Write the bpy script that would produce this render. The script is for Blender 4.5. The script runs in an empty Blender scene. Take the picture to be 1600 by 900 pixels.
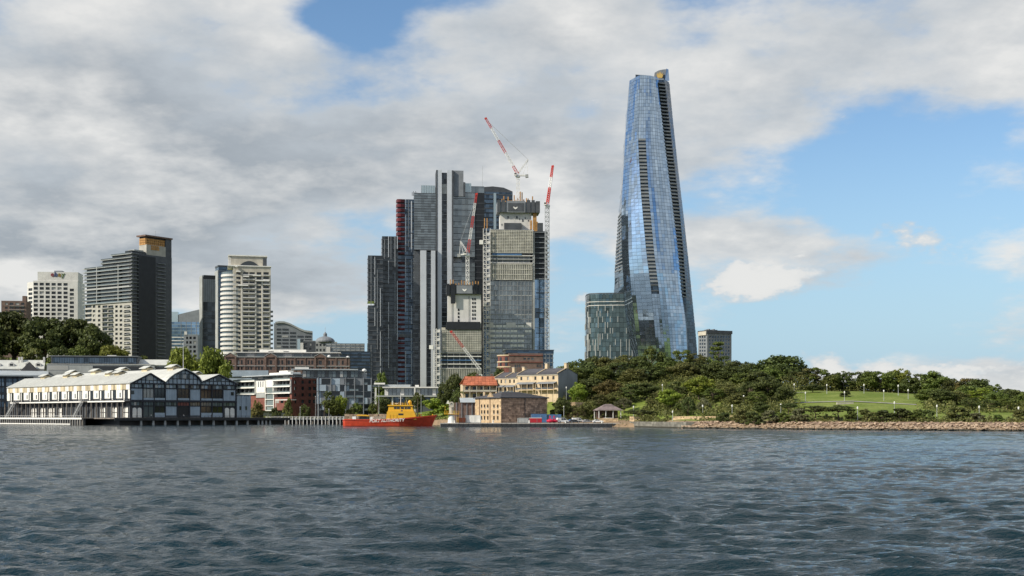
import bpy, bmesh, math, random
import numpy as np
from mathutils import Matrix, Vector, noise as mnoise

scene = bpy.context.scene
col = scene.collection
R = math.radians
random.seed(7)

# ------------------------------------------------------------------ camera
FPX, EYE, HORIZON = 2000.0, 4.5, 650.0          # focal length in photo pixels, eye height (m), horizon row
cam_data = bpy.data.cameras.new("camera")
cam = bpy.data.objects.new("camera", cam_data)
col.objects.link(cam)
cam.location = (0, 0, EYE)
cam.rotation_euler = (R(90), 0, 0)
cam_data.sensor_width = 36
cam_data.lens = 36 * FPX / 1600
cam_data.shift_y = (HORIZON - 450) / 1600
cam_data.clip_start = 0.5
cam_data.clip_end = 30000
scene.camera = cam

# ------------------------------------------------------------------ sun, sky
SUN_AZ, SUN_EL = 241.0, 34.0                      # compass-like: 0 = +Y (view), 90 = +X, 270 = left
sun_dir = Vector((math.sin(R(SUN_AZ)) * math.cos(R(SUN_EL)), math.cos(R(SUN_AZ)) * math.cos(R(SUN_EL)), math.sin(R(SUN_EL))))
sun_data = bpy.data.lights.new("sun", 'SUN')
sun_data.energy = 4.8
sun_data.angle = R(0.6)
sun_data.color = (1.0, 0.93, 0.80)
sun = bpy.data.objects.new("sun", sun_data)
col.objects.link(sun)
sun.location = (-300, 0, 300)
sun.rotation_euler = (-sun_dir).to_track_quat('-Z', 'Y').to_euler()

world = bpy.data.worlds.new("World")
scene.world = world
world.use_nodes = True
wt = world.node_tree
wt.nodes.clear()

class NT:
    """small helper for writing node graphs"""
    def __init__(self, tree): self.t = tree
    def n(self, kind, **kw):
        nd = self.t.nodes.new(kind)
        for k, v in kw.items(): setattr(nd, k, v)
        return nd
    def put(self, sock, v):
        if isinstance(v, bpy.types.NodeSocket): self.t.links.new(v, sock)
        elif v is not None: sock.default_value = v
    def m(self, op, a, b=None, c=None, clamp=False):
        nd = self.n('ShaderNodeMath', operation=op, use_clamp=clamp)
        for s, v in zip(nd.inputs, (a, b, c)): self.put(s, v)
        return nd.outputs[0]
    def v(self, op, a, b=None, s=None):
        nd = self.n('ShaderNodeVectorMath', operation=op)
        self.put(nd.inputs[0], a)
        if b is not None: self.put(nd.inputs[1], b)
        if s is not None: self.put(nd.inputs['Scale'], s)
        return nd.outputs['Value'] if op in ('LENGTH', 'DOT_PRODUCT', 'DISTANCE') else nd.outputs['Vector']
    def noise(self, vec, scale, detail=4, rough=0.5, dist=0.0, lac=2.0):
        nd = self.n('ShaderNodeTexNoise')
        self.put(nd.inputs['Vector'], vec)
        nd.inputs['Scale'].default_value = scale; nd.inputs['Detail'].default_value = detail
        nd.inputs['Roughness'].default_value = rough; nd.inputs['Distortion'].default_value = dist
        nd.inputs['Lacunarity'].default_value = lac
        return nd.outputs['Fac']
    def ss(self, x, lo, hi):
        nd = self.n('ShaderNodeMapRange', interpolation_type='SMOOTHSTEP')
        self.put(nd.inputs['Value'], x)
        self.put(nd.inputs['From Min'], lo); self.put(nd.inputs['From Max'], hi)
        return nd.outputs['Result']
    def mix(self, f, a, b, kind='MIX'):
        nd = self.n('ShaderNodeMix', data_type='RGBA', blend_type=kind)
        self.put(nd.inputs[0], f); self.put(nd.inputs[6], a); self.put(nd.inputs[7], b)
        return nd.outputs[2]

def rgb(r, g, b): return (r, g, b, 1.0)

def build_sky():
    g = NT(wt)
    sky = g.n('ShaderNodeTexSky', sky_type='NISHITA', sun_disc=False)
    sky.sun_elevation = R(SUN_EL)
    sky.sun_rotation = R(SUN_AZ)
    sky.altitude = 0; sky.air_density = 1.0; sky.dust_density = 0.6; sky.ozone_density = 2.2
    d = g.n('ShaderNodeTexCoord').outputs['Generated']
    sep = g.n('ShaderNodeSeparateXYZ'); g.put(sep.inputs[0], d)
    zc = g.m('MAXIMUM', sep.outputs['Z'], 0.0)
    inv = g.m('DIVIDE', 1.0, g.m('ADD', zc, 0.26))
    comb = g.n('ShaderNodeCombineXYZ')
    g.put(comb.inputs[0], g.m('MULTIPLY', sep.outputs['X'], inv))
    g.put(comb.inputs[1], g.m('MULTIPLY', sep.outputs['Y'], inv))
    comb.inputs[2].default_value = 0.37
    p = comb.outputs[0]
    off = g.v('ADD', p, (-0.11, 0.02, 0.06))     # sampled towards the sun, for the clouds' lit sides
    def cover(q):
        return g.m('ADD', g.m('MULTIPLY', g.noise(q, 1.1, 1, 0.5), 0.42), g.m('MULTIPLY', g.noise(q, 2.9, 6, 0.58), 0.58))
    n0, n1 = cover(p), cover(off)
    # weather: where the cloud banks lie (photo column, row, spread across, spread up, weight)
    def total(lst):
        t = 0.0
        for (px, py, sx, sz, w) in lst:
            v = Vector(((px - 800) / FPX, 1, (HORIZON - py) / FPX)).normalized(); k = Vector((FPX / sx, 2.0, FPX / sz))
            q = g.n('ShaderNodeVectorMath', operation='MULTIPLY_ADD'); g.put(q.inputs[0], d)
            q.inputs[1].default_value = k; q.inputs[2].default_value = (-v.x * k.x, -v.y * k.y, -v.z * k.z)
            r2 = g.v('DOT_PRODUCT', q.outputs[0], q.outputs[0])
            t = g.m('MULTIPLY_ADD', g.m('POWER', 0.3679, r2), w, t)
        return t
    den = g.m('ADD', g.m('MULTIPLY_ADD', n0, 1.7, -0.33), total(BLOBS))
    # small heaped clouds: finer, crisper noise on the raw direction
    heap = g.m('ADD', g.m('MULTIPLY_ADD', g.noise(g.v('MULTIPLY', d, (1, 1, 1.9)), 14.0, 5, 0.6), 1.15, -0.075), total(HEAPS))
    heap_m = g.ss(heap, 0.66, 0.80)
    mask = g.m('MAXIMUM', g.ss(den, 0.42, 0.62), heap_m)
    thick = g.ss(den, 0.50, 0.84)
    lit = g.m('MULTIPLY_ADD', g.m('SUBTRACT', n0, n1), 6.0, 0.31)
    lit = g.m('ADD', lit, total(GLOWS), clamp=True)
    lit = g.m('MAXIMUM', lit, g.m('MULTIPLY', heap_m, g.ss(heap, 0.58, 0.86)))
    shade = g.mix(thick, rgb(5.2, 5.6, 5.95), rgb(3.45, 3.8, 4.15))
    cloud = g.mix(lit, shade, rgb(7.5, 7.45, 7.25))
    veil = g.m('MULTIPLY', g.ss(sep.outputs['Z'], 0.24, -0.01), 0.85)
    hsv = g.n('ShaderNodeHueSaturation'); g.put(hsv.inputs['Color'], sky.outputs[0])
    hsv.inputs['Saturation'].default_value = 1.12; hsv.inputs['Value'].default_value = 1.30
    base = g.mix(veil, hsv.outputs[0], rgb(3.3, 5.2, 7.0))
    final = g.mix(g.m('MULTIPLY', mask, 0.95), base, cloud)
    bg = g.n('ShaderNodeBackground')
    g.put(bg.inputs['Color'], final)
    bg.inputs['Strength'].default_value = 0.1
    out = g.n('ShaderNodeOutputWorld')
    wt.links.new(bg.outputs[0], out.inputs['Surface'])

# (photo column, photo row, spread across, spread up in photo pixels, weight)
BLOBS = [
    (120, 210, 640, 260, 0.13), (740, 230, 420, 150, 0.17), (1240, 105, 420, 75, 0.15), (545, 26, 85, 42, -0.36), (720, 2, 130, 22, -0.14),
    (1470, 280, 300, 95, -0.25), (1350, 515, 480, 60, -0.26), (300, 505, 70, 45, -0.34), (500, 515, 110, 36, -0.24),
    (1130, 330, 170, 90, 0.08), (1400, 395, 120, 30, 0.15), (460, 420, 420, 60, 0.11), (60, 450, 200, 60, 0.12), (1450, 20, 260, 50, 0.12), (1080, 585, 230, 40, -0.2), (900, 200, 230, 90, 0.11), (840, 45, 150, 60, 0.17), (1400, 165, 300, 60, 0.06),
]
HEAPS = [(1195, 443, 125, 40, 0.30), (1480, 583, 200, 26, 0.29), (1385, 375, 130, 34, 0.24)]
GLOWS = [(30, 445, 180, 50, 0.42), (330, 190, 130, 60, 0.24), (560, 470, 130, 26, 0.36), (310, 20, 260, 60, 0.24), (110, 345, 190, 18, 0.28), (1390, 380, 140, 30, 0.25), (450, 395, 420, 34, -0.22), (700, 230, 200, 60, .1)]
build_sky()
world.cycles.sampling_method = 'MANUAL'
world.cycles.sample_map_resolution = 512

vs = scene.view_settings
vs.view_transform = 'Standard'; vs.look = 'None'; vs.gamma = 1.0; vs.exposure = 0.12
vs.use_curve_mapping = False
scene.cycles.max_bounces = 5; scene.cycles.diffuse_bounces = 2; scene.cycles.glossy_bounces = 3
scene.cycles.transmission_bounces = 2; scene.cycles.transparent_max_bounces = 6
scene.cycles.use_denoising = True
scene.cycles.sample_clamp_direct = 4.0; scene.cycles.sample_clamp_indirect = 4.0
scene.cycles.caustics_reflective = False; scene.cycles.caustics_refractive = False

# ------------------------------------------------------------------ placing helpers
def kx(px): return (px - 800.0) / FPX
def XY(px, D): return Vector((kx(px) * D, D))
def Z(py, D): return EYE + (HORIZON - py) / FPX * D
def W3(px, py, D): return Vector((kx(px) * D, D, Z(py, D)))

class Frame:
    """a vertical face: origin, direction u along it, d inward (away from the viewer), z up"""
    def __init__(s, P, ang):
        s.P = Vector((P[0], P[1])); s.a = ang
        s.u = Vector((math.cos(ang), math.sin(ang))); s.n = Vector((-math.sin(ang), math.cos(ang)))
    def at(s, u, d, z=0.0):
        q = s.P + s.u * u + s.n * d
        return Vector((q.x, q.y, z))
    def inv(s, x, y):
        v = Vector((x, y)) - s.P
        return v.dot(s.u), v.dot(s.n)

def corner(xc, D, deg, xl=None, xr=None):
    """near corner at column xc: right face frame + length, left face frame + length"""
    a = R(deg); C = XY(xc, D); Lr = Ll = None
    fr = Frame(C, a)
    if xr is not None:
        k = kx(xr); Lr = (k * C.y - C.x) / (math.cos(a) - k * math.sin(a))
    fl = None
    if xl is not None:
        k = kx(xl); Ll = (C.x - k * C.y) / (math.sin(a) + k * math.cos(a))
        fl = Frame(C + Vector((-math.sin(a), math.cos(a))) * Ll, a - math.pi / 2)
    return fr, Lr, fl, Ll

def front(xl, xr, D, deg=0.0):
    """a face seen flat on from column xl (at distance D) to xr, turned by deg"""
    fr, L, _, _ = corner(xl, D, deg, None, xr)
    return fr, L

def rootloc(o):
    while o.parent is not None: o = o.parent
    return o.location.copy()

def link(o, parent):
    col.objects.link(o)
    if parent is not None:
        o.parent = parent
        if parent.parent is not None:
            o.matrix_parent_inverse = parent.matrix_basis.inverted() if parent.parent.parent is None else (parent.matrix_basis).inverted()
    return o

def tag(o, label=None, cat=None, group=None, kind=None):
    if label: o['label'] = label
    if cat: o['category'] = cat
    if group: o['group'] = group
    if kind: o['kind'] = kind
    return o

def thing(name, label, cat, loc=(0, 0, 0), group=None):
    o = bpy.data.objects.new(name, None)
    o.empty_display_size = 0.5
    o.location = loc
    col.objects.link(o)
    return tag(o, label, cat, group)

class MB:
    def __init__(s): s.v = []; s.f = []; s.mi = []
    def add(s, vs_, fs, mi=0):
        b = len(s.v); s.v.extend([tuple(x) for x in vs_])
        for f in fs: s.f.append(tuple(b + i for i in f)); s.mi.append(mi)
        return s
    def hexa(s, p, mi=0):      # p: 4 bottom (ccw), 4 top
        return s.add(p, [(3, 2, 1, 0), (4, 5, 6, 7), (0, 1, 5, 4), (1, 2, 6, 5), (2, 3, 7, 6), (3, 0, 4, 7)], mi)
    def box(s, F, u0, u1, d0, d1, z0, z1, mi=0):
        return s.hexa([F.at(u0, d0, z0), F.at(u1, d0, z0), F.at(u1, d1, z0), F.at(u0, d1, z0),
                       F.at(u0, d0, z1), F.at(u1, d0, z1), F.at(u1, d1, z1), F.at(u0, d1, z1)], mi)
    def abox(s, x0, x1, y0, y1, z0, z1, mi=0):
        return s.hexa([(x0, y0, z0), (x1, y0, z0), (x1, y1, z0), (x0, y1, z0), (x0, y0, z1), (x1, y0, z1), (x1, y1, z1), (x0, y1, z1)], mi)
    def poly(s, pts, z0, z1, mi=0):       # vertical prism, pts 2-D ccw
        n = len(pts)
        v = [(p[0], p[1], z0) for p in pts] + [(p[0], p[1], z1) for p in pts]
        f = [tuple(range(n - 1, -1, -1)), tuple(range(n, 2 * n))] + [(i, (i + 1) % n, n + (i + 1) % n, n + i) for i in range(n)]
        return s.add(v, f, mi)
    def slab(s, F, prof, u0=None, d0=0, d1=1, mi=0):   # profile in (u,z), extruded along d
        n = len(prof)
        v = [F.at(u, d0, z) for u, z in prof] + [F.at(u, d1, z) for u, z in prof]
        f = [tuple(range(n - 1, -1, -1)), tuple(range(n, 2 * n))] + [(i, (i + 1) % n, n + (i + 1) % n, n + i) for i in range(n)]
        return s.add(v, f, mi)
    def bar(s, a, b, w=0.2, h=None, mi=0, up=(0, 0, 1)):
        a = Vector(a); b = Vector(b); h = h or w
        t = (b - a).normalized(); up = Vector(up)
        if abs(t.dot(up)) > 0.98: up = Vector((0, 1, 0))
        x = t.cross(up).normalized() * (w / 2); y = x.cross(t).normalized() * (h / 2)
        return s.hexa([a - x - y, a + x - y, b + x - y, b - x - y, a - x + y, a + x + y, b + x + y, b - x + y], mi)
    def tube(s, a, b, r0, r1=None, n=8, mi=0, cap=True):
        a = Vector(a); b = Vector(b); r1 = r0 if r1 is None else r1
        t = (b - a).normalized(); up = Vector((0, 0, 1)) if abs(t.z) < 0.95 else Vector((1, 0, 0))
        x = t.cross(up).normalized(); y = t.cross(x)
        v = [a + (x * math.cos(2 * math.pi * i / n) + y * math.sin(2 * math.pi * i / n)) * r0 for i in range(n)]
        v += [b + (x * math.cos(2 * math.pi * i / n) + y * math.sin(2 * math.pi * i / n)) * r1 for i in range(n)]
        f = [(i, (i + 1) % n, n + (i + 1) % n, n + i) for i in range(n)]
        if cap: f += [tuple(range(n - 1, -1, -1)), tuple(range(n, 2 * n))]
        return s.add(v, f, mi)
    def lathe(s, c, prof, n=16, mi=0):     # prof: (r,z) from bottom to top
        v = []
        for r, z in prof:
            v += [(c[0] + r * math.cos(2 * math.pi * i / n), c[1] + r * math.sin(2 * math.pi * i / n), c[2] + z) for i in range(n)]
        m = len(prof)
        f = [(j * n + i, j * n + (i + 1) % n, (j + 1) * n + (i + 1) % n, (j + 1) * n + i) for j in range(m - 1) for i in range(n)]
        f += [tuple(range(n - 1, -1, -1)), tuple((m - 1) * n + i for i in range(n))]
        return s.add(v, f, mi)
    def mesh(s, name, mats, off=None, smooth=False):
        me = bpy.data.meshes.new(name)
        if off is not None:
            arr = (np.array(s.v, dtype=np.float64) - np.array(off)).tolist()
        else: arr = s.v
        me.from_pydata(arr, [], s.f)
        for m in (mats if isinstance(mats, (list, tuple)) else [mats]): me.materials.append(m)
        if any(s.mi): me.polygons.foreach_set('material_index', s.mi)
        if smooth: me.polygons.foreach_set('use_smooth', [True] * len(me.polygons))
        me.update()
        return me
    def build(s, name, mats, parent=None, smooth=False, kind=None, label=None):
        off = rootloc(parent) if parent is not None else None
        o = bpy.data.objects.new(name, s.mesh(name, mats, off, smooth))
        link(o, parent)
        return tag(o, label, None, None, kind)

_cube = {}
def cube_mesh(mat):
    if mat.name not in _cube:
        me = MB().abox(-.5, .5, -.5, .5, -.5, .5).mesh('box_' + mat.name, mat)
        _cube[mat.name] = me
    return _cube[mat.name]

def bx(name, mat, parent, F, u0, u1, d0, d1, z0, z1, kind=None):
    """one box-shaped piece, its mesh shared with all boxes of that material"""
    o = bpy.data.objects.new(name, cube_mesh(mat))
    c = F.at((u0 + u1) / 2, (d0 + d1) / 2, (z0 + z1) / 2)
    o.location = c - rootloc(parent)
    o.rotation_euler = (0, 0, F.a)
    o.scale = (abs(u1 - u0), abs(d1 - d0), abs(z1 - z0))
    link(o, parent)
    if kind: o['kind'] = kind
    return o

def piece(name, me, parent, loc, rz=0.0, scale=(1, 1, 1)):
    o = bpy.data.objects.new(name, me)
    o.location = Vector(loc) - rootloc(parent)
    o.rotation_euler = (0, 0, rz) if not isinstance(rz, (tuple, list)) else rz
    o.scale = scale
    return link(o, parent)

def copy_tree(o, parent=None):
    c = o.copy(); col.objects.link(c); c.parent = parent
    for ch in list(o.children): copy_tree(ch, c)
    return c

def text_mesh(name, body, size, mat, depth=0.05, shear=0.0, bold=0.0):
    cu = bpy.data.curves.new(name, 'FONT')
    cu.body = body; cu.size = size; cu.extrude = depth; cu.shear = shear; cu.offset = bold
    cu.align_x = 'LEFT'; cu.resolution_u = 3
    t = bpy.data.objects.new(name, cu)
    col.objects.link(t)
    dg = bpy.context.evaluated_depsgraph_get()
    me = bpy.data.meshes.new_from_object(t.evaluated_get(dg))
    bpy.data.objects.remove(t); bpy.data.curves.remove(cu)
    me.materials.clear(); me.materials.append(mat)
    return me

def upright(o, F, u, d, z):
    """stand a text mesh (lying in xy) up on a face"""
    o.matrix_basis = Matrix.Translation(F.at(u, d, z) - (rootloc(o.parent) if o.parent else Vector())) @ Matrix.Rotation(F.a, 4, 'Z') @ Matrix.Rotation(math.pi / 2, 4, 'X')

# ------------------------------------------------------------------ materials
def new_mat(name):
    m = bpy.data.materials.new(name); m.use_nodes = True
    t = m.node_tree; t.nodes.clear()
    g = NT(t); out = g.n('ShaderNodeOutputMaterial'); b = g.n('ShaderNodeBsdfPrincipled')
    t.links.new(b.outputs[0], out.inputs[0])
    return m, g, b

def plain(name, c, rough=0.7, var=0.18, scale=0.35, metal=0.0, spec=0.4, streak=0.0, objvar=0.0, bump=0.0):
    """matte surface with blotchy wear, optional rain streaks and piece-to-piece variation"""
    m, g, b = new_mat(name)
    geo = g.n('ShaderNodeNewGeometry').outputs['Position']
    f = g.noise(geo, scale, 5, 0.6)
    lo = tuple(max(0, x * (1 - var)) for x in c) + (1,); hi = tuple(min(1, x * (1 + var)) for x in c) + (1,)
    cc = g.mix(g.ss(f, 0.3, 0.7), lo, hi)
    if streak:
        st = g.noise(g.v('MULTIPLY', geo, (1.2, 1.2, 0.06)), 1.0, 4, 0.6)
        cc = g.mix(g.m('MULTIPLY', g.ss(st, 0.5, 0.72), streak), cc, tuple(x * 0.55 for x in c) + (1,))
    if objvar:
        rnd = g.n('ShaderNodeObjectInfo').outputs['Random']
        hsv = g.n('ShaderNodeHueSaturation'); g.put(hsv.inputs['Color'], cc)
        g.put(hsv.inputs['Value'], g.m('ADD', g.m('MULTIPLY', rnd, 2 * objvar), 1 - objvar))
        cc = hsv.outputs[0]
    g.put(b.inputs['Base Color'], cc)
    b.inputs['Roughness'].default_value = rough
    b.inputs['Metallic'].default_value = metal
    b.inputs['Specular IOR Level'].default_value = spec
    if bump:
        bp = g.n('ShaderNodeBump'); bp.inputs['Strength'].default_value = bump; bp.inputs['Distance'].default_value = 0.3
        g.put(bp.inputs['Height'], g.noise(geo, scale * 6, 4, 0.6)); g.put(b.inputs['Normal'], bp.outputs[0])
    return m

def glass(name, c, rough=0.06, metal=0.0, ior=1.6, objvar=0.5, wob=0.0, cell=None, blinds=0.0):
    """window glass: dark body with a clear sky reflection; some panes show blinds"""
    m, g, b = new_mat(name)
    rnd = g.n('ShaderNodeObjectInfo').outputs['Random']
    if cell:
        geo = g.n('ShaderNodeNewGeometry').outputs['Position']
        wn = g.n('ShaderNodeTexWhiteNoise', noise_dimensions='3D')
        sn = g.v('SNAP', geo, cell); g.put(wn.inputs['Vector'], sn)
        rnd = wn.outputs['Value']
    cc = g.mix(rnd, tuple(x * (1 - objvar) for x in c) + (1,), tuple(min(1, x * (1 + objvar)) for x in c) + (1,))
    if blinds:
        cc = g.mix(g.m('MULTIPLY', g.m('GREATER_THAN', rnd, 1 - blinds), 0.8), cc, rgb(0.42, 0.41, 0.38))
    g.put(b.inputs['Base Color'], cc)
    b.inputs['Roughness'].default_value = rough
    b.inputs['Metallic'].default_value = metal
    b.inputs['IOR'].default_value = ior
    if wob:
        geo2 = g.n('ShaderNodeNewGeometry').outputs['Position']
        bp = g.n('ShaderNodeBump'); bp.inputs['Strength'].default_value = wob; bp.inputs['Distance'].default_value = 0.5
        g.put(bp.inputs['Height'], g.noise(geo2, 0.12, 2, 0.5)); g.put(b.inputs['Normal'], bp.outputs[0])
    return m

ORD = ['first', 'second', 'third', 'fourth', 'fifth', 'sixth', 'seventh', 'eighth', 'ninth', 'tenth', 'eleventh', 'twelfth',
       'thirteenth', 'fourteenth', 'fifteenth', 'sixteenth', 'seventeenth', 'eighteenth', 'nineteenth', 'twentieth',
       'twenty-first', 'twenty-second', 'twenty-third', 'twenty-fourth', 'twenty-fifth', 'twenty-sixth', 'twenty-seventh', 'twenty-eighth', 'twenty-ninth', 'thirtieth']
# ================================================================== THE SETTING: water, land
def wave_height(x, y, sx, sy):
    """sum of many small wind waves; sx, sy = local mesh spacing (short waves fade where the mesh is too coarse)"""
    rng = np.random.RandomState(5)
    z = np.zeros_like(x)
    wind = R(258)
    # slow warps, so that crests bend and break up
    wx = .9 * np.sin(.11 * x + .23 * y) + .6 * np.sin(.31 * x - .17 * y + 1.3) + .35 * np.sin(.7 * x + .52 * y + 2.1)
    wy = .9 * np.sin(.13 * y - .19 * x + .7) + .5 * np.sin(.37 * y + .29 * x) + .3 * np.sin(.81 * x - .6 * y + .4)
    for i in range(84):
        lam = 0.42 * (8.5 / 0.42) ** (rng.rand())
        th = wind + rng.normal(0, 0.30)
        k = 2 * np.pi / lam
        kxx, kyy = k * math.cos(th), k * math.sin(th)
        amp = 0.0168 * lam ** 0.74 * (0.6 + 0.8 * rng.rand())
        if lam > 3: amp *= 0.62
        if lam < .8: amp *= 0.9
        fade = np.clip(1.6 - 0.55 * (abs(kxx) * sx + abs(kyy) * sy), 0, 1)
        ph = rng.rand() * 6.28
        wamt = min(.6, lam * .22)
        t = kxx * (x + wamt * wx) + kyy * (y + wamt * wy) + ph
        a1, a2, p1, p2 = rng.uniform(.05, .16), rng.uniform(.05, .16), rng.rand() * 6.28, rng.rand() * 6.28
        gm = np.clip(.45 + .75 * np.sin(a1 * .6 * x + p1) * np.sin(a2 * y + p2) + .35 * np.sin(2.3 * a2 * x - 1.7 * a1 * y + p1), 0, 1.6)
        z += amp * fade * gm * (2.1 * np.exp(1.15 * (np.sin(t) - 1)) - .9)     # peaked crests, flat troughs
    return z

def build_water():
    nC, nR = 820, 900
    ks = np.linspace(-0.56, 0.56, nC)
    Ds = 26 * np.exp(np.linspace(0, math.log(1000 / 26), nR))
    K, D = np.meshgrid(ks, Ds)
    X, Y = K * D, D
    Zw = wave_height(X, Y, (ks[1] - ks[0]) * D, (math.log(1000 / 26) / nR) * D)
    v = np.stack([X, Y, Zw], -1).reshape(-1, 3)
    i = np.arange(nC * nR).reshape(nR, nC)
    q = np.stack([i[:-1, :-1], i[:-1, 1:], i[1:, 1:], i[1:, :-1]], -1).reshape(-1, 4)
    # the rest of the harbour, flat and a little lower, out to the horizon
    b = len(v)
    v = np.concatenate([v, [(-9000, -9000, -.6), (9000, -9000, -.6), (9000, 9000, -.6), (-9000, 9000, -.6)]])
    q = np.concatenate([q, [(b, b + 1, b + 2, b + 3)]])
    me = bpy.data.meshes.new('water')
    me.vertices.add(len(v)); me.vertices.foreach_set('co', v.ravel())
    me.loops.add(q.size); me.loops.foreach_set('vertex_index', q.ravel().astype(np.int32))
    me.polygons.add(len(q)); me.polygons.foreach_set('loop_start', np.arange(0, q.size, 4, dtype=np.int32))
    me.polygons.foreach_set('use_smooth', np.ones(len(q), dtype=bool))
    me.update(); me.validate()
    m, g, bs = new_mat('harbour_water')
    geo = g.n('ShaderNodeNewGeometry').outputs['Position']
    bs.inputs['Roughness'].default_value = 0.08
    bs.inputs['IOR'].default_value = 1.33
    patch = g.noise(g.v('MULTIPLY', geo, (1, 0.35, 1)), 0.02, 3, 0.5)
    g.put(bs.inputs['Base Color'], g.mix(g.ss(patch, .35, .65), rgb(0.004, 0.018, 0.025), rgb(0.008, 0.026, 0.033)))
    q1 = g.v('MULTIPLY', geo, (0.6, 1.35, 1.0))
    n1 = g.noise(q1, 2.0, 4, 0.62, 0.3)
    n2 = g.noise(q1, 4.5, 3, 0.6, 0.2)
    gust = g.ss(g.noise(g.v('MULTIPLY', geo, (1, 0.4, 1)), 0.035, 3, 0.55), 0.30, 0.70)
    h = g.m('ADD', g.m('MULTIPLY', n1, 0.17), g.m('MULTIPLY', n2, 0.055))
    h = g.m('MULTIPLY', h, g.m('ADD', g.m('MULTIPLY', gust, 0.7), 0.55))
    bp = g.n('ShaderNodeBump'); bp.inputs['Strength'].default_value = 1.0; bp.inputs['Distance'].default_value = 1.0
    g.put(bp.inputs['Height'], h); g.put(bs.inputs['Normal'], bp.outputs[0])
    me.materials.append(m)
    o = bpy.data.objects.new('water', me); col.objects.link(o)
    tag(o, 'rippled blue grey harbour water in the foreground', 'water', kind='structure')
build_water()

# land profiles: photo column -> (distance, height) from the shore inland
LAND = {
    -900: [(770, -3), (772, 2.2), (830, 5), (900, 40), (1000, 46), (1600, 22), (9000, 2)],
    0:   [(790, -3), (792, 2.4), (830, 5), (880, 40), (1000, 50), (1600, 25), (9000, 2)],
    120: [(800, -3), (802, 2.4), (835, 8), (885, 42), (1000, 50), (1600, 25), (9000, 2)],
    300: [(790, -3), (792, 2.4), (830, 12), (880, 32), (1000, 36), (1600, 20), (9000, 2)],
    440: [(742, -3), (744, 2.2), (830, 6), (880, 30), (1000, 30), (1600, 12), (9000, 2)],
    560: [(700, -3), (702, 2.0), (790, 5), (880, 8), (1000, 8), (1600, 8), (9000, 2)],
    690: [(640, -3), (643, 2.0), (700, 6), (760, 10), (1000, 8), (1600, 6), (9000, 2)],
    725: [(560, -3), (563, 1.4), (600, 4), (640, 13), (800, 12), (1600, 6), (9000, 2)],
    860: [(536, -3), (538, 1.4), (566, 2.5), (592, 11), (680, 20), (800, 8), (1600, 6)],
    990: [(522, -3), (524, 1.4), (545, 4), (600, 15), (690, 26), (800, 12), (1600, 4)],
    1070: [(456, -2.5), (462, 0.8), (476, 3.0), (530, 8), (610, 20), (690, 27), (820, 9)],
    1200: [(431, -2.5), (437, 0.8), (450, 3.0), (486, 6.5), (560, 14), (650, 20), (800, 8)],
    1330: [(404, -2.5), (410, 0.8), (423, 2.8), (455, 6.0), (545, 15.2), (610, 15.5), (760, 6)],
    1440: [(391, -2.5), (397, 0.8), (410, 2.6), (445, 5.4), (530, 13.5), (600, 13.5), (740, 5)],
    1600: [(371, -2.5), (377, 0.8), (390, 2.6), (428, 5.0), (500, 8), (580, 7), (700, 3)],
    1800: [(352, -2.5), (358, 0.8), (370, 2.6), (410, 4.5), (480, 5), (560, 4), (700, 2)],
    2500: [(310, -2.5), (318, 0.8), (340, 2.6), (380, 4), (480, 4), (600, 2), (900, 1)],
}
_lk = sorted(LAND)
def land_profile(px):
    if px <= _lk[0]: return LAND[_lk[0]]
    if px >= _lk[-1]: return LAND[_lk[-1]]
    for a, b in zip(_lk, _lk[1:]):
        if a <= px <= b:
            t = (px - a) / (b - a)
            return [(p[0] * (1 - t) + q[0] * t, p[1] * (1 - t) + q[1] * t) for p, q in zip(LAND[a], LAND[b])]
def ground_z(x, y):
    px = 800 + FPX * x / max(y, 1); pr = land_profile(px)
    if y <= pr[0][0]: return -3.0
    for (d0, z0), (d1, z1) in zip(pr, pr[1:]):
        if y <= d1:
            return z0 + (z1 - z0) * (y - d0) / (d1 - d0)
    return pr[-1][1]
def on_ground(px, D): 
    p = XY(px, D); return Vector((p.x, p.y, ground_z(p.x, p.y)))

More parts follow.
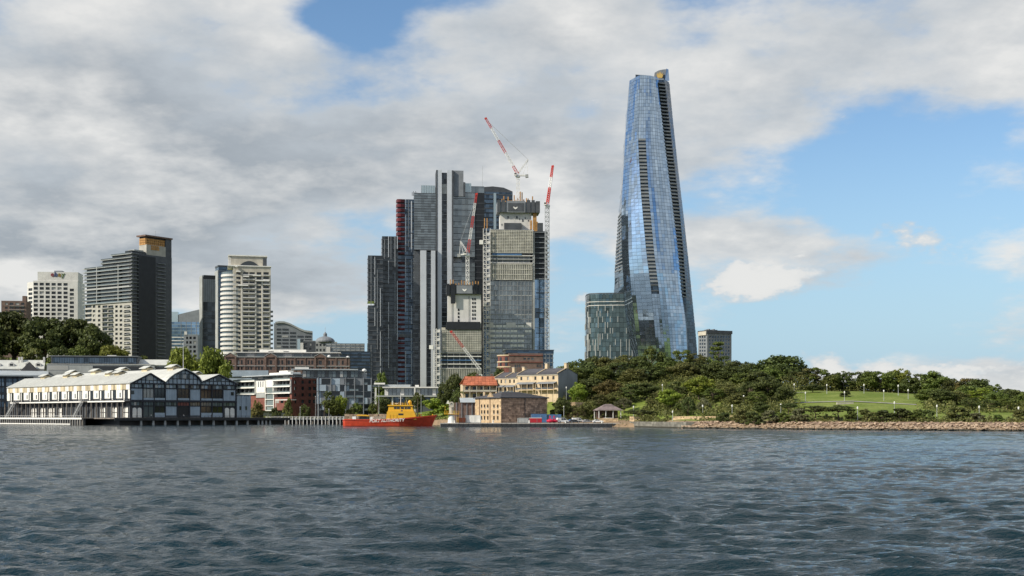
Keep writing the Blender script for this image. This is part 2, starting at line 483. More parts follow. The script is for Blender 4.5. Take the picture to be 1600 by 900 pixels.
def build_land():
    pxs = list(range(-900, 2501, 20))
    rows = []
    for px in pxs:
        pr = land_profile(px); r = []
        for (d0, z0), (d1, z1) in zip(pr, pr[1:]):
            n = 1 if z0 < -1 else 5
            for i in range(n):
                t = i / n; r.append((d0 + (d1 - d0) * t, z0 + (z1 - z0) * t))
        r.append(pr[-1]); r.append((12000, 1.0))
        rows.append(r)
    nR = len(rows[0]); v = []; f = []
    for px, r in zip(pxs, rows):
        for j, (d, z) in enumerate(r):
            w = 0.0 if d > 700 else 0.15 * mnoise.noise(Vector((kx(px) * d * .05, d * .05, 0)))
            v.append((kx(px) * d, d, z + (w if z > 2 else 0)))
    for i in range(len(pxs) - 1):
        for j in range(nR - 1):
            a = i * nR + j; f.append((a, a + nR, a + nR + 1, a + 1))
    me = bpy.data.meshes.new('ground'); me.from_pydata(v, [], f); me.update()
    for p in me.polygons: p.use_smooth = True
    m, g, b = new_mat('park_ground')
    geo = g.n('ShaderNodeNewGeometry').outputs['Position']
    sep = g.n('ShaderNodeSeparateXYZ'); g.put(sep.inputs[0], geo)
    grass = g.mix(g.ss(g.noise(geo, 0.09, 5, 0.6), .35, .65), rgb(0.12, 0.165, 0.025), rgb(0.20, 0.235, 0.055))
    grass = g.mix(g.ss(g.noise(geo, 0.6, 4, 0.6), .45, .75), grass, rgb(0.095, 0.135, 0.024))
    dirt = g.mix(g.ss(g.noise(geo, 0.4, 5, 0.6), .35, .7), rgb(0.30, 0.21, 0.13), rgb(0.19, 0.14, 0.09))
    shore = g.ss(g.m('ADD', sep.outputs['Z'], g.m('MULTIPLY', g.noise(geo, 0.15, 4, .6), 2.0)), 3.4, 4.4)
    g.put(b.inputs['Base Color'], g.mix(shore, dirt, grass))
    b.inputs['Roughness'].default_value = 0.9; b.inputs['Specular IOR Level'].default_value = 0.15
    bp = g.n('ShaderNodeBump'); bp.inputs['Strength'].default_value = .5; bp.inputs['Distance'].default_value = .4
    g.put(bp.inputs['Height'], g.noise(geo, 1.2, 4, .6)); g.put(b.inputs['Normal'], bp.outputs[0])
    me.materials.append(m)
    o = bpy.data.objects.new('ground', me); col.objects.link(o)
    tag(o, 'grassy park land and shore rising behind the water', 'ground', kind='structure')
build_land()
# ================================================================== MATERIALS
M = {}
M['white'] = plain('white_concrete', (0.62, 0.60, 0.56), 0.75, 0.10, 0.12, streak=0.25)
M['white_paint'] = plain('white_paint', (0.78, 0.76, 0.70), 0.6, 0.08, 0.3, streak=0.15)
M['cream'] = plain('cream_render', (0.56, 0.44, 0.285), 0.8, 0.14, 0.25, streak=0.25)
M['pale_stone'] = plain('pale_stone', (0.50, 0.46, 0.38), 0.8, 0.14, 0.2, streak=0.3)
M['grey_conc'] = plain('grey_concrete', (0.33, 0.34, 0.33), 0.8, 0.15, 0.15, streak=0.3)
M['mid_grey'] = plain('mid_grey_panel', (0.20, 0.215, 0.23), 0.6, 0.12, 0.2, streak=0.2)
M['dark_grey'] = plain('dark_grey_panel', (0.070, 0.076, 0.084), 0.5, 0.2, 0.2)
M['black'] = plain('black_panel', (0.016, 0.018, 0.021), 0.45, 0.2, 0.3)
M['silver'] = plain('silver_panel', (0.58, 0.60, 0.62), 0.42, 0.07, 0.05, metal=0.25, streak=0.12)
M['steel'] = plain('galvanised_steel', (0.42, 0.43, 0.43), 0.5, 0.15, 0.5, metal=0.3)
M['white_steel'] = plain('white_steel', (0.72, 0.71, 0.68), 0.5, 0.1, 0.4)
M['crane_red'] = plain('crane_red_paint', (0.48, 0.045, 0.035), 0.5, 0.15, 0.4)
M['fin_red'] = plain('maroon_fin', (0.11, 0.014, 0.019), 0.5, 0.2, 0.2, objvar=0.25)
M['brick_brown'] = plain('brown_brick', (0.150, 0.100, 0.082), 0.85, 0.28, 0.5, streak=0.2)
M['brick_red'] = plain('red_brick', (0.185, 0.070, 0.054), 0.85, 0.22, 0.5, streak=0.2)
M['slate'] = plain('slate_roof', (0.075, 0.072, 0.078), 0.7, 0.2, 0.6, objvar=0.25)
M['terracotta'] = plain('terracotta_roof', (0.42, 0.13, 0.065), 0.8, 0.2, 0.5, objvar=0.25)
M['roof_white'] = plain('pale_metal_roof', (0.53, 0.53, 0.485), 0.55, 0.08, 0.25, objvar=0.05)
M['roof_grey'] = plain('grey_metal_roof', (0.36, 0.39, 0.40), 0.55, 0.12, 0.2, objvar=0.06)
M['timber'] = plain('dark_timber', (0.035, 0.037, 0.045), 0.8, 0.3, 0.6)
M['wharf_wood'] = plain('weathered_wharf_timber', (0.16, 0.14, 0.12), 0.9, 0.35, 0.7, objvar=0.3)
M['clad_blue'] = plain('grey_blue_cladding', (0.34, 0.41, 0.47), 0.7, 0.1, 0.3, streak=0.2, objvar=0.06)
M['ochre'] = plain('ochre_boards', (0.54, 0.455, 0.30), 0.8, 0.15, 0.5, objvar=0.35)
M['sandstone'] = plain('sandstone_block', (0.46, 0.335, 0.20), 0.9, 0.2, 0.8, objvar=0.30, bump=0.3)
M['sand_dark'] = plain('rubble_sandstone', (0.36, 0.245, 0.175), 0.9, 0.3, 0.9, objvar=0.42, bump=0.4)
M['mortar'] = plain('mortar', (0.20, 0.16, 0.12), 0.95, 0.2, 0.5)
M['rock'] = plain('shore_sandstone', (0.31, 0.23, 0.16), 0.95, 0.28, 0.8, objvar=0.32, bump=0.6)
def tide_line(m, z):
    # wet, weedy band up to the tide mark
    t = m.node_tree; g = NT(t); b = next(n for n in t.nodes if n.type == 'BSDF_PRINCIPLED'); src = b.inputs['Base Color'].links[0].from_socket
    geo = g.n('ShaderNodeNewGeometry').outputs['Position']; sp = g.n('ShaderNodeSeparateXYZ'); g.put(sp.inputs[0], geo)
    h = g.m('ADD', sp.outputs['Z'], g.m('MULTIPLY', g.noise(geo, .5, 3, .6), .5))
    g.put(b.inputs['Base Color'], g.mix(g.ss(h, z, z + .35), rgb(.045, .042, .030), src))
tide_line(M['rock'], .62); tide_line(M['grey_conc'], .5) if False else None
M['sea_stone'] = plain('sea_wall_stone', (0.19, 0.18, 0.15), 0.9, 0.25, 0.6, objvar=0.25, streak=0.3); tide_line(M['sea_stone'], .55)
M['tower_stone'] = plain('grey_cream_render', (0.385, 0.37, 0.325), 0.8, 0.12, 0.2, streak=0.3)
M['asphalt'] = plain('asphalt', (0.07, 0.07, 0.07), 0.9, 0.2, 0.4)
M['paving'] = plain('concrete_paving', (0.34, 0.32, 0.29), 0.9, 0.15, 0.3)
M['wet_shade_dark'] = plain('dark_wet_fender_and_shade', (0.028, 0.03, 0.032), 0.55, 0.3, 0.6)  # fenders, and the dark sheets that stand in for shade under decks
M['orange_wood'] = plain('orange_formwork', (0.42, 0.225, 0.075), 0.7, 0.2, 0.5)
M['gold'] = plain('gold_sign', (0.80, 0.52, 0.16), 0.35, 0.05, 0.3, metal=0.6)
M['boat_red'] = plain('boat_red_paint', (0.52, 0.062, 0.028), 0.4, 0.16, 0.5, streak=0.4)
M['boat_yellow'] = plain('boat_yellow_paint', (0.70, 0.385, 0.03), 0.4, 0.08, 0.4)
M['blue_tarp'] = plain('blue_tarp', (0.065, 0.15, 0.29), 0.6, 0.15, 0.5)
M['car_red'] = plain('red_container_paint', (0.40, 0.018, 0.03), 0.5, 0.15, 0.5)
M['car_white'] = plain('white_car_paint', (0.75, 0.75, 0.74), 0.25, 0.04, 0.5)
M['car_dark'] = plain('charcoal_car_paint', (0.035, 0.038, 0.042), 0.25, 0.1, 0.5)
M['car_silver'] = plain('silver_car_paint', (0.40, 0.41, 0.42), 0.3, 0.06, 0.5, metal=0.5)
M['rubber'] = plain('black_rubber', (0.015, 0.015, 0.015), 0.8, 0.1, 1.0)
M['lamp_glass'] = plain('opal_lamp_glass', (0.75, 0.74, 0.70), 0.3, 0.03, 1.0)
M['bark'] = plain('bark', (0.085, 0.062, 0.045), 0.95, 0.3, 1.5)
M['skin'] = plain('skin', (0.45, 0.28, 0.20), 0.6, 0.05, 2.0)
M['shirt'] = plain('white_shirt', (0.75, 0.74, 0.72), 0.8, 0.05, 2.0)
M['trousers'] = plain('dark_trousers', (0.04, 0.045, 0.06), 0.9, 0.1, 2.0)
M['hair'] = plain('dark_hair', (0.02, 0.015, 0.012), 0.6, 0.1, 2.0)
M['screen'] = plain('scaffold_screen', (0.56, 0.54, 0.46), 0.9, 0.22, 0.25, objvar=0.2)
M['screen_dark'] = plain('scaffold_shade_cloth', (0.24, 0.235, 0.21), 0.9, 0.2, 0.2, objvar=0.2)
M['sign_blue'] = plain('sign_blue', (0.03, 0.04, 0.14), 0.5, 0.02)
M['sign_red'] = plain('sign_red', (0.22, 0.03, 0.035), 0.5, 0.02)
M['sign_yellow'] = plain('sign_yellow', (0.26, 0.17, 0.03), 0.5, 0.02)
M['sign_green'] = plain('sign_green', (0.08, 0.13, 0.03), 0.5, 0.02)
M['g_dark'] = glass('dark_window_glass', (0.022, 0.026, 0.030), 0.08, 0.0, 1.55, 0.6, blinds=0.07)
M['g_pale'] = glass('pale_window_glass', (0.10, 0.13, 0.14), 0.1, 0.0, 1.6, 0.6, blinds=0.12)
M['g_office'] = glass('grey_green_office_glass', (0.19, 0.215, 0.225), 0.12, 0.75, 1.6, 0.30, cell=(2.9, 2.9, 3.6))
M['g_black'] = glass('black_office_glass', (0.045, 0.053, 0.060), 0.12, 0.6, 1.6, 0.55, cell=(3.1, 3.1, 3.6))
M['g_navy'] = glass('navy_office_glass', (0.07, 0.10, 0.135), 0.1, 0.7, 1.6, 0.45, cell=(3.1, 3.1, 3.6))
M['g_blue'] = glass('blue_mirror_glass', (0.22, 0.33, 0.46), 0.1, 0.85, 1.6, 0.3, cell=(4, 4, 3.6))
M['g_clear'] = glass('pale_clear_glass', (0.42, 0.50, 0.52), 0.15, 0.6, 1.6, 0.15)

# ================================================================== FACADE HELPERS
def f_upx(F, px):
    k = kx(px); return (k * F.P.y - F.P.x) / (F.u.x - k * F.u.y)
def f_z(F, px, py):
    u = f_upx(F, px); return Z(py, F.P.y + u * F.u.y)
Frame.upx = f_upx
Frame.z = f_z
def side_left(F, Dp): return Frame(F.at(0, Dp).xy, F.a - math.pi / 2)      # width Dp, u runs towards the front corner
def side_right(F, W): return Frame(F.at(W, 0).xy, F.a + math.pi / 2)       # u runs away from the front corner

def punched(mb, F, W, z0, z1, wins, depth=0.4):
    """wall face with real window openings and reveals"""
    us = sorted({0.0, W} | {round(w[0], 4) for w in wins} | {round(w[1], 4) for w in wins})
    zs = sorted({z0, z1} | {round(w[2], 4) for w in wins} | {round(w[3], 4) for w in wins})
    import bisect
    hole = set()
    for (a, b, c, d) in wins:
        i0, i1 = us.index(round(a, 4)), us.index(round(b, 4)); j0, j1 = zs.index(round(c, 4)), zs.index(round(d, 4))
        for i in range(i0, i1):
            for j in range(j0, j1): hole.add((i, j))
        A, B, C, D_ = F.at(a, 0, c), F.at(b, 0, c), F.at(b, 0, d), F.at(a, 0, d)
        a2, b2, c2, d2 = F.at(a, depth, c), F.at(b, depth, c), F.at(b, depth, d), F.at(a, depth, d)
        mb.add([A, B, C, D_, a2, b2, c2, d2], [(0, 1, 5, 4), (1, 2, 6, 5), (2, 3, 7, 6), (3, 0, 4, 7)])
    # merge cells row by row
    for j in range(len(zs) - 1):
        i = 0
        while i < len(us) - 1:
            if (i, j) in hole: i += 1; continue
            k = i
            while k < len(us) - 1 and (k, j) not in hole: k += 1
            mb.add([F.at(us[i], 0, zs[j]), F.at(us[k], 0, zs[j]), F.at(us[k], 0, zs[j + 1]), F.at(us[i], 0, zs[j + 1])], [(0, 1, 2, 3)])
            i = k

def grid(us, zs): return [(a, b, c, d) for (a, b) in us for (c, d) in zs]
def spread(n, u0, u1, w):
    p = (u1 - u0) / n
    return [(u0 + p * (i + .5) - w * p / 2, u0 + p * (i + .5) + w * p / 2) for i in range(n)]

def box_building(root, F, W, Dp, z0, z1, wall, pane, front=(), left=(), right=(), depth=0.4, name='wall', pname='window', roof=True):
    mb = MB(); FL, FR = side_left(F, Dp), side_right(F, W)
    for fr, w, wins in ((F, W, front), (FL, Dp, left), (FR, Dp, right)):
        if wins is None: continue
        punched(mb, fr, w, z0, z1, list(wins), depth)
    mb.add([F.at(W, Dp, z0), F.at(0, Dp, z0), F.at(0, Dp, z1), F.at(W, Dp, z1)], [(0, 1, 2, 3)])
    if roof: mb.add([F.at(0, 0, z1), F.at(W, 0, z1), F.at(W, Dp, z1), F.at(0, Dp, z1)], [(0, 1, 2, 3)])
    o = mb.build(name, wall, root)
    for fr, wins in ((F, front), (FL, left), (FR, right)):
        for (a, b, c, d) in (wins or ()):
            bx(pname, pane, root, fr, a, b, depth, depth + .12, c, d)
    return o
def pxrects(F, cols, rows, ref=None):
    """window rectangles given by photo columns and rows"""
    out = []
    for (x0, x1) in cols:
        for (y0, y1) in rows:
            xm = (x0 + x1) / 2
            out.append((F.upx(x0), F.upx(x1), F.z(xm, y1), F.z(xm, y0)))
    return out
# ================================================================== CITY, LEFT
def office_with_sign():
    D = 1150
    F, W = front(52, 121.5, D, 7)
    root = thing('office_building', 'white concrete office block with a colourful ebay sign on its roof box', 'building', F.at(W / 2, 0, 45))
    zt = F.z(52, 438.5); z0 = 45.0
    cols = [(52.6 + 9.3 * i, 59.2 + 9.3 * i) for i in range(6)]
    rows = [(442.0 + 6.65 * j, 446.3 + 6.65 * j) for j in range(11)]
    wins = []
    for (x0, x1) in cols:
        for (y0, y1) in rows: wins.append((F.upx(x0), F.upx(x1), F.z(80, y1), F.z(80, y0)))
    for (y0, y1) in rows[1:]: wins.append((F.upx(109), F.upx(115.5), F.z(80, y1 + 2), F.z(80, y0 + 2)))
    # chamfered left corner: a second face turned to the light
    box_building(root, F, W, 30, z0, zt, M['white'], M['g_dark'], front=wins, depth=0.7)
    P = F.at(0, 0).xy - F.n * -0.0
    a2 = F.a - R(40); L = 8.5
    Fc = Frame(P - Vector((math.cos(a2), math.sin(a2))) * L, a2)
    cw = [(1.6, 7.2, z, z + 2.4) for z in [F.z(80, y1 + 1.5) for (y0, y1) in rows[1:]]]
    mb = MB(); punched(mb, Fc, L, z0, zt - 1.2, cw, 0.7)
    e0 = Fc.at(0, 0); e1 = Fc.at(L, 0); e2 = F.at(0, 30)
    mb.add([(e0.x, e0.y, zt - 1.2), (e1.x, e1.y, zt - 1.2), (e2.x, e2.y, zt - 1.2), (e0.x, e0.y, z0), (e2.x, e2.y, z0)], [(0, 1, 2), (3, 0, 2, 4)])
    mb.build('corner_bay', M['white'], root)
    for (a, b, c, d) in cw: bx('window', M['g_dark'], root, Fc, a, b, .7, .82, c, d)
    u0, u1 = F.upx(58.5), F.upx(121.8); zp = F.z(60, 424.5)
    bx('plant_room', M['white'], root, F, u0, u1, 0.6, 22, zt, zp)
    bx('lift_overrun', M['mid_grey'], root, F, F.upx(83), F.upx(96), 4, 12, zp, zp + 1.6)
    mb = MB(); mb.tube(F.at(F.upx(113), 3, zp), F.at(F.upx(113), 3, zp + 3), .12); mb.build('aerial', M['steel'], root)
    # the lettering
    u = F.upx(79); zb = F.z(80, 431.8)
    for ch, mt, du in (('e', 'sign_red', 0), ('b', 'sign_blue', 3.1), ('a', 'sign_yellow', 6.5), ('y', 'sign_green', 9.5)):
        me = text_mesh('sign_letter', ch, 6.0, M[mt], 0.15, bold=0.12)
        o = bpy.data.objects.new('sign_letter', me); link(o, root)
        upright(o, F, u + du, 0.35, zb)
    # small brown block on its left
    F, W = front(2, 41, 1100, 8)
    r = thing('apartment_block', 'small brown brick apartment block at the far left skyline', 'building', F.at(W / 2, 0, 44))
    zt = F.z(20, 470)
    wins = pxrects(F, [(8, 12), (15, 21), (24, 30), (33, 38)], [(473 + 6 * j, 476.5 + 6 * j) for j in range(5)])
    box_building(r, F, W, 18, 40, zt, M['brick_brown'], M['g_dark'], front=wins)
    for j in range(4):
        bx('balcony_slab', M['grey_conc'], r, F, F.upx(14), F.upx(38), -1.2, -0.002, F.z(20, 478 + 6 * j) - .3, F.z(20, 478 + 6 * j))
    bx('roof_stack', M['brick_brown'], r, F, F.upx(34), F.upx(40), 2, 7, zt, F.z(36, 462))
office_with_sign()

def stepped_tower():
    D = 1000
    FR, LR, FL, LL = corner(206, D, 55, 133, 268)
    root = thing('apartment_tower', 'stepped grey apartment tower crowned by an orange turret', 'tower', FR.at(0, 5, 40))
    z0 = 38.0
    secs = [(133, 158.5, 419), (158.5, 174, 408), (174, 194, 400), (194, 206, 392)]
    DEP = LR
    for i, (x0, x1, yt) in enumerate(secs):
        bx('tower_section', M['g_black'], root, FL, FL.upx(x0) + (0.9 if i == 0 else 0), FL.upx(x1) - (0.003 if i < 3 else .9), 0.9, DEP - 0.4 - 0.05 * i, z0, FL.z(x0, yt))
    # floor by floor: pale slab edges of the balcony storeys
    zmid = FL.z(170, 474); pitch = 2.86
    ztop = FL.z(135, 419)
    n = int((ztop - zmid) / pitch)
    for j in range(int((FL.z(200, 392) - zmid) / pitch) + 1):
        z = zmid + j * pitch
        x0 = next((s[0] for s in secs if FL.z(s[0], s[2]) > z - .5), 194)
        bx('floor_slab', M['grey_conc'], root, FL, FL.upx(x0) - (2.0 if x0 == 133 else .2), LL + 0.3, -1.1, 1.6, z, z + .42)
        bx('balustrade', M['g_pale'], root, FL, FL.upx(x0) + .5, LL - 2, -0.95, -0.85, z + .42, z + 1.25)
    for x in (152.5, 186):
        u = FL.upx(x); bx('fin_wall', M['grey_conc'], root, FL, u - .35, u + .35, -1.0, 1.5, zmid, ztop)
    # lower cream storeys with punched windows
    cols = [(133.5, 143), (145, 149), (153, 157), (160, 168), (169, 177), (180, 184), (187, 191), (194, 203)]
    rows = []
    y = 476.0
    while y < 548: rows.append((y + 1.2, y + 5.0)); y += 7.1
    mb = MB(); zs = FL.z(170, 474)
    wins = pxrects(FL, cols, rows)
    punched(mb, FL, LL, z0, zs - .002, wins, .9)
    mb.build('lower_wall', M['tower_stone'], root)
    for (a, b, c, d) in wins: bx('window', M['g_dark'], root, FL, a, b, .78, .88, c, d)
    for (y0, y1) in rows:
        for (x0, x1) in ((132, 143), (159.5, 177.5), (193.5, 204)):
            bx('balcony_slab', M['grey_conc'], root, FL, FL.upx(x0), FL.upx(x1), -1.4, -.003, FL.z(170, y1) - .45, FL.z(170, y1) - .15)
    # the shaded right-hand side
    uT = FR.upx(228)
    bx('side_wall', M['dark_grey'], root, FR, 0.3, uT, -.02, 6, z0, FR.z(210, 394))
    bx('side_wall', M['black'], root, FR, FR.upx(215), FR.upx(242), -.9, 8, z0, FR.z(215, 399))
    zz = z0 + 2
    while zz < FR.z(210, 396):
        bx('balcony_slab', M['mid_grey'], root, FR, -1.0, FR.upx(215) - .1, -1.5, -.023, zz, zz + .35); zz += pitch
    zz = z0 + 2
    while zz < FR.z(250, 408):
        bx('balcony_slab', M['mid_grey'], root, FR, FR.upx(245), FR.upx(257), -1.7, -.33, zz, zz + .45); zz += pitch
    # turret
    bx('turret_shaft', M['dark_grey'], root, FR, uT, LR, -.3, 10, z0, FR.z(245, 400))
    zt = FR.z(248, 372)
    bx('turret_wall', M['tower_stone'], root, FR, uT + .5, LR - 6, 0, 9, FR.z(245, 400), FR.z(245, 384))
    bx('turret_wall', M['dark_grey'], root, FR, LR - 6, LR, 0.01, 9.3, FR.z(245, 400), zt)
    bx('turret_wall', M['black'], root, FR, uT + .7, LR - 6.1, 1.2, 8.6, FR.z(245, 384), zt)
    u0, u1 = uT + .6, LR - 6.2
    za, zb = FR.z(240, 391), FR.z(240, 373)
    nx, nz = 9, 5
    for i in range(nx):
        for j in range(nz):
            if j < 2 and (i < 2 or i > 5): continue
            a = u0 + (u1 - u0) * i / nx; b = za + (zb - za) * j / nz
            bx('orange_panel', M['orange_wood'], root, FR, a + .12, a + (u1 - u0) / nx - .12, 0.7 if j > 1 else -.25, 1.1 if j > 1 else -.03, b + .12, b + (zb - za) / nz - .12)
    fl = Frame(FR.at(uT + .7, 8.6).xy, FR.a - math.pi / 2)
    for i in range(4):
        for j in range(2, nz):
            b = za + (zb - za) * j / nz
            bx('orange_panel', M['orange_wood'], root, fl, 7.4 * i / 4 + .12, 7.4 * (i + 1) / 4 - .12, -.4, -.02, b + .12, b + (zb - za) / nz - .12)
    bx('turret_roof', M['brick_brown'], root, FR, uT - 1.3, LR + .4, -1.0, 10, zt, zt + 1.2)
    mb = MB(); mb.tube(FR.at((uT + LR) / 2 + 2, 7, zt + 1.6), FR.at((uT + LR) / 2 + 2, 7, zt + 6.5), .18)
    mb.build('mast', M['steel'], root)
    bx('roof_terrace', M['mid_grey'], root, FL, FL.upx(160), FL.upx(173), 2, 8, FL.z(165, 408), FL.z(165, 404))
    bx('roof_terrace', M['grey_conc'], root, FL, FL.upx(195), FL.upx(205), 3, 12, FL.z(200, 392), FL.z(200, 389.5))
stepped_tower()

def dark_slabs():
    # blue glass office with a raked top, far behind
    F, W = front(264.5, 313, 1500, 6)
    r = thing('office_tower', 'blue glass office with raked roof and white banding, behind the dark slabs', 'building', F.at(W / 2, 0, 20))
    z0 = 18; zr = F.z(280, 503)
    bx('glass_body', M['g_blue'], r, F, 0, W, 0, 30, z0, zr)
    mb = MB(); mb.slab(F, [(F.upx(279), zr), (W, zr), (W, F.z(312, 483)), (F.upx(279), F.z(279, 491))], d0=.5, d1=28); mb.build('raked_roof', M['mid_grey'], r)
    bx('plant_box', M['g_clear'], r, F, F.upx(267.5), F.upx(278), 0.5, 10, zr, F.z(270, 487))
    for j in range(14): 
        z = zr - 3.0 - j * 3.9
        bx('spandrel', M['white'] if j > 3 else M['g_clear'], r, F, 0.2 + (0 if j < 6 else 2), W - .2, -.3, -.003, z, z + (0.5 if j < 4 else 1.1))
    for x in (283, 291, 299, 307):
        u = F.upx(x); bx('mullion', M['mid_grey'], r, F, u - .3, u + .3, -.4, -.005, zr - 60, zr)
    F2, W2 = front(287, 309, 1300, 6)
    r2 = thing('apartment_block', 'low grey block with white framed corner in front of the blue glass office', 'building', F2.at(W2 / 2, 0, 20))
    z0, zt = 20, F2.z(298, 523)
    box_building(r2, F2, W2, 14, z0, zt, M['mid_grey'], M['g_dark'], front=pxrects(F2, [(291, 294), (296, 299.5), (302, 306)], [(526 + 7 * j, 530 + 7 * j) for j in range(5)]))
    bx('roof_frame', M['white'], r2, F2, F2.upx(288), F2.upx(292), -.5, 3, zt, F2.z(290, 518))
    # black slab tower
    FR, LR, FL, LL = corner(317, 1080, 25, 312, 336.5)
    r = thing('office_tower', 'slim black glass slab tower with a pale grey edge', 'tower', FR.at(0, 3, 25))
    zt = FR.z(320, 430)
    bx('glass_body', M['g_black'], r, FR, 0.4, LR, 0.25, LL, 20, zt - 1)
    bx('edge_wall', M['grey_conc'], r, FL, 0, LL - 1.5, -.3, 0.39, 20, zt)
    for (y0, y1, mt) in ((430, 436, 'black'), (436.2, 472, 'mid_grey')):
        bx('facade_panel', M[mt], r, FR, 0.4, LR, -.15, .24, FR.z(325, y1), FR.z(325, y0))
    for j in range(9):
        z = FR.z(325, 487 + 9 * j); bx('floor_band', M['dark_grey'], r, FR, 0.4, LR, -.2, .24, z, z + .5)
    for i in range(7): bx('mullion', M['dark_grey'], r, FR, .4 + (LR - .6) * i / 6, .6 + (LR - .6) * i / 6, -.25, -.152, FR.z(325, 472), FR.z(325, 436.2))
    # second slab right behind the white tower
    FR, LR, FL, LL = corner(341, 1150, 25, 336, 353)
    r = thing('office_tower', 'narrow grey and black office tower half hidden by the white tower', 'tower', FR.at(0, 3, 25))
    zt = FR.z(345, 417)
    bx('glass_body', M['g_navy'], r, FR, 0.3, LR + 14, 0.2, LL, 20, zt)
    bx('edge_wall', M['grey_conc'], r, FL, 0, LL, -.4, .29, 20, zt - 3)
    for j in range(12):
        z = zt - 4 - j * 7; bx('floor_band', M['mid_grey'], r, FR, .3, LR + 12, -.25, .19, z, z + .7)
    bx('top_band', M['dark_grey'], r, FR, -.1, LR + 14.1, -.1, LL + .1, zt, zt + 1.5)
dark_slabs()

def white_tower():
    D = 950
    F, W = front(364, 423, D, 13)
    root = thing('apartment_tower', 'cream white apartment tower with rounded balconies and arched roof house', 'tower', F.at(W / 2, 2, 28))
    z0 = 26; zt = F.z(390, 416.5)
    px = lambda x: F.upx(x)
    cols = [(369, 376), (380, 388.2), (389.6, 398), (401, 408.3), (411.6, 420)]
    rows = []
    y = 424.0
    while y < 552: rows.append((y + 1.2, y + 5.4)); y += 7.15
    wins = pxrects(F, cols, rows)
    box_building(root, F, W, 27, z0, zt, M['pale_stone'], M['g_dark'], front=wins, depth=.8)
    for (y0, y1) in rows:
        zz = F.z(390, y1)
        bx('balcony', M['white'], root, F, px(379.5), px(398.5), -1.2, -.003, zz - .45, zz + .35)
        bx('balcony', M['white'], root, F, px(411), px(421.5), -1.2, -.003, zz - .45, zz + .25)
    for x in (378, 399.5, 409.7): 
        bx('rib', M['white'], root, F, px(x) - .35, px(x) + .35, -.5, -.004, z0, F.z(390, 432))
    # rounded corner bay on the left, catching the sun
    cx, cy = F.at(0.5, 9.0).xy; Rb = 9.6
    def arc(r, a0=180, a1=292, n=10):
        return [(cx + r * math.cos(F.a + R(a0 + (a1 - a0) * i / n)), cy + r * math.sin(F.a + R(a0 + (a1 - a0) * i / n))) for i in range(n + 1)]
    mb = MB(); mb.poly(arc(Rb - 1.1) + [(F.at(6, 14).x, F.at(6, 14).y)], z0, F.z(360, 424)); mb.build('corner_bay', M['g_pale'], root)
    me = MB().poly([(x - cx, y - cy) for x, y in arc(Rb)] + [(F.at(6, 14).x - cx, F.at(6, 14).y - cy)], 0, 1.7).mesh('corner_balcony', M['white'])
    y = 426.0
    while y < 552:
        zz = F.z(360, y + 5.4)
        s = 0.95 if y < 444 else 1.0
        piece('corner_balcony', me, root, (cx, cy, zz), 0, (s, s, 1)); y += 7.15
    # right-hand return with balconies
    FRr = side_right(F, W)
    for (y0, y1) in rows[8:]:
        bx('balcony', M['mid_grey'], root, FRr, 1, 9, -1.8, -.004, F.z(420, y1) - .3, F.z(420, y1) + .7)
    # terraces and roof house
    bx('cornice', M['white_paint'], root, F, px(356), W + .4, -.7, 27.4, zt, zt + .7)
    zp = F.z(385, 400)
    bx('roof_house', M['pale_stone'], root, F, px(361), px(416.5), 2.5, 22, zt + .7, zp)
    bx('roof_house', M['white'], root, F, px(357), px(361) - .003, 3.0, 20, zt + .7, zp)
    bx('roof_cornice', M['white_paint'], root, F, px(356.5), px(418), 1.7, 22.6, zp, zp + .9)
    bx('roof_corner', M['dark_grey'], root, F, px(411), px(417), 2.2, 12, zt + .8, zp - 1)
    ua, ub = px(375), px(404); zb = zt + .7
    prof = [(ua, zb)] + [(ua + (ub - ua) * i / 12, zb + 3.6 * math.sin(math.pi * i / 12) ** .7) for i in range(1, 12)] + [(ub, zb)]
    mb = MB(); mb.slab(F, prof[::-1], d0=1.6, d1=2.48); mb.build('arch_window', M['g_dark'], root)
    for (x0, x1, y) in ((369, 376, 424.5), (380, 389, 432), (372, 388, 446), (399, 421, 438), (395, 408, 430)):
        zz = F.z(380, y); bx('terrace_edge', M['white_paint'], root, F, px(x0), px(x1), -2.0, -.006, zz - .5, zz + .4)
    mb = MB(); mb.box(F, px(367), px(371), -3.4, -.7, zt - 1, zt + .2)
    mb.build('awning', M['white_paint'], root)
white_tower()

def curved_office():
    D = 1350
    F, W = front(428, 488.5, D, 10)
    root = thing('office_building', 'pale grey office with a sweeping wave roof right of the white tower', 'building', F.at(W / 2, 0, 20))
    top = [(430, 505), (436, 503.8), (444, 504), (452, 506.5), (460, 510.5), (468, 514.5), (476, 517.8), (488.5, 519.5)]
    prof = [(0, 18), (W, 18)] + [(F.upx(x), F.z(x, y)) for x, y in reversed(top)] + [(0, F.z(430, 505))]
    mb = MB(); mb.slab(F, prof, d0=0, d1=30); mb.build('wall', M['mid_grey'], root)
    rim = [(F.upx(x), F.z(x, y)) for x, y in top]
    prof = [(u, z + 1.3) for u, z in rim] + [(u, z - .6) for u, z in reversed(rim)]
    mb = MB(); mb.slab(F, prof[::-1], d0=-1.2, d1=30.5); mb.build('wave_roof', M['grey_conc'], root)
    for j in range(6):
        y = 513.5 + 5.4 * j
        for (x0, x1) in ((432.5, 439), (441, 450.5), (453, 462), (464.5, 474), (476.5, 486)):
            if y < 516 and x0 > 450: continue
            if y < 520 and x0 > 463: continue
            bx('window', M['g_dark'], root, F, F.upx(x0), F.upx(x1), -.25, -.003, F.z(450, y + 2.6), F.z(450, y))
    bx('side_fin', M['g_clear'], root, F, F.upx(464.5), F.upx(469), -6, -1, 18, F.z(466, 530))
curved_office()

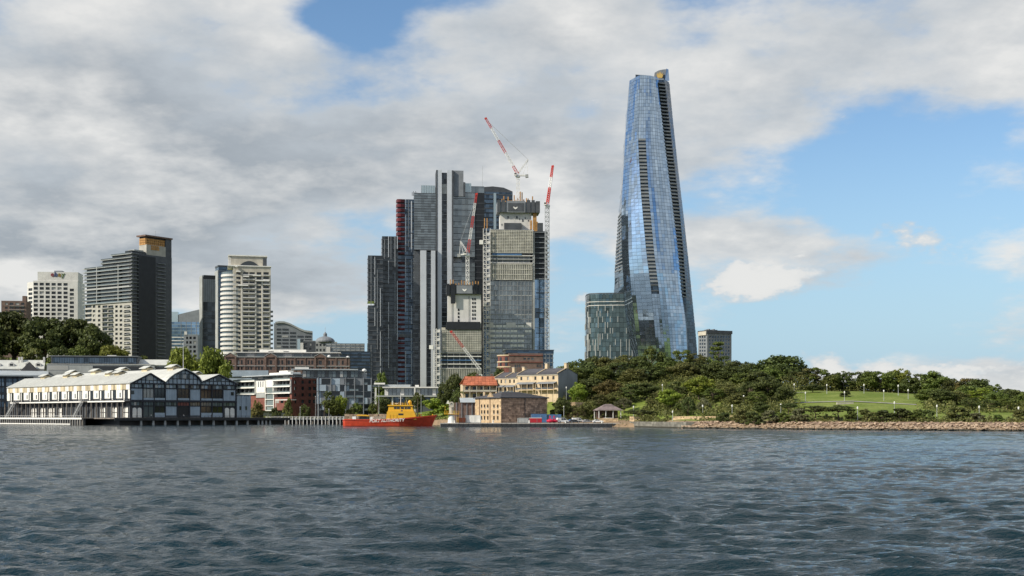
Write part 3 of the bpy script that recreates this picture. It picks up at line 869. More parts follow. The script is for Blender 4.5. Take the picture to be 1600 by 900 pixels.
def city_bits():
    # domed pavilion
    F, W = front(492, 527, 1250, 8)
    r = thing('domed_building', 'small grey stone building with a lantern dome and spire on the skyline', 'building', F.at(W / 2, 0, 18))
    zt = F.z(508, 534)
    box_building(r, F, W, 16, 16, zt, M['grey_conc'], M['g_dark'], front=pxrects(F, [(494 + 5.5 * i, 497 + 5.5 * i) for i in range(6)], [(537, 541), (545, 549)]))
    c = F.at(F.upx(508), 6, zt)
    mb = MB(); mb.lathe(c, [(9.5, 0), (9.5, 1.2), (8.0, 3.2), (5.5, 4.6), (3, 5.4), (1.9, 5.6), (1.9, 8.0), (1.4, 8.7), (0.1, 10.2)], 18); mb.build('dome', M['mid_grey'], r, smooth=False)
    mb = MB(); mb.tube(c + Vector((0, 0, 9.6)), c + Vector((0, 0, 15)), .16); mb.build('spire', M['steel'], r)
    # pale glass block
    F, W = front(509.5, 569.5, 1180, 6)
    r = thing('office_building', 'low pale glass office block with horizontal bands beside the dark towers', 'building', F.at(W / 2, 0, 16))
    zt = F.z(540, 536.5)
    bx('glass_body', M['g_office'], r, F, 0, W, 0, 20, 14, zt)
    for j in range(5):
        z = F.z(540, 539.5 + 4.2 * j); bx('spandrel', M['grey_conc'], r, F, 0, W, -.3, -.004, z, z + .9)
    for i in range(9): bx('mullion', M['mid_grey'], r, F, W * i / 8 - .15, W * i / 8 + .15, -.5, -.31, 14, zt)
    bx('stair_bay', M['white'], r, F, F.upx(510), F.upx(516), -1.5, -.305, 14, F.z(512, 542))
    # dark banded block
    F, W = front(528, 580, 1000, 8)
    r = thing('office_building', 'dark grey banded block at the foot of the dark towers', 'building', F.at(W / 2, 0, 10))
    zt = F.z(550, 549)
    bx('wall', M['dark_grey'], r, F, 0, W, 0, 22, 6, zt)
    for j in range(8):
        z = F.z(550, 553.5 + 5.4 * j); bx('window_band', M['g_navy'], r, F, .8, W - .8, -.15, -.003, z, z + 1.5)
    # dark small blocks between
    F, W = front(474, 493, 1120, 8)
    r = thing('office_building', 'small charcoal block with a white side wall under the wave roof office', 'building', F.at(W / 2, 0, 16))
    zt = F.z(483, 533)
    box_building(r, F, W, 12, 14, zt, M['dark_grey'], M['g_dark'], front=pxrects(F, [(476.5, 480), (483, 486.5)], [(536, 540), (543, 547)]))
    bx('side_pier', M['white'], r, F, -2.6, -.003, -.6, 8, 14, zt - 1.5)
    bx('roof_rail', M['steel'], r, F, 0, W, 0, .3, zt, zt + .5)
    # far glass block behind the turret tower
    F, W = front(123, 134, 1500, 0)
    r = thing('office_tower', 'far blue grey tower sliver between the ebay block and stepped tower', 'tower', F.at(W / 2, 0, 30))
    bx('glass_body', M['g_blue'], r, F, 0, W + 30, 0, 20, 20, F.z(125, 478))
    for j in range(10): bx('spandrel', M['grey_conc'], r, F, 0, W + 30, -.3, -.003, 100 + j * 4.2, 101 + j * 4.2)
city_bits()

def heritage_store():
    D = 850
    F, W = front(348, 546, D, 6)
    root = thing('brick_warehouse', 'long brown brick warehouse with gabled bays and paired arched windows', 'building', F.at(W / 2, 0, 30))
    z0, zt = 3, F.z(440, 558.5)
    mb = MB(); wins = []
    x = 372.0
    xs = []
    bays = [(357.5, 362), (371.5, 374.3), (376.3, 379.2), (386.5, 389.3), (391.5, 394.3), (403, 406), (408, 411), (421, 425.5),
            (434.2, 437.2), (439.6, 442.6), (449.5, 453), (455, 458.5), (464.5, 468), (470, 474), (481.5, 484.5), (486.5, 489.5), (498, 503), (513, 516), (518, 521), (528, 531), (534, 537)]
    for b in bays:
        for (y0, y1) in ((563, 569.5), (573.5, 578)):
            wins.append((F.upx(b[0]), F.upx(b[1]), F.z(440, y1), F.z(440, y0)))
    box_building(root, F, W, 24, z0, zt, M['brick_brown'], M['g_dark'], front=wins, depth=.55)
    for xg in (360, 423, 500.5):
        u = F.upx(xg); hw = 3.9
        zz = zt
        mb = MB(); mb.slab(F, [(u - hw, zz), (u + hw, zz), (u + hw, zz + .6), (u, zz + 2.9), (u - hw, zz + .6)], d0=-.7, d1=3)
        g_ = mb.build('gable', M['brick_brown'], root)
        for s in (-1, 1):
            bx('pilaster', M['brick_brown'], root, F, u + s * 3.4 - .5, u + s * 3.4 + .5, -.7, -.003, z0, zt - .002)
        mb = MB(); mb.bar(F.at(u - hw - .2, -.5, zz + .75), F.at(u, -.5, zz + 3.05), .9, .25); mb.bar(F.at(u, -.5, zz + 3.05), F.at(u + hw + .2, -.5, zz + .75), .9, .25)
        mb.build('coping', M['grey_conc'], root)
    for xg in (368, 382.5, 398, 413, 431, 446, 461, 477, 493, 509, 525, 541):
        u = F.upx(xg); bx('pilaster', M['brick_brown'], root, F, u - .35, u + .35, -.4, -.004, z0, zt - .003)
    bx('parapet', M['grey_conc'], root, F, .1, W - .1, -.5, .8, zt, zt + .45)
    bx('string_course', M['grey_conc'], root, F, .1, W - .1, -.45, -.008, F.z(440, 572.3), F.z(440, 571.4))
    # roof-top storey
    u0, u1 = F.upx(369), F.upx(530)
    za, zb = zt + .45, F.z(440, 551)
    bx('penthouse', M['grey_conc'], root, F, u0, u1, 4, 20, za - .4, zb)
    for i in range(11):
        a = u0 + (u1 - u0) * i / 11
        bx('penthouse_window', M['g_pale'], root, F, a + .7, a + (u1 - u0) / 11 - .7, 3.8, 3.995, za + .3, zb - .3)
    bx('penthouse_roof', M['white'], root, F, u0 - 2, u1 + 1, 2.6, 21, zb, zb + .55)
    bx('skylight_roof', M['white_paint'], root, F, F.upx(404), F.upx(477), 7, 15, zb + .55, F.z(440, 545.3))
    for i in range(2):
        a = F.upx(418 + 24 * i); bx('skylight', M['g_dark'], root, F, a, a + 3.4, 6.7, 6.99, zb + .7, zb + 1.2)
    for xv, yv in ((514, 556.5), (543.5, 558), (350.5, 556)):
        c = F.at(F.upx(xv), 2, F.z(xv, yv) - 1.0)
        mb = MB(); mb.lathe(c, [(.35, -1.0), (.35, 0), (1.05, .25), (1.25, .9), (1.0, 1.5), (.1, 1.9)], 12)
        mb.build('roof_ventilator', M['white_steel'], root, smooth=True)
    bx('hoarding', M['clad_blue'], root, F, F.upx(350), F.upx(420), -4, -3.6, z0, F.z(380, 579))
heritage_store()
# ================================================================== DARK OFFICE TOWERS AND BUILDING SITES
def ribbed_tower(name, label, xl, xr, D, ytop, deg, z0, fins, band=3.75, notch=None, mat='g_black'):
    F, W = front(xl, xr, D, deg)
    r = thing(name, label, 'tower', F.at(W / 2, 4, z0))
    zt = F.z(xl, ytop)
    if notch:
        za, zb = F.z(xl, notch[0]), F.z(xl, notch[1])
        bx('glass_body', M[mat], r, F, 0, W, 0, 26, z0, zb)
        bx('glass_body', M[mat], r, F, W * .42, W, 0, 26, zb, za)
        bx('glass_body', M[mat], r, F, 0, W, 0, 26, za, zt)
    else:
        bx('glass_body', M[mat], r, F, 0, W, 0, 26, z0, zt)
    mb = MB(); ms = MB()
    rng = random.Random(int(xl))
    z = z0 + 1
    while z < zt - 1:
        inside = notch and zb - 1 < z < za + 1
        u0 = W * .42 if inside else 0
        bx('floor_band', M['dark_grey'], r, F, u0 - (.5 if not inside else 0), W, -.55, -.003, z, z + .75)
        z += band
    for (t, w, mt) in fins:
        mb = MB()
        z = z0 + 6
        while z < zt - 6:                      # broken vertical blades
            L = rng.uniform(10, 34)
            if rng.random() < .78: mb.box(F, W * t - w / 2, W * t + w / 2, -1.1, -.56, z, min(zt, z + L))
            z += L + rng.uniform(.5, 6)
        mb.build('sun_blades', M[mt], r, kind='stuff')
    return r, F, W, zt

def office_towers():
    z0 = 4
    ribbed_tower('office_tower', 'lowest dark office tower with a notch, left end of the dark cluster', 575, 598.5, 1080, 399, 8, z0,
                 [(.2, .5, 'mid_grey'), (.45, .4, 'silver'), (.62, .5, 'mid_grey'), (.82, .4, 'silver')], notch=(470.5, 477))
    ribbed_tower('office_tower', 'dark glass office tower stepping up beside the maroon finned tower', 597, 622, 1095, 369, 8, z0,
                 [(.15, .5, 'mid_grey'), (.4, .5, 'silver'), (.55, .5, 'mid_grey'), (.8, .9, 'mid_grey'), (.95, .5, 'silver')])
    # tower with maroon fins
    r, F, W, zt = ribbed_tower('office_tower', 'dark tower with maroon horizontal fins along its left edge', 621, 649, 1110, 311, 8, z0,
                               [(.45, .6, 'silver'), (.62, .4, 'mid_grey'), (.78, .9, 'silver'), (.92, .5, 'mid_grey')], mat='g_navy')
    wr = W * .40
    me = MB().poly([(0, 0), (wr, 0)] + [(wr, -.9)] + [(wr * .45 - wr * .55 * math.sin(R(t)) * 1.0, -.9 - 1.2 * math.cos(R(t))) for t in (0, 20, 40, 60, 80, 95)] + [(-1.0, 6)], 0, 1).mesh('maroon_fin', M['fin_red'])
    z = zt - 3.0; j = 0
    while z > z0 + 6:
        h = 2.6 if j < 9 else 1.7
        if not (F.z(630, 412) < z < F.z(630, 405) or F.z(630, 526) < z < F.z(630, 519)):
            o = piece('maroon_fin', me, r, F.at(0, -.56, z), F.a, (1, 1, h))
        z -= 4.1; j += 1
    bx('sky_lobby', M['mid_grey'], r, F, W * .1, W * 1.1, -.9, -.58, F.z(635, 414), F.z(635, 409))
    bx('sky_lobby', M['mid_grey'], r, F, W * .1, W * 1.1, -.9, -.58, F.z(635, 527), F.z(635, 522))

    # ---- the tallest of the group: grey glass, silver lift shafts
    D = 1100
    F, W = front(647, 744, D, 6)
    r = thing('office_tower', 'tallest dark office tower with paired silver lift shafts and glass roof boxes', 'tower', F.at(W / 2, 4, z0))
    px = F.upx
    # left wing
    zt, zl = F.z(660, 302), F.z(660, 390)
    bx('glass_wing', M['g_office'], r, F, 0, px(681), 0, 30, zl, zt)
    bx('recessed_glass', M['g_black'], r, F, -1, px(681), 2.5, 30, z0, zl - .003)
    n = 22
    for j in range(n + 1):
        z = zl + (zt - zl) * j / n; bx('floor_band', M['dark_grey'], r, F, -.2, px(681), -.25, -.004, z - .25, z + .2)
    z = zl - 4
    while z > z0 + 5:
        bx('floor_band', M['mid_grey'], r, F, -1, px(656), 2.2, 2.495, z, z + .4); z -= 4.0
    mb = MB()
    for i in range(9): mb.box(F, px(647) + i * .95, px(647) + i * .95 + .25, 1.7, 2.19, F.z(650, 470), zl - 1)
    mb.build('sun_blades', M['mid_grey'], r, kind='stuff')
    # right wing
    zr = F.z(725, 300)
    bx('glass_wing', M['g_office'], r, F, px(706), px(742), 0.01, 34, F.z(725, 402), zr)
    bx('glass_wing', M['g_office'], r, F, px(706), px(742), 0.02, 34, z0, F.z(725, 410))
    bx('sky_lobby', M['white'], r, F, px(707), px(722), 3, 20, F.z(725, 410), F.z(725, 402))
    bx('sky_lobby', M['g_black'], r, F, px(722), px(742), 1, 30, F.z(725, 410), F.z(725, 402))
    z = F.z(725, 402)
    while z < zr:
        bx('floor_band', M['dark_grey'], r, F, px(706), px(742), -.25, .006, z, z + .45); z += 5.05
    z = F.z(725, 410)
    while z > F.z(725, 520):
        bx('floor_band', M['dark_grey'], r, F, px(706), px(742), -.25, .016, z - .45, z); z -= 3.9
    bx('shaded_side', M['black'], r, F, px(742) + .004, px(757), 0.6, 38, z0, zr - .5)  # shade put into the colour: black on the side away from the sun
    for j in range(14):
        z = F.z(750, 318 + 9 * j); bx('side_band', M['dark_grey'], r, F, px(742) + .1, px(757) + .1, .35, .596, z, z + .5)
    # silver shafts
    zs = F.z(700, 267)
    bx('shaft_edge', M['dark_grey'], r, F, px(681.3), px(683.4), -3.2, 16, z0, zs)
    bx('lift_shaft', M['silver'], r, F, px(683.4) + .003, px(690), -3.0, 15, z0, zs)
    bx('shaft_glass', M['g_black'], r, F, px(690) + .003, px(698.4), -.5, 12, z0, F.z(695, 270))
    bx('lift_shaft', M['silver'], r, F, px(698.4) + .003, px(705.6), -3.0, 15, z0, zs)
    bx('shaft_edge', M['dark_grey'], r, F, px(705.6) + .003, px(708), -3.2, 16, z0, zs)
    bx('core_wall', M['mid_grey'], r, F, px(708) + .003, px(724), -1.2, 15, zr - 4, zs + .2)
    bx('core_wall', M['dark_grey'], r, F, px(724) + .003, px(727), -1.0, 14, zr - 4, F.z(725, 285))
    z = zs - 26
    while z > z0 + 5:
        bx('shaft_band', M['mid_grey'], r, F, px(690) + .3, px(698.4) - .3, -.75, -.503, z, z + .5); z -= 4.0
    bx('shaft_louvre', M['grey_conc'], r, F, px(690.3), px(698), -.7, -.504, F.z(695, 303), F.z(695, 288))
    # low pair of shafts in front
    zq = F.z(668, 393)
    for (a, b) in ((656.5, 665.5), (673, 679.5)):
        bx('lift_shaft', M['silver'], r, F, px(a), px(b), -7, -1, z0, zq)
        bx('shaft_edge', M['dark_grey'], r, F, px(b) + .003, px(b) + .6, -7.1, -1, z0, zq)
    bx('shaft_glass', M['g_black'], r, F, px(665.5) + .7, px(673) - .003, -5.5, -1, z0, zq - 1)
    bx('shaft_cap', M['dark_grey'], r, F, px(656), px(681), -6.8, 0, zq, zq + .9)
    z = zq - 4
    while z > z0 + 5:
        bx('shaft_band', M['mid_grey'], r, F, px(665.5) + .75, px(673) - .1, -5.8, -5.503, z, z + .45); z -= 4.0
    # roof boxes
    bx('roof_box', M['g_clear'], r, F, px(658.5), px(680), 2, 20, zt, F.z(668, 289))
    bx('roof_box', M['g_clear'], r, F, px(727) + .01, px(736.5), 1, 20, zr, F.z(730, 286))
    bx('roof_box', M['g_office'], r, F, px(736.5) + .003, px(757), 3, 22, zr, F.z(745, 290))
    mb = MB()
    for i in range(6): mb.box(F, px(658.5) + i * 2.1, px(658.5) + i * 2.1 + .2, 1.8, 1.995, zt, F.z(668, 289))
    mb.build('roof_mullions', M['mid_grey'], r, kind='stuff')
    mb = MB(); mb.tube(F.at(px(755), 8, zr), F.at(px(755), 8, F.z(755, 256)), .16); mb.build('mast', M['steel'], r)
    mb = MB()
    for i in range(5): mb.box(F, px(644) + i * 1.0, px(644) + i * 1.0 + .4, 5, 8, zt - 1, zt + 1.6 + (i % 2))
    mb.build('roof_plant', M['dark_grey'], r, kind='stuff')

    # dark tower behind
    F, W = front(756.5, 801, 1220, 10)
    r = thing('office_tower', 'navy glass office tower behind the building site, sloping roof corner', 'tower', F.at(W / 2, 4, z0))
    zt = F.z(775, 300)
    bx('glass_body', M['g_navy'], r, F, 0, W, 0, 30, z0, zt)
    mb = MB(); mb.slab(F, [(0, zt), (W, zt), (W, F.z(800, 299)), (F.upx(787), F.z(787, 293)), (F.upx(770), F.z(770, 291)), (0, F.z(757, 292))], d0=.4, d1=28); mb.build('raked_roof', M['dark_grey'], r)
    for j in range(30):
        z = zt - 2 - j * 4.4; bx('floor_band', M['black'] if j % 3 else M['dark_grey'], r, F, -.1, W, -.4, -.004, z - 1.0, z)
    bx('glass_stair', M['g_clear'], r, F, F.upx(771), F.upx(775), -1.2, -.405, F.z(773, 372), F.z(773, 302))
office_towers()

def mesh_screen(r, F, u0, u1, z0, z1, nu, nz, mat='screen', d=-1.2, back='screen_dark', name='scaffold_screen'):
    """scaffold wrap: cloth behind, ledgers and standards in front"""
    bx(name, M[back], r, F, u0, u1, d + .35, d + .45, z0, z1)
    mb = MB()
    for i in range(nu + 1):
        u = u0 + (u1 - u0) * i / nu; mb.box(F, u - .16, u + .16, d, d + .16, z0, z1)
    for j in range(nz + 1):
        z = z0 + (z1 - z0) * j / nz; mb.box(F, u0 - .2, u1 + .2, d - .17, d - .003, z - .16, z + .16)
    mb.build('scaffold_frame', M[mat], r, kind='stuff')

def hoist_tower(r, F, u0, u1, z0, z1, d=-3.5):
    mb = MB(); w = u1 - u0
    for u in (u0, u0 + w * .45, u1):
        mb.box(F, u - .22, u + .22, d, d + .4, z0, z1); mb.box(F, u - .22, u + .22, d + 2.6, d + 3.0, z0, z1)
    z = z0; j = 0
    while z < z1 - 2.5:
        mb.box(F, u0, u1, d - .16, d - .003, z, z + .38); mb.box(F, u0, u1, d + 2.6, d + 2.9, z + .003, z + .38)
        mb.bar(F.at(u0, d + .2, z + .2), F.at(u0 + w * .45, d + .2, z + 2.9), .22)
        if j % 2: mb.box(F, u0 + w * .5, u1 - .1, d + .2, d + .45, z + .4, z + 2.1)
        z += 3.3; j += 1
    mb.build('hoist_scaffold', M['white'], r, kind='stuff')

def bird_mark(r, F, u, z, s, d):
    pts = [(-1.3, .55), (-.5, .35), (0, .0), (.5, .35), (1.3, .5), (.9, -.2), (.25, -.85), (-.35, -.75), (-.95, -.2)]
    mb = MB(); mb.slab(F, [(u + x * s, z + y * s) for x, y in pts][::-1], d0=d, d1=d + .1)
    mb.build('white_emblem', M['white_paint'], r)

def site_one():
    D = 1020; z0 = 6
    F, W = front(763, 831, D, 4)
    r = thing('tower_under_construction', 'unfinished tower with scaffold screens, white core and orange props on top', 'building', F.at(W / 2, 4, z0))
    px = F.upx
    fz = lambda y: F.z(797, y)
    FR = side_right(F, W); Ls = FR.upx(857.5); Ls = 30 if not (0 < Ls < 60) else Ls
    # glazed lower floors
    bx('structure_core', M['mid_grey'], r, F, 1.5, W - 1, 1.2, 26, z0, fz(358))
    ng = 40; zg = fz(439)
    fl = 3.85
    z = zg; j = 0
    cols = [0, .17, .33, .5, .67, .83, 1.0]
    rng = random.Random(3)
    while z > z0 + 3:
        j += 1
        for i in range(6):
            lit = (j > 9 and j not in (16, 17, 18)) and rng.random() < (.85 if i < 5 else .5)
            mt = 'g_clear' if lit else 'g_office'
            a, b = W * cols[i], W * cols[i + 1]
            bx('glass_panel', M['g_office'], r, F, a + .08, b - .08, 0.05, .3, z - fl + .35, z - .35)
            if lit: bx('blind', M['white_paint'], r, F, a + .3, b - .3, -.12, .046, z - fl * .62, z - .55)
        bx('floor_edge', M['grey_conc'] if j % 4 == 0 else M['mid_grey'], r, F, 0, W, -.3, .32, z - .3, z + .28)
        z -= fl
    for i in range(13):
        u = W * i / 12; bx('mullion', M['steel'], r, F, u - .09, u + .09, -.5, -.31, z0, zg)
    for (x0, x1) in ((764, 771), (791, 806), (822, 830)):
        bx('white_sheet', M['white'], r, F, px(x0), px(x1), -.62, -.51, fz(512), fz(504))
    # screens and open floors
    mesh_screen(r, F, px(768), W, fz(437), fz(413), 22, 3)
    mesh_screen(r, F, px(766), W + .5, fz(395), fz(360), 24, 15)
    for (y, mt) in ((411, 'white'), (405, 'grey_conc'), (399.5, 'white'), (396, 'dark_grey')):
        bx('open_floor', M[mt], r, F, px(766), W + .8, -.8, 24, fz(y) - .35, fz(y) + .35)
    bx('safety_netting', M['blue_tarp'], r, F, px(769), px(815), -1.0, -.805, fz(399), fz(396.5))
    for i in range(8): 
        u = px(769) + i * (W - px(769)) / 7.5; bx('prop', M['grey_conc'], r, F, u - .25, u + .25, .3, .8, fz(412.5), fz(395.5))
    hoist_tower(r, F, px(755), px(765.5), z0, fz(358))
    for x in (757, 761): 
        mb = MB(); mb.tube(F.at(px(x), -2, fz(358)), F.at(px(x), -2, fz(342)), .35); mb.build('hoist_mast', M['orange_wood'], r)
    # right side: open dark floors above, blue glass below
    bx('side_core', M['black'], r, F, W - .9, px(856), 2.5, 25.9, z0, fz(360))
    for j in range(19):
        z = fz(435) + j * (fz(362) - fz(435)) / 18
        if j % 2 == 0: bx('open_floor', M['mid_grey'], r, F, W - .5, px(857), 1.3, 26, z - .25, z + .3)
    nb = 14
    for j in range(nb):
        za = z0 + (fz(436) - z0) * j / nb; zb = z0 + (fz(436) - z0) * (j + 1) / nb
        for (a, b) in ((835.5, 842.5), (843.2, 850), (850.7, 857)):
            bx('glass_panel', M['g_blue'] if (j * 3 + int(a)) % 5 else M['g_navy'], r, F, px(a), px(b), 1.9, 2.2, za + .15, zb - .15)
        bx('floor_edge', M['mid_grey'], r, F, px(835), px(857.3), 1.7, 2.4, zb - .16, zb + .16)
    for x in (833, 834.7): bx('edge_column', M['grey_conc'], r, F, px(x) - .4, px(x) + .4, -.4, 1.2, z0, fz(362))
    for y in (457, 488, 520): bx('bracket', M['black'], r, F, px(838), px(857.5), 1.0, 1.69, fz(y) - .3, fz(y) + .3)
    # core on top
    bx('concrete_core', M['white'], r, F, px(782), px(831), 4, 18, fz(358) - 1, fz(331))
    rng = random.Random(4)
    for i in range(10):
        u = px(784 + i * 4.6); zc = fz(355 - rng.uniform(0, 16)); bx('core_opening', M['dark_grey'], r, F, u, u + rng.uniform(.5, 1.4), 3.8, 3.995, zc, zc + rng.uniform(.8, 2.2))
    bx('rubble_deck', M['dark_grey'], r, F, px(788), px(815), 1, 3.7, fz(358), fz(348))
    bx('formwork_ring', M['mid_grey'], r, F, px(777), px(844), 1.5, 20, fz(331) + .003, fz(315))
    for (a, b) in ((777, 781.5), (784, 789.5), (792, 821), (823, 829), (830.5, 836), (837, 844)):
        bx('formwork_panel', M['dark_grey'] if b - a < 20 else M['mid_grey'], r, F, px(a) + .1, px(b) - .1, .7, 1.49, fz(331.5), fz(313.5) + (.8 if b - a < 7 else 0))
    bx('site_banner', M['dark_grey'], r, F, px(794), px(818.5), .45, .695, fz(329.5), fz(317))
    bird_mark(r, F, px(805.5), fz(324.2), 1.5, .3)
    rng = random.Random(8)
    for i in range(17):
        u = px(785 + i * 3.2); h = rng.uniform(2, 6) if i not in (9, 10) else 9
        bx('prop', M['orange_wood'], r, F, u - .42, u + .42, 5 + (i % 3) * 3, 5.8 + (i % 3) * 3, fz(315), fz(315) + h)
    for (x0, x1, y0, y1) in ((833.5, 839, 358, 330.5), (835, 841, 360, 345), (829, 832, 357, 343)):
        bx('jump_form', M['orange_wood'], r, F, px(x0), px(x1), 3.0, 6, fz(y0), fz(y1))
    bx('jump_form', M['dark_grey'], r, F, px(840), px(849), 2.5, 9, fz(360), fz(347))
    bx('loading_box', M['white_paint'], r, F, px(749), px(755) - .3, -4, -2, fz(383), fz(376.5))
    bx('loading_box', M['white_paint'], r, F, px(756), px(759), -5, -3.7, fz(480), fz(474))

    # ---- second, lower site
    D = 985
    F, W = front(688, 751.5, D, 4)
    r = thing('tower_under_construction', 'lower half built tower wrapped in scaffold below a white lift core', 'building', F.at(W / 2, 4, z0))
    px = F.upx; fz = lambda y: F.z(720, y)
    bx('structure_core', M['dark_grey'], r, F, 1, W - .6, 1.2, 24, z0, fz(516))
    mesh_screen(r, F, px(691), W, fz(549), fz(516), 22, 12)
    mesh_screen(r, F, px(690), W, z0, fz(576), 22, 3)
    for (y, mt) in ((551.5, 'grey_conc'), (557, 'white'), (563, 'blue_tarp'), (569, 'white'), (575.5, 'grey_conc')):
        bx('open_floor', M[mt], r, F, px(688.5), W + .2, -.9, 22, fz(y) - .3, fz(y) + .4)
    for i in range(7):
        u = px(690) + i * (W - px(690)) / 6.5; bx('prop', M['grey_conc'], r, F, u - .25, u + .25, .2, .7, fz(575.2), fz(551.8))
    hoist_tower(r, F, px(677.5), px(688) - .4, z0, fz(514))
    bx('hoist_cage', M['white_paint'], r, F, px(670.5), px(677), -4, -1.5, fz(546), fz(540))
    bx('debris_hood', M['black'], r, F, px(697.5), W - .3, -2.2, 16, fz(515), fz(506))
    bx('debris_hood', M['black'], r, F, px(698), W - .6, -1.6, 15, fz(506) + .003, fz(503))
    bx('concrete_core', M['white'], r, F, px(700), W + .3, 5, 18, fz(512), fz(459))
    rng = random.Random(9)
    for j in range(6):
        for (a, b) in ((738, 740.2), (741.5, 743.7)):
            if j < 6: bx('core_window', M['black'], r, F, px(a), px(b), 4.8, 4.995, fz(468 + 6.1 * j), fz(464.5 + 6.1 * j))
    for j in range(4): bx('core_window', M['black'], r, F, px(715.5), px(718), 4.8, 4.995, fz(485 + 5.6 * j), fz(481.5 + 5.6 * j))
    for x in (706.5, 733): 
        mb = MB(); mb.tube(F.at(px(x), 4.6, fz(508)), F.at(px(x), 4.6, fz(462)), .15); mb.build('drain_pipe', M['dark_grey'], r)
    bx('formwork_ring', M['dark_grey'], r, F, px(697.5), W + .6, 3, 20, fz(459) + .003, fz(444.5))
    for (a, b, y1) in ((698, 702.5, 462), (704.5, 711.5, 474), (740, 746), (747.5, 752.5)) if False else ((698, 702.5, 462), (704.5, 711.5, 474), (740, 746, 459), (747.5, 752.5, 459)):
        bx('formwork_panel', M['black'], r, F, px(a), px(b), 2.0, 2.99, fz(y1), fz(443))
    bx('site_banner', M['mid_grey'], r, F, px(713.5), px(738.5), 2.3, 2.99, fz(458), fz(445.5))
    bird_mark(r, F, px(726), fz(452.3), 1.45, 2.1)
    rng = random.Random(2)
    for i in range(11):
        u = px(704 + 4.4 * i); bx('prop', M['orange_wood'], r, F, u - .35, u + .35, 5 + i % 3 * 2, 5.6 + i % 3 * 2, fz(444.5), fz(444.5) + rng.uniform(1.5, 4.5))
    bx('roof_deck_box', M['pale_stone'], r, F, px(690), px(696), -1, 2, fz(516), fz(512))
site_one()

# ------------------------------------------------------------------ cranes
def lattice(mb, a, b, w0, w1, n, th):
    """four-chord lattice boom from a to b"""
    a = Vector(a); b = Vector(b); t = (b - a).normalized()
    up = Vector((0, 0, 1)) if abs(t.z) < .95 else Vector((0, 1, 0))
    x = t.cross(up).normalized(); y = x.cross(t).normalized()
    ring = lambda k: [a.lerp(b, k / n) + (x * sx + y * sy) * (w0 + (w1 - w0) * k / n) / 2 for sx, sy in ((-1, -1), (1, -1), (1, 1), (-1, 1))]
    for k in range(n):
        p, q = ring(k), ring(k + 1)
        for i in range(4):
            mb.bar(p[i], q[i], th); mb.bar(p[i], q[(i + 1) % 4], th * .7)
        for i in range(4): mb.bar(q[i], q[(i + 1) % 4], th * .7)

def luffing_crane(label, D, mast_px, mast_y0, mast_y1, pivot, tip, segs, aframe, tail, th=.34, w=2.0, mast_mat='white_steel', cab=True, rope=True):
    """mast column, pivot/tip/aframe/tail given as photo positions at distance D"""
    base = W3(mast_px, mast_y0, D); top = W3(mast_px, mast_y1, D)
    r = thing('tower_crane', label, 'crane', base, 'tower cranes on the building sites')
    n = max(4, int((top - base).length / 3.4))
    if mast_y0 != mast_y1:
        mb = MB(); lattice(mb, base, top, w, w, n, th); mb.build('mast', M[mast_mat], r, kind='stuff')
    P = W3(pivot[0], pivot[1], D); T = W3(tip[0], tip[1], D); T.y += tip[2] if len(tip) > 2 else 0
    jl = (T - P).length
    for (t0, t1, mt) in segs:
        a, b = P.lerp(T, t0), P.lerp(T, t1)
        mb = MB(); lattice(mb, a, b, 1.9 - .6 * t0, 1.9 - .6 * t1, max(2, int(jl * (t1 - t0) / 2.6)), th * .8)
        mb.build('jib_section', M[mt], r, kind='stuff')
    mb = MB(); mb.bar(T + Vector((-.9, 0, -.4)), T + Vector((.9, 0, .3)), 1.6, 1.2); mb.build('jib_head', M[segs[-1][2]], r)
    if aframe:
        A = W3(aframe[0], aframe[1], D); Tl = W3(tail[0], tail[1], D)
        mb = MB(); lattice(mb, P, A, .9, .7, max(3, int((A - P).length / 2.5)), th * .7); mb.bar(A, Tl, .3); mb.bar(A, P.lerp(Tl, .55), .25)
        mb.build('a_frame', M['white_steel'], r, kind='stuff')
        mb = MB(); c = P.lerp(Tl, .5); mb.bar(P + Vector((-.8, 0, -1.0)), Tl + Vector((0, 0, -.6)), 2.2, 1.0); mb.build('machine_deck', M['white_steel'], r)
        mb = MB(); mb.bar(Tl + Vector((-1.6, 0, -1.2)), Tl + Vector((.8, 0, -1.0)), 2.6, 2.4); mb.build('counterweight', M['grey_conc'], r)
        mb = MB()
        for s in (-.35, .35): mb.bar(A + Vector((0, s, 0)), P.lerp(T, .93) + Vector((0, s, .6)), .16)
        mb.build('luffing_rope', M['steel'], r, kind='stuff')
    if cab: mb = MB(); mb.lathe(P + Vector((0, 0, -3.0)), [(1.7, 0), (1.9, .5), (1.9, 1.6), (1.2, 2.4)], 14); mb.build('slew_ring', M['white_steel'], r)
    if cab:
        mb = MB(); mb.abox(P.x - 2.9, P.x - 1.0, P.y - 2.6, P.y - .6, P.z - 1.6, P.z + .6); c = mb.build('operator_cab', M['white_paint'], r)
        mb = MB(); mb.abox(P.x - 2.7, P.x - 1.2, P.y - 2.68, P.y - 2.605, P.z - .7, P.z + .4); mb.build('cab_window', M['g_dark'], c)
    return r
W_, R_ = 'white_steel', 'crane_red'
luffing_crane('red and white luffing crane reaching left above the unfinished tower', 1030, 809.5, 315, 280, (809, 272), (759, 185),
              [(0, .14, R_), (.14, .38, W_), (.38, .6, R_), (.6, .82, W_), (.82, 1, R_)], (825, 249), (824, 273), w=2.6)
luffing_crane('red and white crane on a tall grey mast right of the unfinished tower', 1000, 855, 588, 325, (855.5, 318), (865.5, 248, 30),
              [(0, .4, R_), (.4, .68, W_), (.68, .9, R_), (.9, 1, R_)], None, None, w=3.2, th=.5, mast_mat='steel')
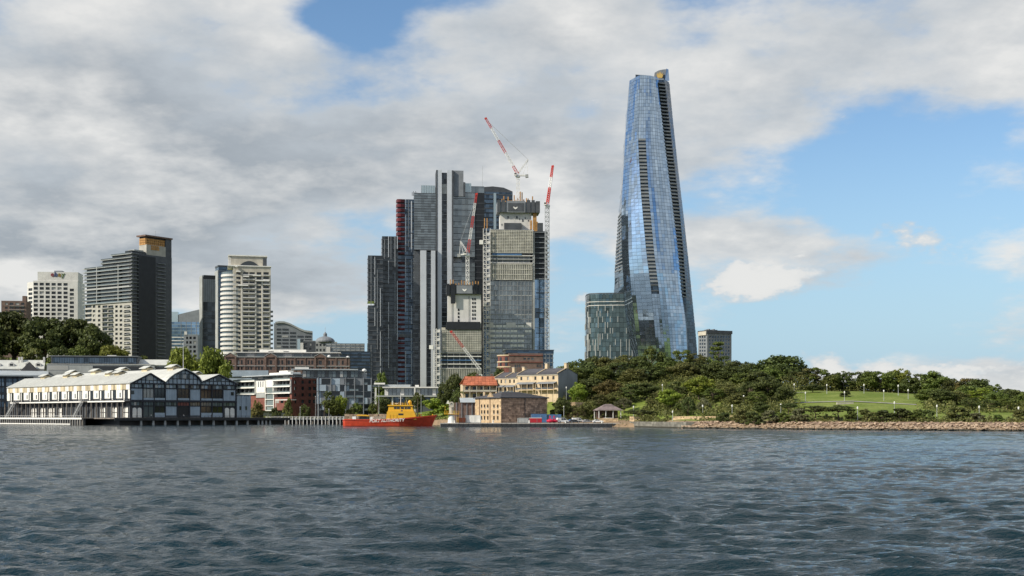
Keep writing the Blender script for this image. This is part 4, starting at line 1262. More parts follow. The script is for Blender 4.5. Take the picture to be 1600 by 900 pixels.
luffing_crane('crane with a mostly red jib standing in front of the tallest dark tower', 985, 730.5, 445, 400, (731, 395), (744.5, 303),
              [(0, .22, R_), (.22, .42, W_), (.42, .62, R_), (.62, .84, W_), (.84, 1, R_)], (719.5, 377), (718, 397), w=2.4)
luffing_crane('low crane jib with a red tip slanting across the lower scaffolded tower', 955, 751, 618, 585, (750.5, 578), (705, 518),
              [(0, .58, W_), (.58, .8, R_), (.8, 1, R_)], None, None, w=2.0, cab=False)
# ================================================================== THE TWISTED BLUE GLASS TOWER AND ITS PODIUM
def lerp_tab(tab, y):
    for (y0, x0), (y1, x1) in zip(tab, tab[1:]):
        if y <= y1:
            t = max(0, (y - y0) / (y1 - y0)); 
            return x0 + (x1 - x0) * t
    return tab[-1][1]
def smooth_tab(tab, y, w=14):
    return sum(lerp_tab(tab, y + o) for o in (-w, -w / 2, 0, w / 2, w)) / 5

def pane_mat(name, c, metal, rough, lo=.8, hi=1.15, cell=None):
    m, g, b = new_mat(name)
    at = g.n('ShaderNodeAttribute', attribute_name='pane'); 
    v = at.outputs['Fac']
    cc = g.mix(v, tuple(x * lo for x in c) + (1,), tuple(min(1, x * hi) for x in c) + (1,))
    g.put(b.inputs['Base Color'], cc)
    b.inputs['Metallic'].default_value = metal; b.inputs['Roughness'].default_value = rough
    return m

def paned_surface(name, root, mat, P, nU, nV, jit, rng, gap=.10, cluster=None, hole=None):
    """P(s,t) -> point on the facade (s across 0..1, t up 0..1); each pane a tilted quad of its own"""
    v = []; f = []; val = []
    off = rootloc(root)
    for j in range(nV):
        t0, t1 = j / nV, (j + 1) / nV
        for i in range(nU):
            if hole and hole(i, j): continue
            s0, s1 = i / nU, (i + 1) / nU
            A, B, C, D_ = P(s0, t0), P(s1, t0), P(s1, t1), P(s0, t1)
            c = (A + B + C + D_) / 4
            U = ((B - A) + (C - D_)) / 2; V = ((D_ - A) + (C - B)) / 2
            N = U.cross(V).normalized()
            gu = 1 - gap / max(U.length, .3); gv = 1 - gap * 1.6 / max(V.length, .3)
            cl = cluster(s0, t0) if cluster else 0
            tu, tv = rng.gauss(0, jit) + cl, rng.gauss(0, jit * .7) + cl * .5
            pts = []
            for X, a, b in ((A, -1, -1), (B, 1, -1), (C, 1, 1), (D_, -1, 1)):
                q = c + (X - c - V * b / 2) * gu + V * b / 2 * gv
                pts.append(q + N * (a * tu * U.length / 2 + b * tv * V.length / 2) + N * .12 - off)
            b0 = len(v); v += pts; f.append((b0, b0 + 1, b0 + 2, b0 + 3)); val.append(min(1, max(0, rng.gauss(.5, .25))))
    me = bpy.data.meshes.new(name); me.from_pydata([tuple(p) for p in v], [], f); me.materials.append(mat)
    a = me.attributes.new('pane', 'FLOAT', 'FACE'); a.data.foreach_set('value', val)
    me.update()
    o = bpy.data.objects.new(name, me); link(o, root); o['kind'] = 'stuff'
    return o

def glass_tower():
    D = 1000.0
    YB, YT = 640.0, 121.0
    # outline in photo columns against photo row, and the distance of each edge
    E = {
     'L0': ([(100, 983), (120, 981.5), (200, 976), (260, 971.5), (330, 966.5), (400, 962), (450, 959.5), (560, 957), (640, 957)], 1022),
     'L1': ([(100, 985), (120, 984), (200, 978), (260, 974.5), (330, 971), (400, 972), (450, 975), (500, 979), (560, 988), (640, 1000)], 1000),
     'M0': ([(100, 993), (120, 993), (200, 989), (260, 985.5), (330, 983), (400, 984), (450, 988), (560, 1000), (640, 1010)], 990),
     'C0': ([(100, 1000), (120, 1000), (200, 998), (221, 997), (300, 1001), (400, 1010), (460, 1018), (560, 1027), (640, 1032)], 984),
     'C1': ([(100, 1009), (120, 1009), (200, 1009), (221, 1008.5), (300, 1013), (400, 1022), (460, 1030), (560, 1040), (640, 1044)], 984),
     'R0': ([(100, 1027), (120, 1028), (200, 1036), (260, 1043), (330, 1052), (400, 1060), (460, 1065), (500, 1071), (560, 1074), (640, 1076)], 992),
     'R1': ([(100, 1037), (120, 1038), (200, 1047), (260, 1054), (330, 1062), (400, 1068), (460, 1072), (500, 1072.5), (560, 1075), (640, 1077)], 994),
     'R2': ([(100, 1044.5), (120, 1045.5), (200, 1053), (260, 1059.5), (330, 1067.5), (400, 1075), (450, 1080), (520, 1087), (560, 1090), (640, 1093)], 1004),
    }
    def lean(y):      # the front leans back towards the top and tucks in towards the foot
        return 9.5 * (max(0, 430 - y) / 310) ** 1.35 + 4.6 * (max(0, y - 430) / 125) ** 1.15
    def edge(k):
        tab, d = E[k]
        return lambda y: XY(smooth_tab(tab, y), d + lean(y))
    ed = {k: edge(k) for k in E}
    zof = lambda y: Z(y, D)
    def pt(k, y, dy=0.0):
        p = ed[k](y); return Vector((p.x, p.y + dy, zof(y)))
    root = thing('glass_tower', 'tall tapering blue glass tower with dark balcony slots and gold crown sign', 'tower', (XY(1030, D).x, D, 4))
    rng = random.Random(11)
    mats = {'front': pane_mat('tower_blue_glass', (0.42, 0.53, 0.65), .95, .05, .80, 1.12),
            'side': pane_mat('tower_side_glass', (0.055, 0.078, 0.105), .55, .10, .6, 1.5),  # same glazing in a darker colour, painting in the shaded side
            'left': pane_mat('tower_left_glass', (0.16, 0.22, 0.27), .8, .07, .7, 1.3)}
    ph = 5.5                                            # photo rows per storey
    def surf(name, ks, ya, yb, nU, mat, bow=0.0, jit=.007, cl=.06, hole=None):
        """facade through the edges ks, from row yb (top) down to ya (bottom)"""
        nV = int(round((ya - yb) / ph))
        def P(s, t):
            y = ya + (yb - ya) * t
            k = s * (len(ks) - 1); i = min(int(k), len(ks) - 2); f_ = k - i
            p = pt(ks[i], y).lerp(pt(ks[i + 1], y), f_)
            p.y -= bow * math.sin(math.pi * s)
            return p
        def cluster(s, t):
            return cl * mnoise.noise(Vector((s * 4.5 + len(name), t * 6, 2.2)))
        return paned_surface(name, root, mat, P, nU, nV, jit, rng, cluster=cluster, hole=hole)
    yTop = 121.0
    surf('front_left_glass', ['L1', 'M0', 'C0'], YB, yTop, 7, mats['front'])
    # centre strip: glass above and below the balcony slot
    slot = lambda y: 221 < y < 462
    surf('front_centre_glass', ['C0', 'C1'], 221, yTop, 3, mats['front'])
    surf('front_centre_glass', ['C0', 'C1'], YB, 462, 3, mats['front'])
    surf('front_right_glass', ['C1', 'R0'], YB, yTop, 8, mats['front'], bow=2.0)
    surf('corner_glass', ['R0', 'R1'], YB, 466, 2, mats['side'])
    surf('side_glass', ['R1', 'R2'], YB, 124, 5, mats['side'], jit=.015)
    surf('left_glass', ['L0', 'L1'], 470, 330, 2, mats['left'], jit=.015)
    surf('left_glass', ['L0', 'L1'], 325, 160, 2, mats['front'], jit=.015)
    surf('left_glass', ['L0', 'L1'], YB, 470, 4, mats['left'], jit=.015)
    # solid body behind the panes
    v = []; f = []; ring = ['L0', 'L1', 'M0', 'C0', 'C1', 'R0', 'R1', 'R2']
    ys = list(range(640, 118, -12)) + [121]
    off = rootloc(root)
    inset = {'C0': 3.0, 'C1': 3.0, 'R0': 2.6, 'R1': 2.6}
    for y in ys:
        c = (pt('L0', y) + pt('R2', y)) / 2 + Vector((0, 22, 0))
        row = []
        for k in ring:
            p = pt(k, y)
            sl = (k[0] == 'C' and slot(y)) or (k in ('R0', 'R1') and y < 470)
            q = p + (c - p).normalized() * (1.5 if sl else .45)
            q.z = p.z; row.append(q)
        row.append(Vector((pt('R2', y).x - 6, 1046, zof(y)))); row.append(Vector((pt('L0', y).x + 6, 1048, zof(y))))
        v += [tuple(p - off) for p in row]
    n = len(ring) + 2
    for j in range(len(ys) - 1):
        for i in range(n):
            a = j * n + i; b = j * n + (i + 1) % n; f.append((a, b, b + n, a + n))
    f.append(tuple((len(ys) - 1) * n + i for i in range(n)))
    me = bpy.data.meshes.new('tower_body'); me.from_pydata(v, [], f); me.materials.append(M['g_navy']); me.update()
    o = bpy.data.objects.new('tower_body', me); link(o, root)
    # balcony decks in the two slots
    def deck(k0, k1, y, th, mat, out=.5, back=3.0):
        a, b = pt(k0, y), pt(k1, y)
        d = (b - a); d.z = 0; nrm = Vector((-d.y, d.x, 0)).normalized()
        if nrm.y < 0: nrm = -nrm
        mb = MB(); a0, b0 = a - nrm * out, b - nrm * out; a1, b1 = a + nrm * back, b + nrm * back
        zz = Vector((0, 0, th))
        mb.hexa([a0, b0, b1, a1, a0 + zz, b0 + zz, b1 + zz, a1 + zz])
        return mb.build('balcony', mat, root)
    y = 224.0
    while y < 446:
        deck('C0', 'C1', y, 1.5, M['mid_grey'], .2); deck('C0', 'C1', y + 5.5, 1.2, M['mid_grey'], .1); y += 11.0
    for y in (449, 458): deck('C0', 'C1', y, .8, M['dark_grey'], .2)
    y = 130.0
    while y < 466:
        deck('R0', 'R1', y, 1.0, M['mid_grey'], .7); y += 5.5
    y = 333.0
    while y < 424:
        deck('L0', 'L1', y, 1.0, M['mid_grey'], .5, 2); y += 5.5
    # crown: raised left screen, high right screen with the sign
    def screen(name, pts, mat, th=.6):
        mb = MB(); fr = [Vector(p) for p in pts]; bk = [p + Vector((0, th, 0)) for p in fr]; m = len(fr)
        mb.add(fr + bk, [tuple(range(m)), tuple(range(2 * m - 1, m - 1, -1))] + [(i, m + i, m + (i + 1) % m, (i + 1) % m) for i in range(m)])
        return mb.build(name, mat, root)
    S = lambda x, y, d: W3(x, y, d + 9.5)
    screen('crown_screen', [S(993, 125, 1003), S(1020, 125, 1003), S(1019, 119.5, 1003), S(1010, 117.5, 1003), S(993, 116.5, 1003)], M['g_navy'])
    screen('roof_edge', [S(999, 123, 984), S(1037, 124.5, 991), S(1037, 122.8, 991), S(999, 121.5, 984)], M['silver'], .4)
    screen('crown_screen', [S(1021.5, 124, 1016), S(1041, 124, 1016), S(1041.5, 108, 1016), S(1036, 108.5, 1016), S(1029, 110, 1016), S(1023, 113.5, 1016)], M['mid_grey'], 1.0)
    screen('crown_screen', [S(1039, 126, 1002), S(1045.8, 126, 1014), S(1044.6, 108.5, 1014), S(1041.2, 107, 1010)], M['g_blue'], .8)
    # gold crown emblem: fan of points
    cx_, cy_, d = 1031.2, 121.6, 1014.6
    pts = [S(cx_ - 3.4, cy_, d)]
    pts += [S(cx_ + 3.4, cy_, d)]
    tips = [(5.6, -6.2), (3.9, -4.6), (4.0, -8.4), (2.0, -5.6), (1.3, -10.2), (0.0, -6.0), (-1.3, -10.2), (-2.0, -5.6), (-4.0, -8.4), (-3.9, -4.6), (-5.6, -6.2)]
    pts += [S(cx_ + a, cy_ + b, d) for a, b in tips]
    screen('crown_emblem', pts, M['gold'], .5)
glass_tower()

def podium():
    D = 1005.0
    c0 = XY(950, D + 34)
    z0, zt = 2.0, Z(459, D)
    root = thing('glass_podium', 'lower dark green glass block with white fins beside the blue glass tower', 'building', (c0.x, c0.y - 20, z0))
    # curved plan, slightly barrel-shaped: points from left to right
    tab = [(914.5, 1032), (916.5, 1018), (921, 1009), (936, 1005), (966, 1003), (1000, 1004), (1008, 1024)]
    def P(s, t):
        k = s * (len(tab) - 1); i = min(int(k), len(tab) - 2); f_ = k - i
        p = XY(tab[i][0], tab[i][1]).lerp(XY(tab[i + 1][0], tab[i + 1][1]), f_)
        ctr = XY(960, 1045)
        bul = 1.0 + .012 * math.sin(math.pi * min(1, t * 1.2))
        p = ctr + (p - ctr) * bul
        z = z0 + (zt - z0) * t
        if t > .99: pass
        return Vector((p.x, p.y, z))
    rng = random.Random(5)
    paned_surface('podium_glass', root, pane_mat('podium_green_glass', (0.10, 0.135, 0.135), .75, .10, .65, 1.35), P, 34, 26, .03, rng, gap=.12)
    n = 24
    mb = MB(); pts = [P(i / n, 0).xy for i in range(n + 1)]
    ctr = XY(960, 1045); pts = [ctr + (p - ctr) * .975 for p in pts]
    mb.poly([tuple(p) for p in pts] + [tuple(XY(1004, 1060)), tuple(XY(918, 1060))], z0, zt - .5)
    mb.build('podium_body', M['black'], root)
    # white fins in a scattered pattern
    mb = MB()
    for j in range(20):
        for i in range(46):
            t0 = j / 22; dens = .40 if j < 14 else .2
            if rng.random() > dens: continue
            s = (i + .5) / 46
            a, b = P(s, t0), P(s, t0 + 1 / 22)
            nrm = (Vector((a.x, a.y)) - ctr).normalized()
            o3 = Vector((nrm.x, nrm.y, 0)) * .5; tg = Vector((-nrm.y, nrm.x, 0)) * .24
            mb.hexa([a - tg, a + o3 - tg, a + o3 + tg, a + tg, b - tg, b + o3 - tg, b + o3 + tg, b + tg])
    mb.build('white_fins', M['grey_conc'], root, kind='stuff')
    # roof rim bands
    for (t, h, mt, o_) in ((.905, .5, 'white', 1.012), (.935, .45, 'white', 1.010), (1.0, .7, 'dark_grey', 1.005)):
        mb = MB(); zz = z0 + (zt - z0) * t
        out = [ctr + (P(i / n, min(t, .999)).xy - ctr) * o_ for i in range(n + 1)]; inn = [ctr + (P(i / n, min(t, .999)).xy - ctr) * .985 for i in range(n + 1)]
        for i in range(n):
            a, b, c, d = out[i], out[i + 1], inn[i + 1], inn[i]
            mb.hexa([(a.x, a.y, zz), (b.x, b.y, zz), (c.x, c.y, zz), (d.x, d.y, zz), (a.x, a.y, zz + h), (b.x, b.y, zz + h), (c.x, c.y, zz + h), (d.x, d.y, zz + h)])
        mb.build('roof_band', M[mt], root)
    # grey hotel block right of the tower
    F, W = front(1091, 1143, 1150, 0)
    FR, LR, FL, LL = corner(1105, 1150, 25, 1091, 1143)
    r = thing('hotel_block', 'plain grey block with raised roof storey right of the glass tower', 'building', FR.at(5, 3, 4))
    zt = FR.z(1110, 521)
    cols = [(1108 + 4.2 * i, 1110.4 + 4.2 * i) for i in range(8)]
    rows = [(525 + 5.4 * j, 528 + 5.4 * j) for j in range(8)]
    wl = pxrects(FL, [(1093 + 3.6 * i, 1095.2 + 3.6 * i) for i in range(3)], rows)
    box_building(r, FR, LR, LL, 2, zt, M['mid_grey'], M['g_navy'], front=pxrects(FR, cols, rows), left=wl, depth=.3)
    bx('roof_storey', M['dark_grey'], r, FR, -.6, LR + .6, -.6, LL, zt, FR.z(1110, 516))
    bx('roof_storey', M['pale_stone'], r, FL, 1.0, LL - .7, -.8, -.61 + .0, zt - 1.5, FR.z(1110, 517.5))
    for i in range(5): bx('roof_plant', M['mid_grey'], r, FR, 1 + 2.6 * i, 2.6 + 2.6 * i, 3, 6, FR.z(1110, 516), FR.z(1110, 516) + .8 + (i % 2) * .6)
podium()
# ================================================================== FINGER WHARF ON THE LEFT
def gable_roofs(root, F, prof, d0, d1, mat, th=.35, over=.7, name='roof_plane'):
    """one roof sheet for each sloping line of a profile in (u,z)"""
    for (a, b) in zip(prof, prof[1:]):
        mb = MB()
        n = Vector((-(b[1] - a[1]), (b[0] - a[0]))).normalized() * th
        mb.slab(F, [(a[0], a[1]), (b[0], b[1]), (b[0] + n.x, b[1] + n.y), (a[0] + n.x, a[1] + n.y)][::1], d0=d0 - over, d1=d1 + over)
        mb.build(name, mat, root)

def wharf_shed():
    FR, LR, FL, LL = corner(203, 620, 45, 11, 370)
    zd, zf = 3.6, 11.9                                     # deck, first floor
    root = thing('wharf_shed', 'long white timber finger wharf shed with three dark framed gables', 'building', FR.at(20, 10, zd))
    P = lambda x, y: (FR.upx(x), FR.z(x, y))
    gl = [P(203, 599.5), P(234.5, 583.5), P(257.5, 597.5)]
    gc = [P(257.5, 597.5), P(264, 590.5), P(272, 584.5), P(288, 576.5), P(303, 584), P(310, 590), P(314.5, 597.0)]
    gr = [P(314.5, 597.0), P(342, 585.5), P(371, 600.5)]
    prof = gl + gc[1:] + gr[1:]
    # body, set back behind the frame
    mb = MB(); mb.slab(FR, [(0.3, zd), (LR - .3, zd)] + [(min(max(u, .3), LR - .3), z - .25) for u, z in reversed(prof)], d0=.5, d1=LL - .5)
    mb.build('shed_body', M['dark_grey'], root)
    gable_roofs(root, FR, gl, 0, LL, M['roof_white']); gable_roofs(root, FR, gc, -.4, LL, M['roof_white']); gable_roofs(root, FR, gr, 0, LL, M['roof_white'])
    # standing seams along the visible slope
    mb = MB()
    a, b = gl[0], gl[1]
    nr = Vector((-(b[1] - a[1]), (b[0] - a[0]))).normalized() * .38
    for i in range(70):
        d = -.6 + (LL + 1.2) * i / 69
        mb.bar(FR.at(a[0] + nr.x, d, a[1] + nr.y), FR.at(b[0] + nr.x, d, b[1] + nr.y), .12, .1)
    mb.build('roof_seams', M['roof_white'], root, kind='stuff')
    # roof ventilators: two boxes with tilted lids each
    def vent(u, z, d, s=1.0):
        m = MB(); m.box(FR, u - 1.6 * s, u + 1.6 * s, d, d + 5 * s, z - 2.2, z + 1.3 * s); v = m.build('roof_vent', M['ochre'], root)
        m = MB(); m.slab(FR, [(u - 2.6 * s, z + .9 * s), (u + .2, z + 2.1 * s), (u + 2.6 * s, z + .9 * s), (u + 2.6 * s, z + 1.15 * s), (u + .2, z + 2.4 * s), (u - 2.6 * s, z + 1.15 * s)][::-1], d0=d - .7, d1=d + 5.7 * s)
        m.build('vent_lid', M['roof_white'], v)
    ur, zr = gl[1]
    for d in (28, 38, 74, 85, 112): vent(ur, zr, d)
    uc, zc = gc[3]
    for d in (8, 34, 60, 90, 118): vent(uc, zc, d, 1.1)
    for d in (20, 70): vent(gr[1][0], gr[1][1], d)
    # ---- gable end: posts, rails, panels
    T = M['timber']
    def post(u0, z0, z1, w=.28, name='post'): bx(name, T, root, FR, u0 - w, u0 + w, -.05, .49, z0, z1)
    ztop = lambda u: next((a[1] + (b[1] - a[1]) * (u - a[0]) / (b[0] - a[0]) for a, b in zip(prof, prof[1:]) if a[0] <= u <= b[0]), prof[-1][1])
    main = [204, 223.5, 241, 258.5, 277, 296.5, 313.5, 331.5, 348.5, 368.5]
    for x in main:
        u = min(max(FR.upx(x), .3), LR - .3); post(u, zd, FR.z(x, 600) if x not in (258.5, 313.5) else FR.z(x, 599))
    zb = FR.z(290, 607.5); za = FR.z(290, 600.5)
    for (z, h) in ((zf, .5), (zb, .25), (za, .3)):
        bx('rail', T, root, FR, 0, LR, -.12, .48, z - h, z + h)
    # gable infill: pale panels between dark studs
    for g_, xs in ((gl, (203, 257.5)), (gc, (257.5, 314.5)), (gr, (314.5, 371))):
        inn = [(u, z - .5) for u, z in g_]
        mb = MB(); mb.slab(FR, [(g_[0][0] + .3, za + .3), (g_[-1][0] - .3, za + .3)] + [(u, max(z, za + .35)) for u, z in reversed(inn)], d0=.15, d1=.45); mb.build('gable_panel', M['clad_blue'], root)
        n = 9
        for i in range(1, n):
            u = g_[0][0] + (g_[-1][0] - g_[0][0]) * i / n
            zt = ztop(u) - .4
            if zt > za + 1: bx('stud', T, root, FR, u - .17, u + .17, -.02, .14, za + .3, zt)
        for k in (.35, .68):
            z = za + (max(p[1] for p in g_) - za) * k
            us = [g_[0][0] + (g_[-1][0] - g_[0][0]) * i / 60 for i in range(61)]
            us = [u for u in us if ztop(u) - .3 > z]
            if us: bx('noggin', T, root, FR, us[0], us[-1], -.04, .145, z - .17, z + .17)
        pk = max(g_, key=lambda p: p[1])
        if g_ is gc:
            for du in (-3.2, -.9, 1.4): bx('gable_window', M['g_dark'], root, FR, pk[0] + du, pk[0] + du + 1.8, -.1, -.045, za + 2.9, za + 4.9)
        else:
            bx('gable_window', M['g_dark'], root, FR, pk[0] - 1.6, pk[0] + 1.6, -.1, -.045, za + 1.7, za + 4.3)
        for (a, b) in zip(g_, g_[1:]):
            mb = MB(); mb.bar(FR.at(a[0], -.55, a[1] - .1), FR.at(b[0], -.55, b[1] - .1), .35, .7); mb.build('barge_board', T, root)
    # clerestory windows under the eaves rail
    for (x0, x1) in zip(main, main[1:]):
        u0, u1 = FR.upx(x0) + .5, FR.upx(x1) - .5
        for i in range(3):
            a = u0 + (u1 - u0) * i / 3
            bx('window', M['g_pale'] if i % 2 == 0 else M['clad_blue'], root, FR, a + .15, a + (u1 - u0) / 3 - .15, .3, .48, zb + .3, za - .35)
    # upper bays
    kinds = ['panel', 'open', 'open', 'panel', 'open', 'panel', 'open', 'open', 'panel']
    for k, (x0, x1) in zip(kinds, zip(main, main[1:])):
        u0, u1 = FR.upx(x0) + .3, FR.upx(x1) - .3
        if k == 'panel':
            n = 6
            for i in range(n):
                a = u0 + (u1 - u0) * i / n
                bx('cladding_board', M['clad_blue'], root, FR, a, a + (u1 - u0) / n - .03, .1, .3, zf + .5, zb - .26)
        else:
            bx('glazed_bay', M['g_dark'], root, FR, u0, u1, .35, .48, zf + 1.6, zb - .26)
            bx('bay_sill', M['clad_blue'], root, FR, u0, u1, -.1, .47, zf + .5, zf + 1.5)
            for i in range(1, 3):
                a = u0 + (u1 - u0) * i / 3; bx('glazing_bar', T, root, FR, a - .1, a + .1, .2, .345, zf + 1.6, zb - .26)
    for x in (207, 363): bx('window', M['g_dark'], root, FR, FR.upx(x) - .8, FR.upx(x) + .9, 0, .095, zf + 3.2, zf + 5.0)
    # lower bays
    low = ['arch', 'glass', 'glass2', 'panel', 'door', 'panel', 'glass2', 'glass2', 'arch']
    for k, (x0, x1) in zip(low, zip(main, main[1:])):
        u0, u1 = FR.upx(x0) + .35, FR.upx(x1) - .35
        for i in range(4):
            a = u0 + (u1 - u0) * i / 4
            bx('fanlight', M['g_pale'] if k != 'door' else M['brick_red'], root, FR, a + .12, a + (u1 - u0) / 4 - .12, .2, .48, zf - 2.2, zf - .6)
        bx('rail', T, root, FR, u0, u1, -.06, .47, zf - 2.6, zf - 2.25)
        if k == 'arch':
            for s in (0, 1):
                a = u0 + (u1 - u0) * (.12 + .45 * s); w = (u1 - u0) * .36
                prof2 = [(a, zd + .2), (a + w, zd + .2), (a + w, zd + 3.9)] + [(a + w / 2 + w / 2 * math.cos(R(t)), zd + 3.9 + w / 2 * math.sin(R(t))) for t in range(20, 180, 20)] + [(a, zd + 3.9)]
                mb = MB(); mb.slab(FR, prof2[::-1][::-1], d0=-.05, d1=.3); mb.build('white_door', M['white_paint'], root)
        elif k == 'panel':
            for i in range(5):
                a = u0 + (u1 - u0) * i / 5; bx('cladding_board', M['clad_blue'], root, FR, a, a + (u1 - u0) / 5 - .03, .1, .3, zd + 1.2, zf - 2.65)
            bx('plinth', M['dark_grey'], root, FR, u0, u1, .05, .45, zd, zd + 1.15)
        elif k == 'door':
            bx('doorway', M['black'], root, FR, u0 + .3, u1 - .3, .3, .48, zd, zf - 2.65)
        else:
            bx('glazed_bay', M['g_dark'] if k == 'glass2' else M['g_pale'], root, FR, u0, u1, .3, .48, zd + (2.6 if k == 'glass2' else .3), zf - 2.65)
            if k == 'glass2': bx('bay_sill', M['clad_blue'], root, FR, u0, u1, 0, .46, zd + .3, zd + 2.5)
            a = (u0 + u1) / 2; bx('glazing_bar', T, root, FR, a - .12, a + .12, .1, .295, zd + .3, zf - 2.65)
    # ---- the long sunlit side
    ze = gl[0][1] - .3
    doors = [(16, 21), (31.6, 36.6), (45.5, 51.6), (60, 65.5), (74.6, 81), (89.4, 96), (105, 112), (121, 128), (138, 145.5), (155, 163), (173, 181), (191.7, 199.5)]
    zo = ze - 2.5
    n = 76
    for i in range(n):
        a, b = LL * i / n, LL * (i + 1) / n
        bx('board', M['ochre'] if (i * 7) % 5 not in (0, 3) else M['white_paint'], root, FL, a + .03, b - .03, -.1 - .08 * (i % 2), .4, zo, ze)
    edges = [0.0]
    for (x0, x1) in doors:
        u0, u1 = FL.upx(x0), FL.upx(x1)
        bx('wall_panel', M['white_paint'], root, FL, edges[-1] + .05, u0 - .25, 0, .45, zf + 1.1, zo - .004)
        bx('jamb', T, root, FL, u0 - .25, u0, -.15, .46, zf + .3, zo - .002)
        bx('jamb', T, root, FL, u1, u1 + .25, -.15, .46, zf + .3, zo - .002)
        bx('loading_door', M['g_dark'], root, FL, u0, u1, .3, .44, zf + .3, zo - .004)
        w = u1 - u0
        bx('door_leaf', M['white_paint'], root, FL, u0 + w * .12, u0 + w * .38, .05, .28, zf + .5, zo - .3)
        if u0 - edges[-1] > 6: bx('side_window', M['g_pale'], root, FL, u0 - 3.0, u0 - 1.9, -.08, -.004, zf + 1.8, zo - 1.4)
        edges.append(u1 + .25)
    if LL - edges[-1] > .3: bx('wall_panel', M['white_paint'], root, FL, edges[-1] + .05, LL - .1, 0, .45, zf + 1.1, zo - .004)
    # walkway with pale fascia, dark rail
    u0 = FL.upx(24)
    bx('walkway', M['wharf_wood'], root, FL, u0, LL, -2.8, -.02, zf - .35, zf)
    bx('walkway_fascia', M['white_paint'], root, FL, u0, LL, -3.0, -2.81, zf - .55, zf + .1)
    mb = MB()
    for i in range(60):
        u = u0 + (LL - u0) * i / 59; mb.box(FL, u - .06, u + .06, -2.78, -2.66, zf, zf + 1.1)
    mb.box(FL, u0, LL, -2.8, -2.6, zf + 1.05, zf + 1.2); mb.box(FL, u0, LL, -2.77, -2.65, zf + .5, zf + .6)
    mb.build('walkway_railing', T, root, kind='stuff')
    # ground floor behind posts
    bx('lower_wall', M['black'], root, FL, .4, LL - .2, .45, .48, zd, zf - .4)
    for i in range(26):
        u = LL * (i + .5) / 26; bx('post', M['wharf_wood'], root, FL, u - .22, u + .22, -2.5, -2.05, zd, zf - .36)
        bx('brace', T, root, FL, u - .2 + LL / 52, u + .2 + LL / 52, -.1, .3, zd, zf - .4)
    for x0, x1 in ((49, 57), (63, 71), (76, 86), (91.5, 97.5), (157, 164), (175, 183), (193, 200)):
        u0_, u1_ = FL.upx(x0), FL.upx(x1); w = u1_ - u0_
        for s in (0, .52):
            prof2 = [(u0_ + w * s, zd + .2), (u0_ + w * (s + .44), zd + .2), (u0_ + w * (s + .44), zd + 4.2), (u0_ + w * (s + .33), zd + 5.0), (u0_ + w * (s + .11), zd + 5.0), (u0_ + w * s, zd + 4.2)]
            mb = MB(); mb.slab(FL, prof2, d0=.1, d1=.44); mb.build('white_door', M['white_paint'], root)
        bx('door_rail', T, root, FL, u0_, u1_, -.02, .095, zd + 2.5, zd + 2.8)
    # two outside stairs
    for xt, xb in ((34.5, 21), (140.5, 127)):
        a = FL.at(FL.upx(xt), -4.0, zf); b = FL.at(FL.upx(xb), -4.0, zd + .1)
        mb = MB()
        for s in (-.6, .6):
            o_ = Vector((FL.n.x, FL.n.y, 0)) * s; mb.bar(a + o_, b + o_, .25, .5)
            mb.bar(a + o_ + Vector((0, 0, 1.1)), b + o_ + Vector((0, 0, 1.1)), .12, .12)
        for i in range(18):
            p = a.lerp(b, (i + .5) / 18); o_ = Vector((FL.n.x, FL.n.y, 0)) * .6; mb.bar(p - o_, p + o_, .35, .08)
        mb.build('outside_stair', M['steel'], root, kind='stuff')
        bx('stair_landing', M['wharf_wood'], root, FL, FL.upx(xt) - .3, FL.upx(xt) + 3.0, -4.8, -3.01, zf - .2, zf)
    # flag pole on the middle ridge
    mb = MB(); b_ = FR.at(gc[3][0], 1.0, gc[3][1]); mb.tube(b_, b_ + Vector((0, 0, 13.5)), .16, .08); mb.build('flagpole', M['white_steel'], root)

    # ---- deck on piles (its own thing)
    deck = thing('wharf_deck', 'dark timber wharf deck on concrete piles under the white shed', 'wharf', FR.at(20, 10, 0))
    bx('deck_slab', M['wharf_wood'], deck, FR, -10, LR + 30, -4.0, LL + 6, zd - .5, zd - .004)
    bx('deck_fascia', M['wet_shade_dark'], deck, FR, -10.2, LR + 30.2, -4.3, -4.003, zd - 1.3, zd - .1)
    bx('underdeck_shade', M['black'], deck, FR, -6, LR + 28, -1.0, LL + 4, -1.5, zd - .55)  # black block standing in for the shade among the piles
    pm = MB().lathe((0, 0, 0), [(.62, -2.5), (.62, .9), (.55, 1.1), (.55, zd - 1.0)], 12).mesh('pile', M['grey_conc'], smooth=False)
    for x in (215, 234, 252.5, 272, 290.5, 309.5, 328, 346, 364, 381, 398, 404, 410, 416):
        p = FR.at(FR.upx(x), -3.4, 0)
        if FR.upx(x) < LR + 30: piece('pile', pm, deck, p)
    # apron in front of the long side
    Fa = FL
    uE = Fa.upx(176); uS = -60
    bx('apron_deck', M['wharf_wood'], deck, Fa, uS, uE, -16, -10.01, zd - .5, zd - .05)
    bx('apron_fascia', M['white_paint'], deck, Fa, uS, uE, -16.3, -16.003, zd - .75, zd + .05)
    bx('fender_beam', M['white_paint'], deck, Fa, uS, Fa.upx(158), -16.4, -16.1, .25, .75)
    pm2 = MB().abox(-.11, .11, -.11, .11, -1, zd - .76).mesh('fender_post', M['steel'])
    pm3 = MB().abox(-.3, .3, -.3, .3, -2, zd - .5).mesh('fender_pile', M['wharf_wood'])
    k = 0; u = uS + 1
    while u < uE:
        piece('fender_post', pm2, deck, Fa.at(u, -16.2, 0), Fa.a); 
        piece('fender_pile', pm3, deck, Fa.at(u + 1.1, -15.5, 0), Fa.a); u += 2.6
    bx('apron_shade', M['wet_shade_dark'], deck, Fa, uS, uE, -14.6, -14.2, -1.5, zd - .52)  # dark sheet painted in place of shade under the apron
    mb = MB()
    u = uS
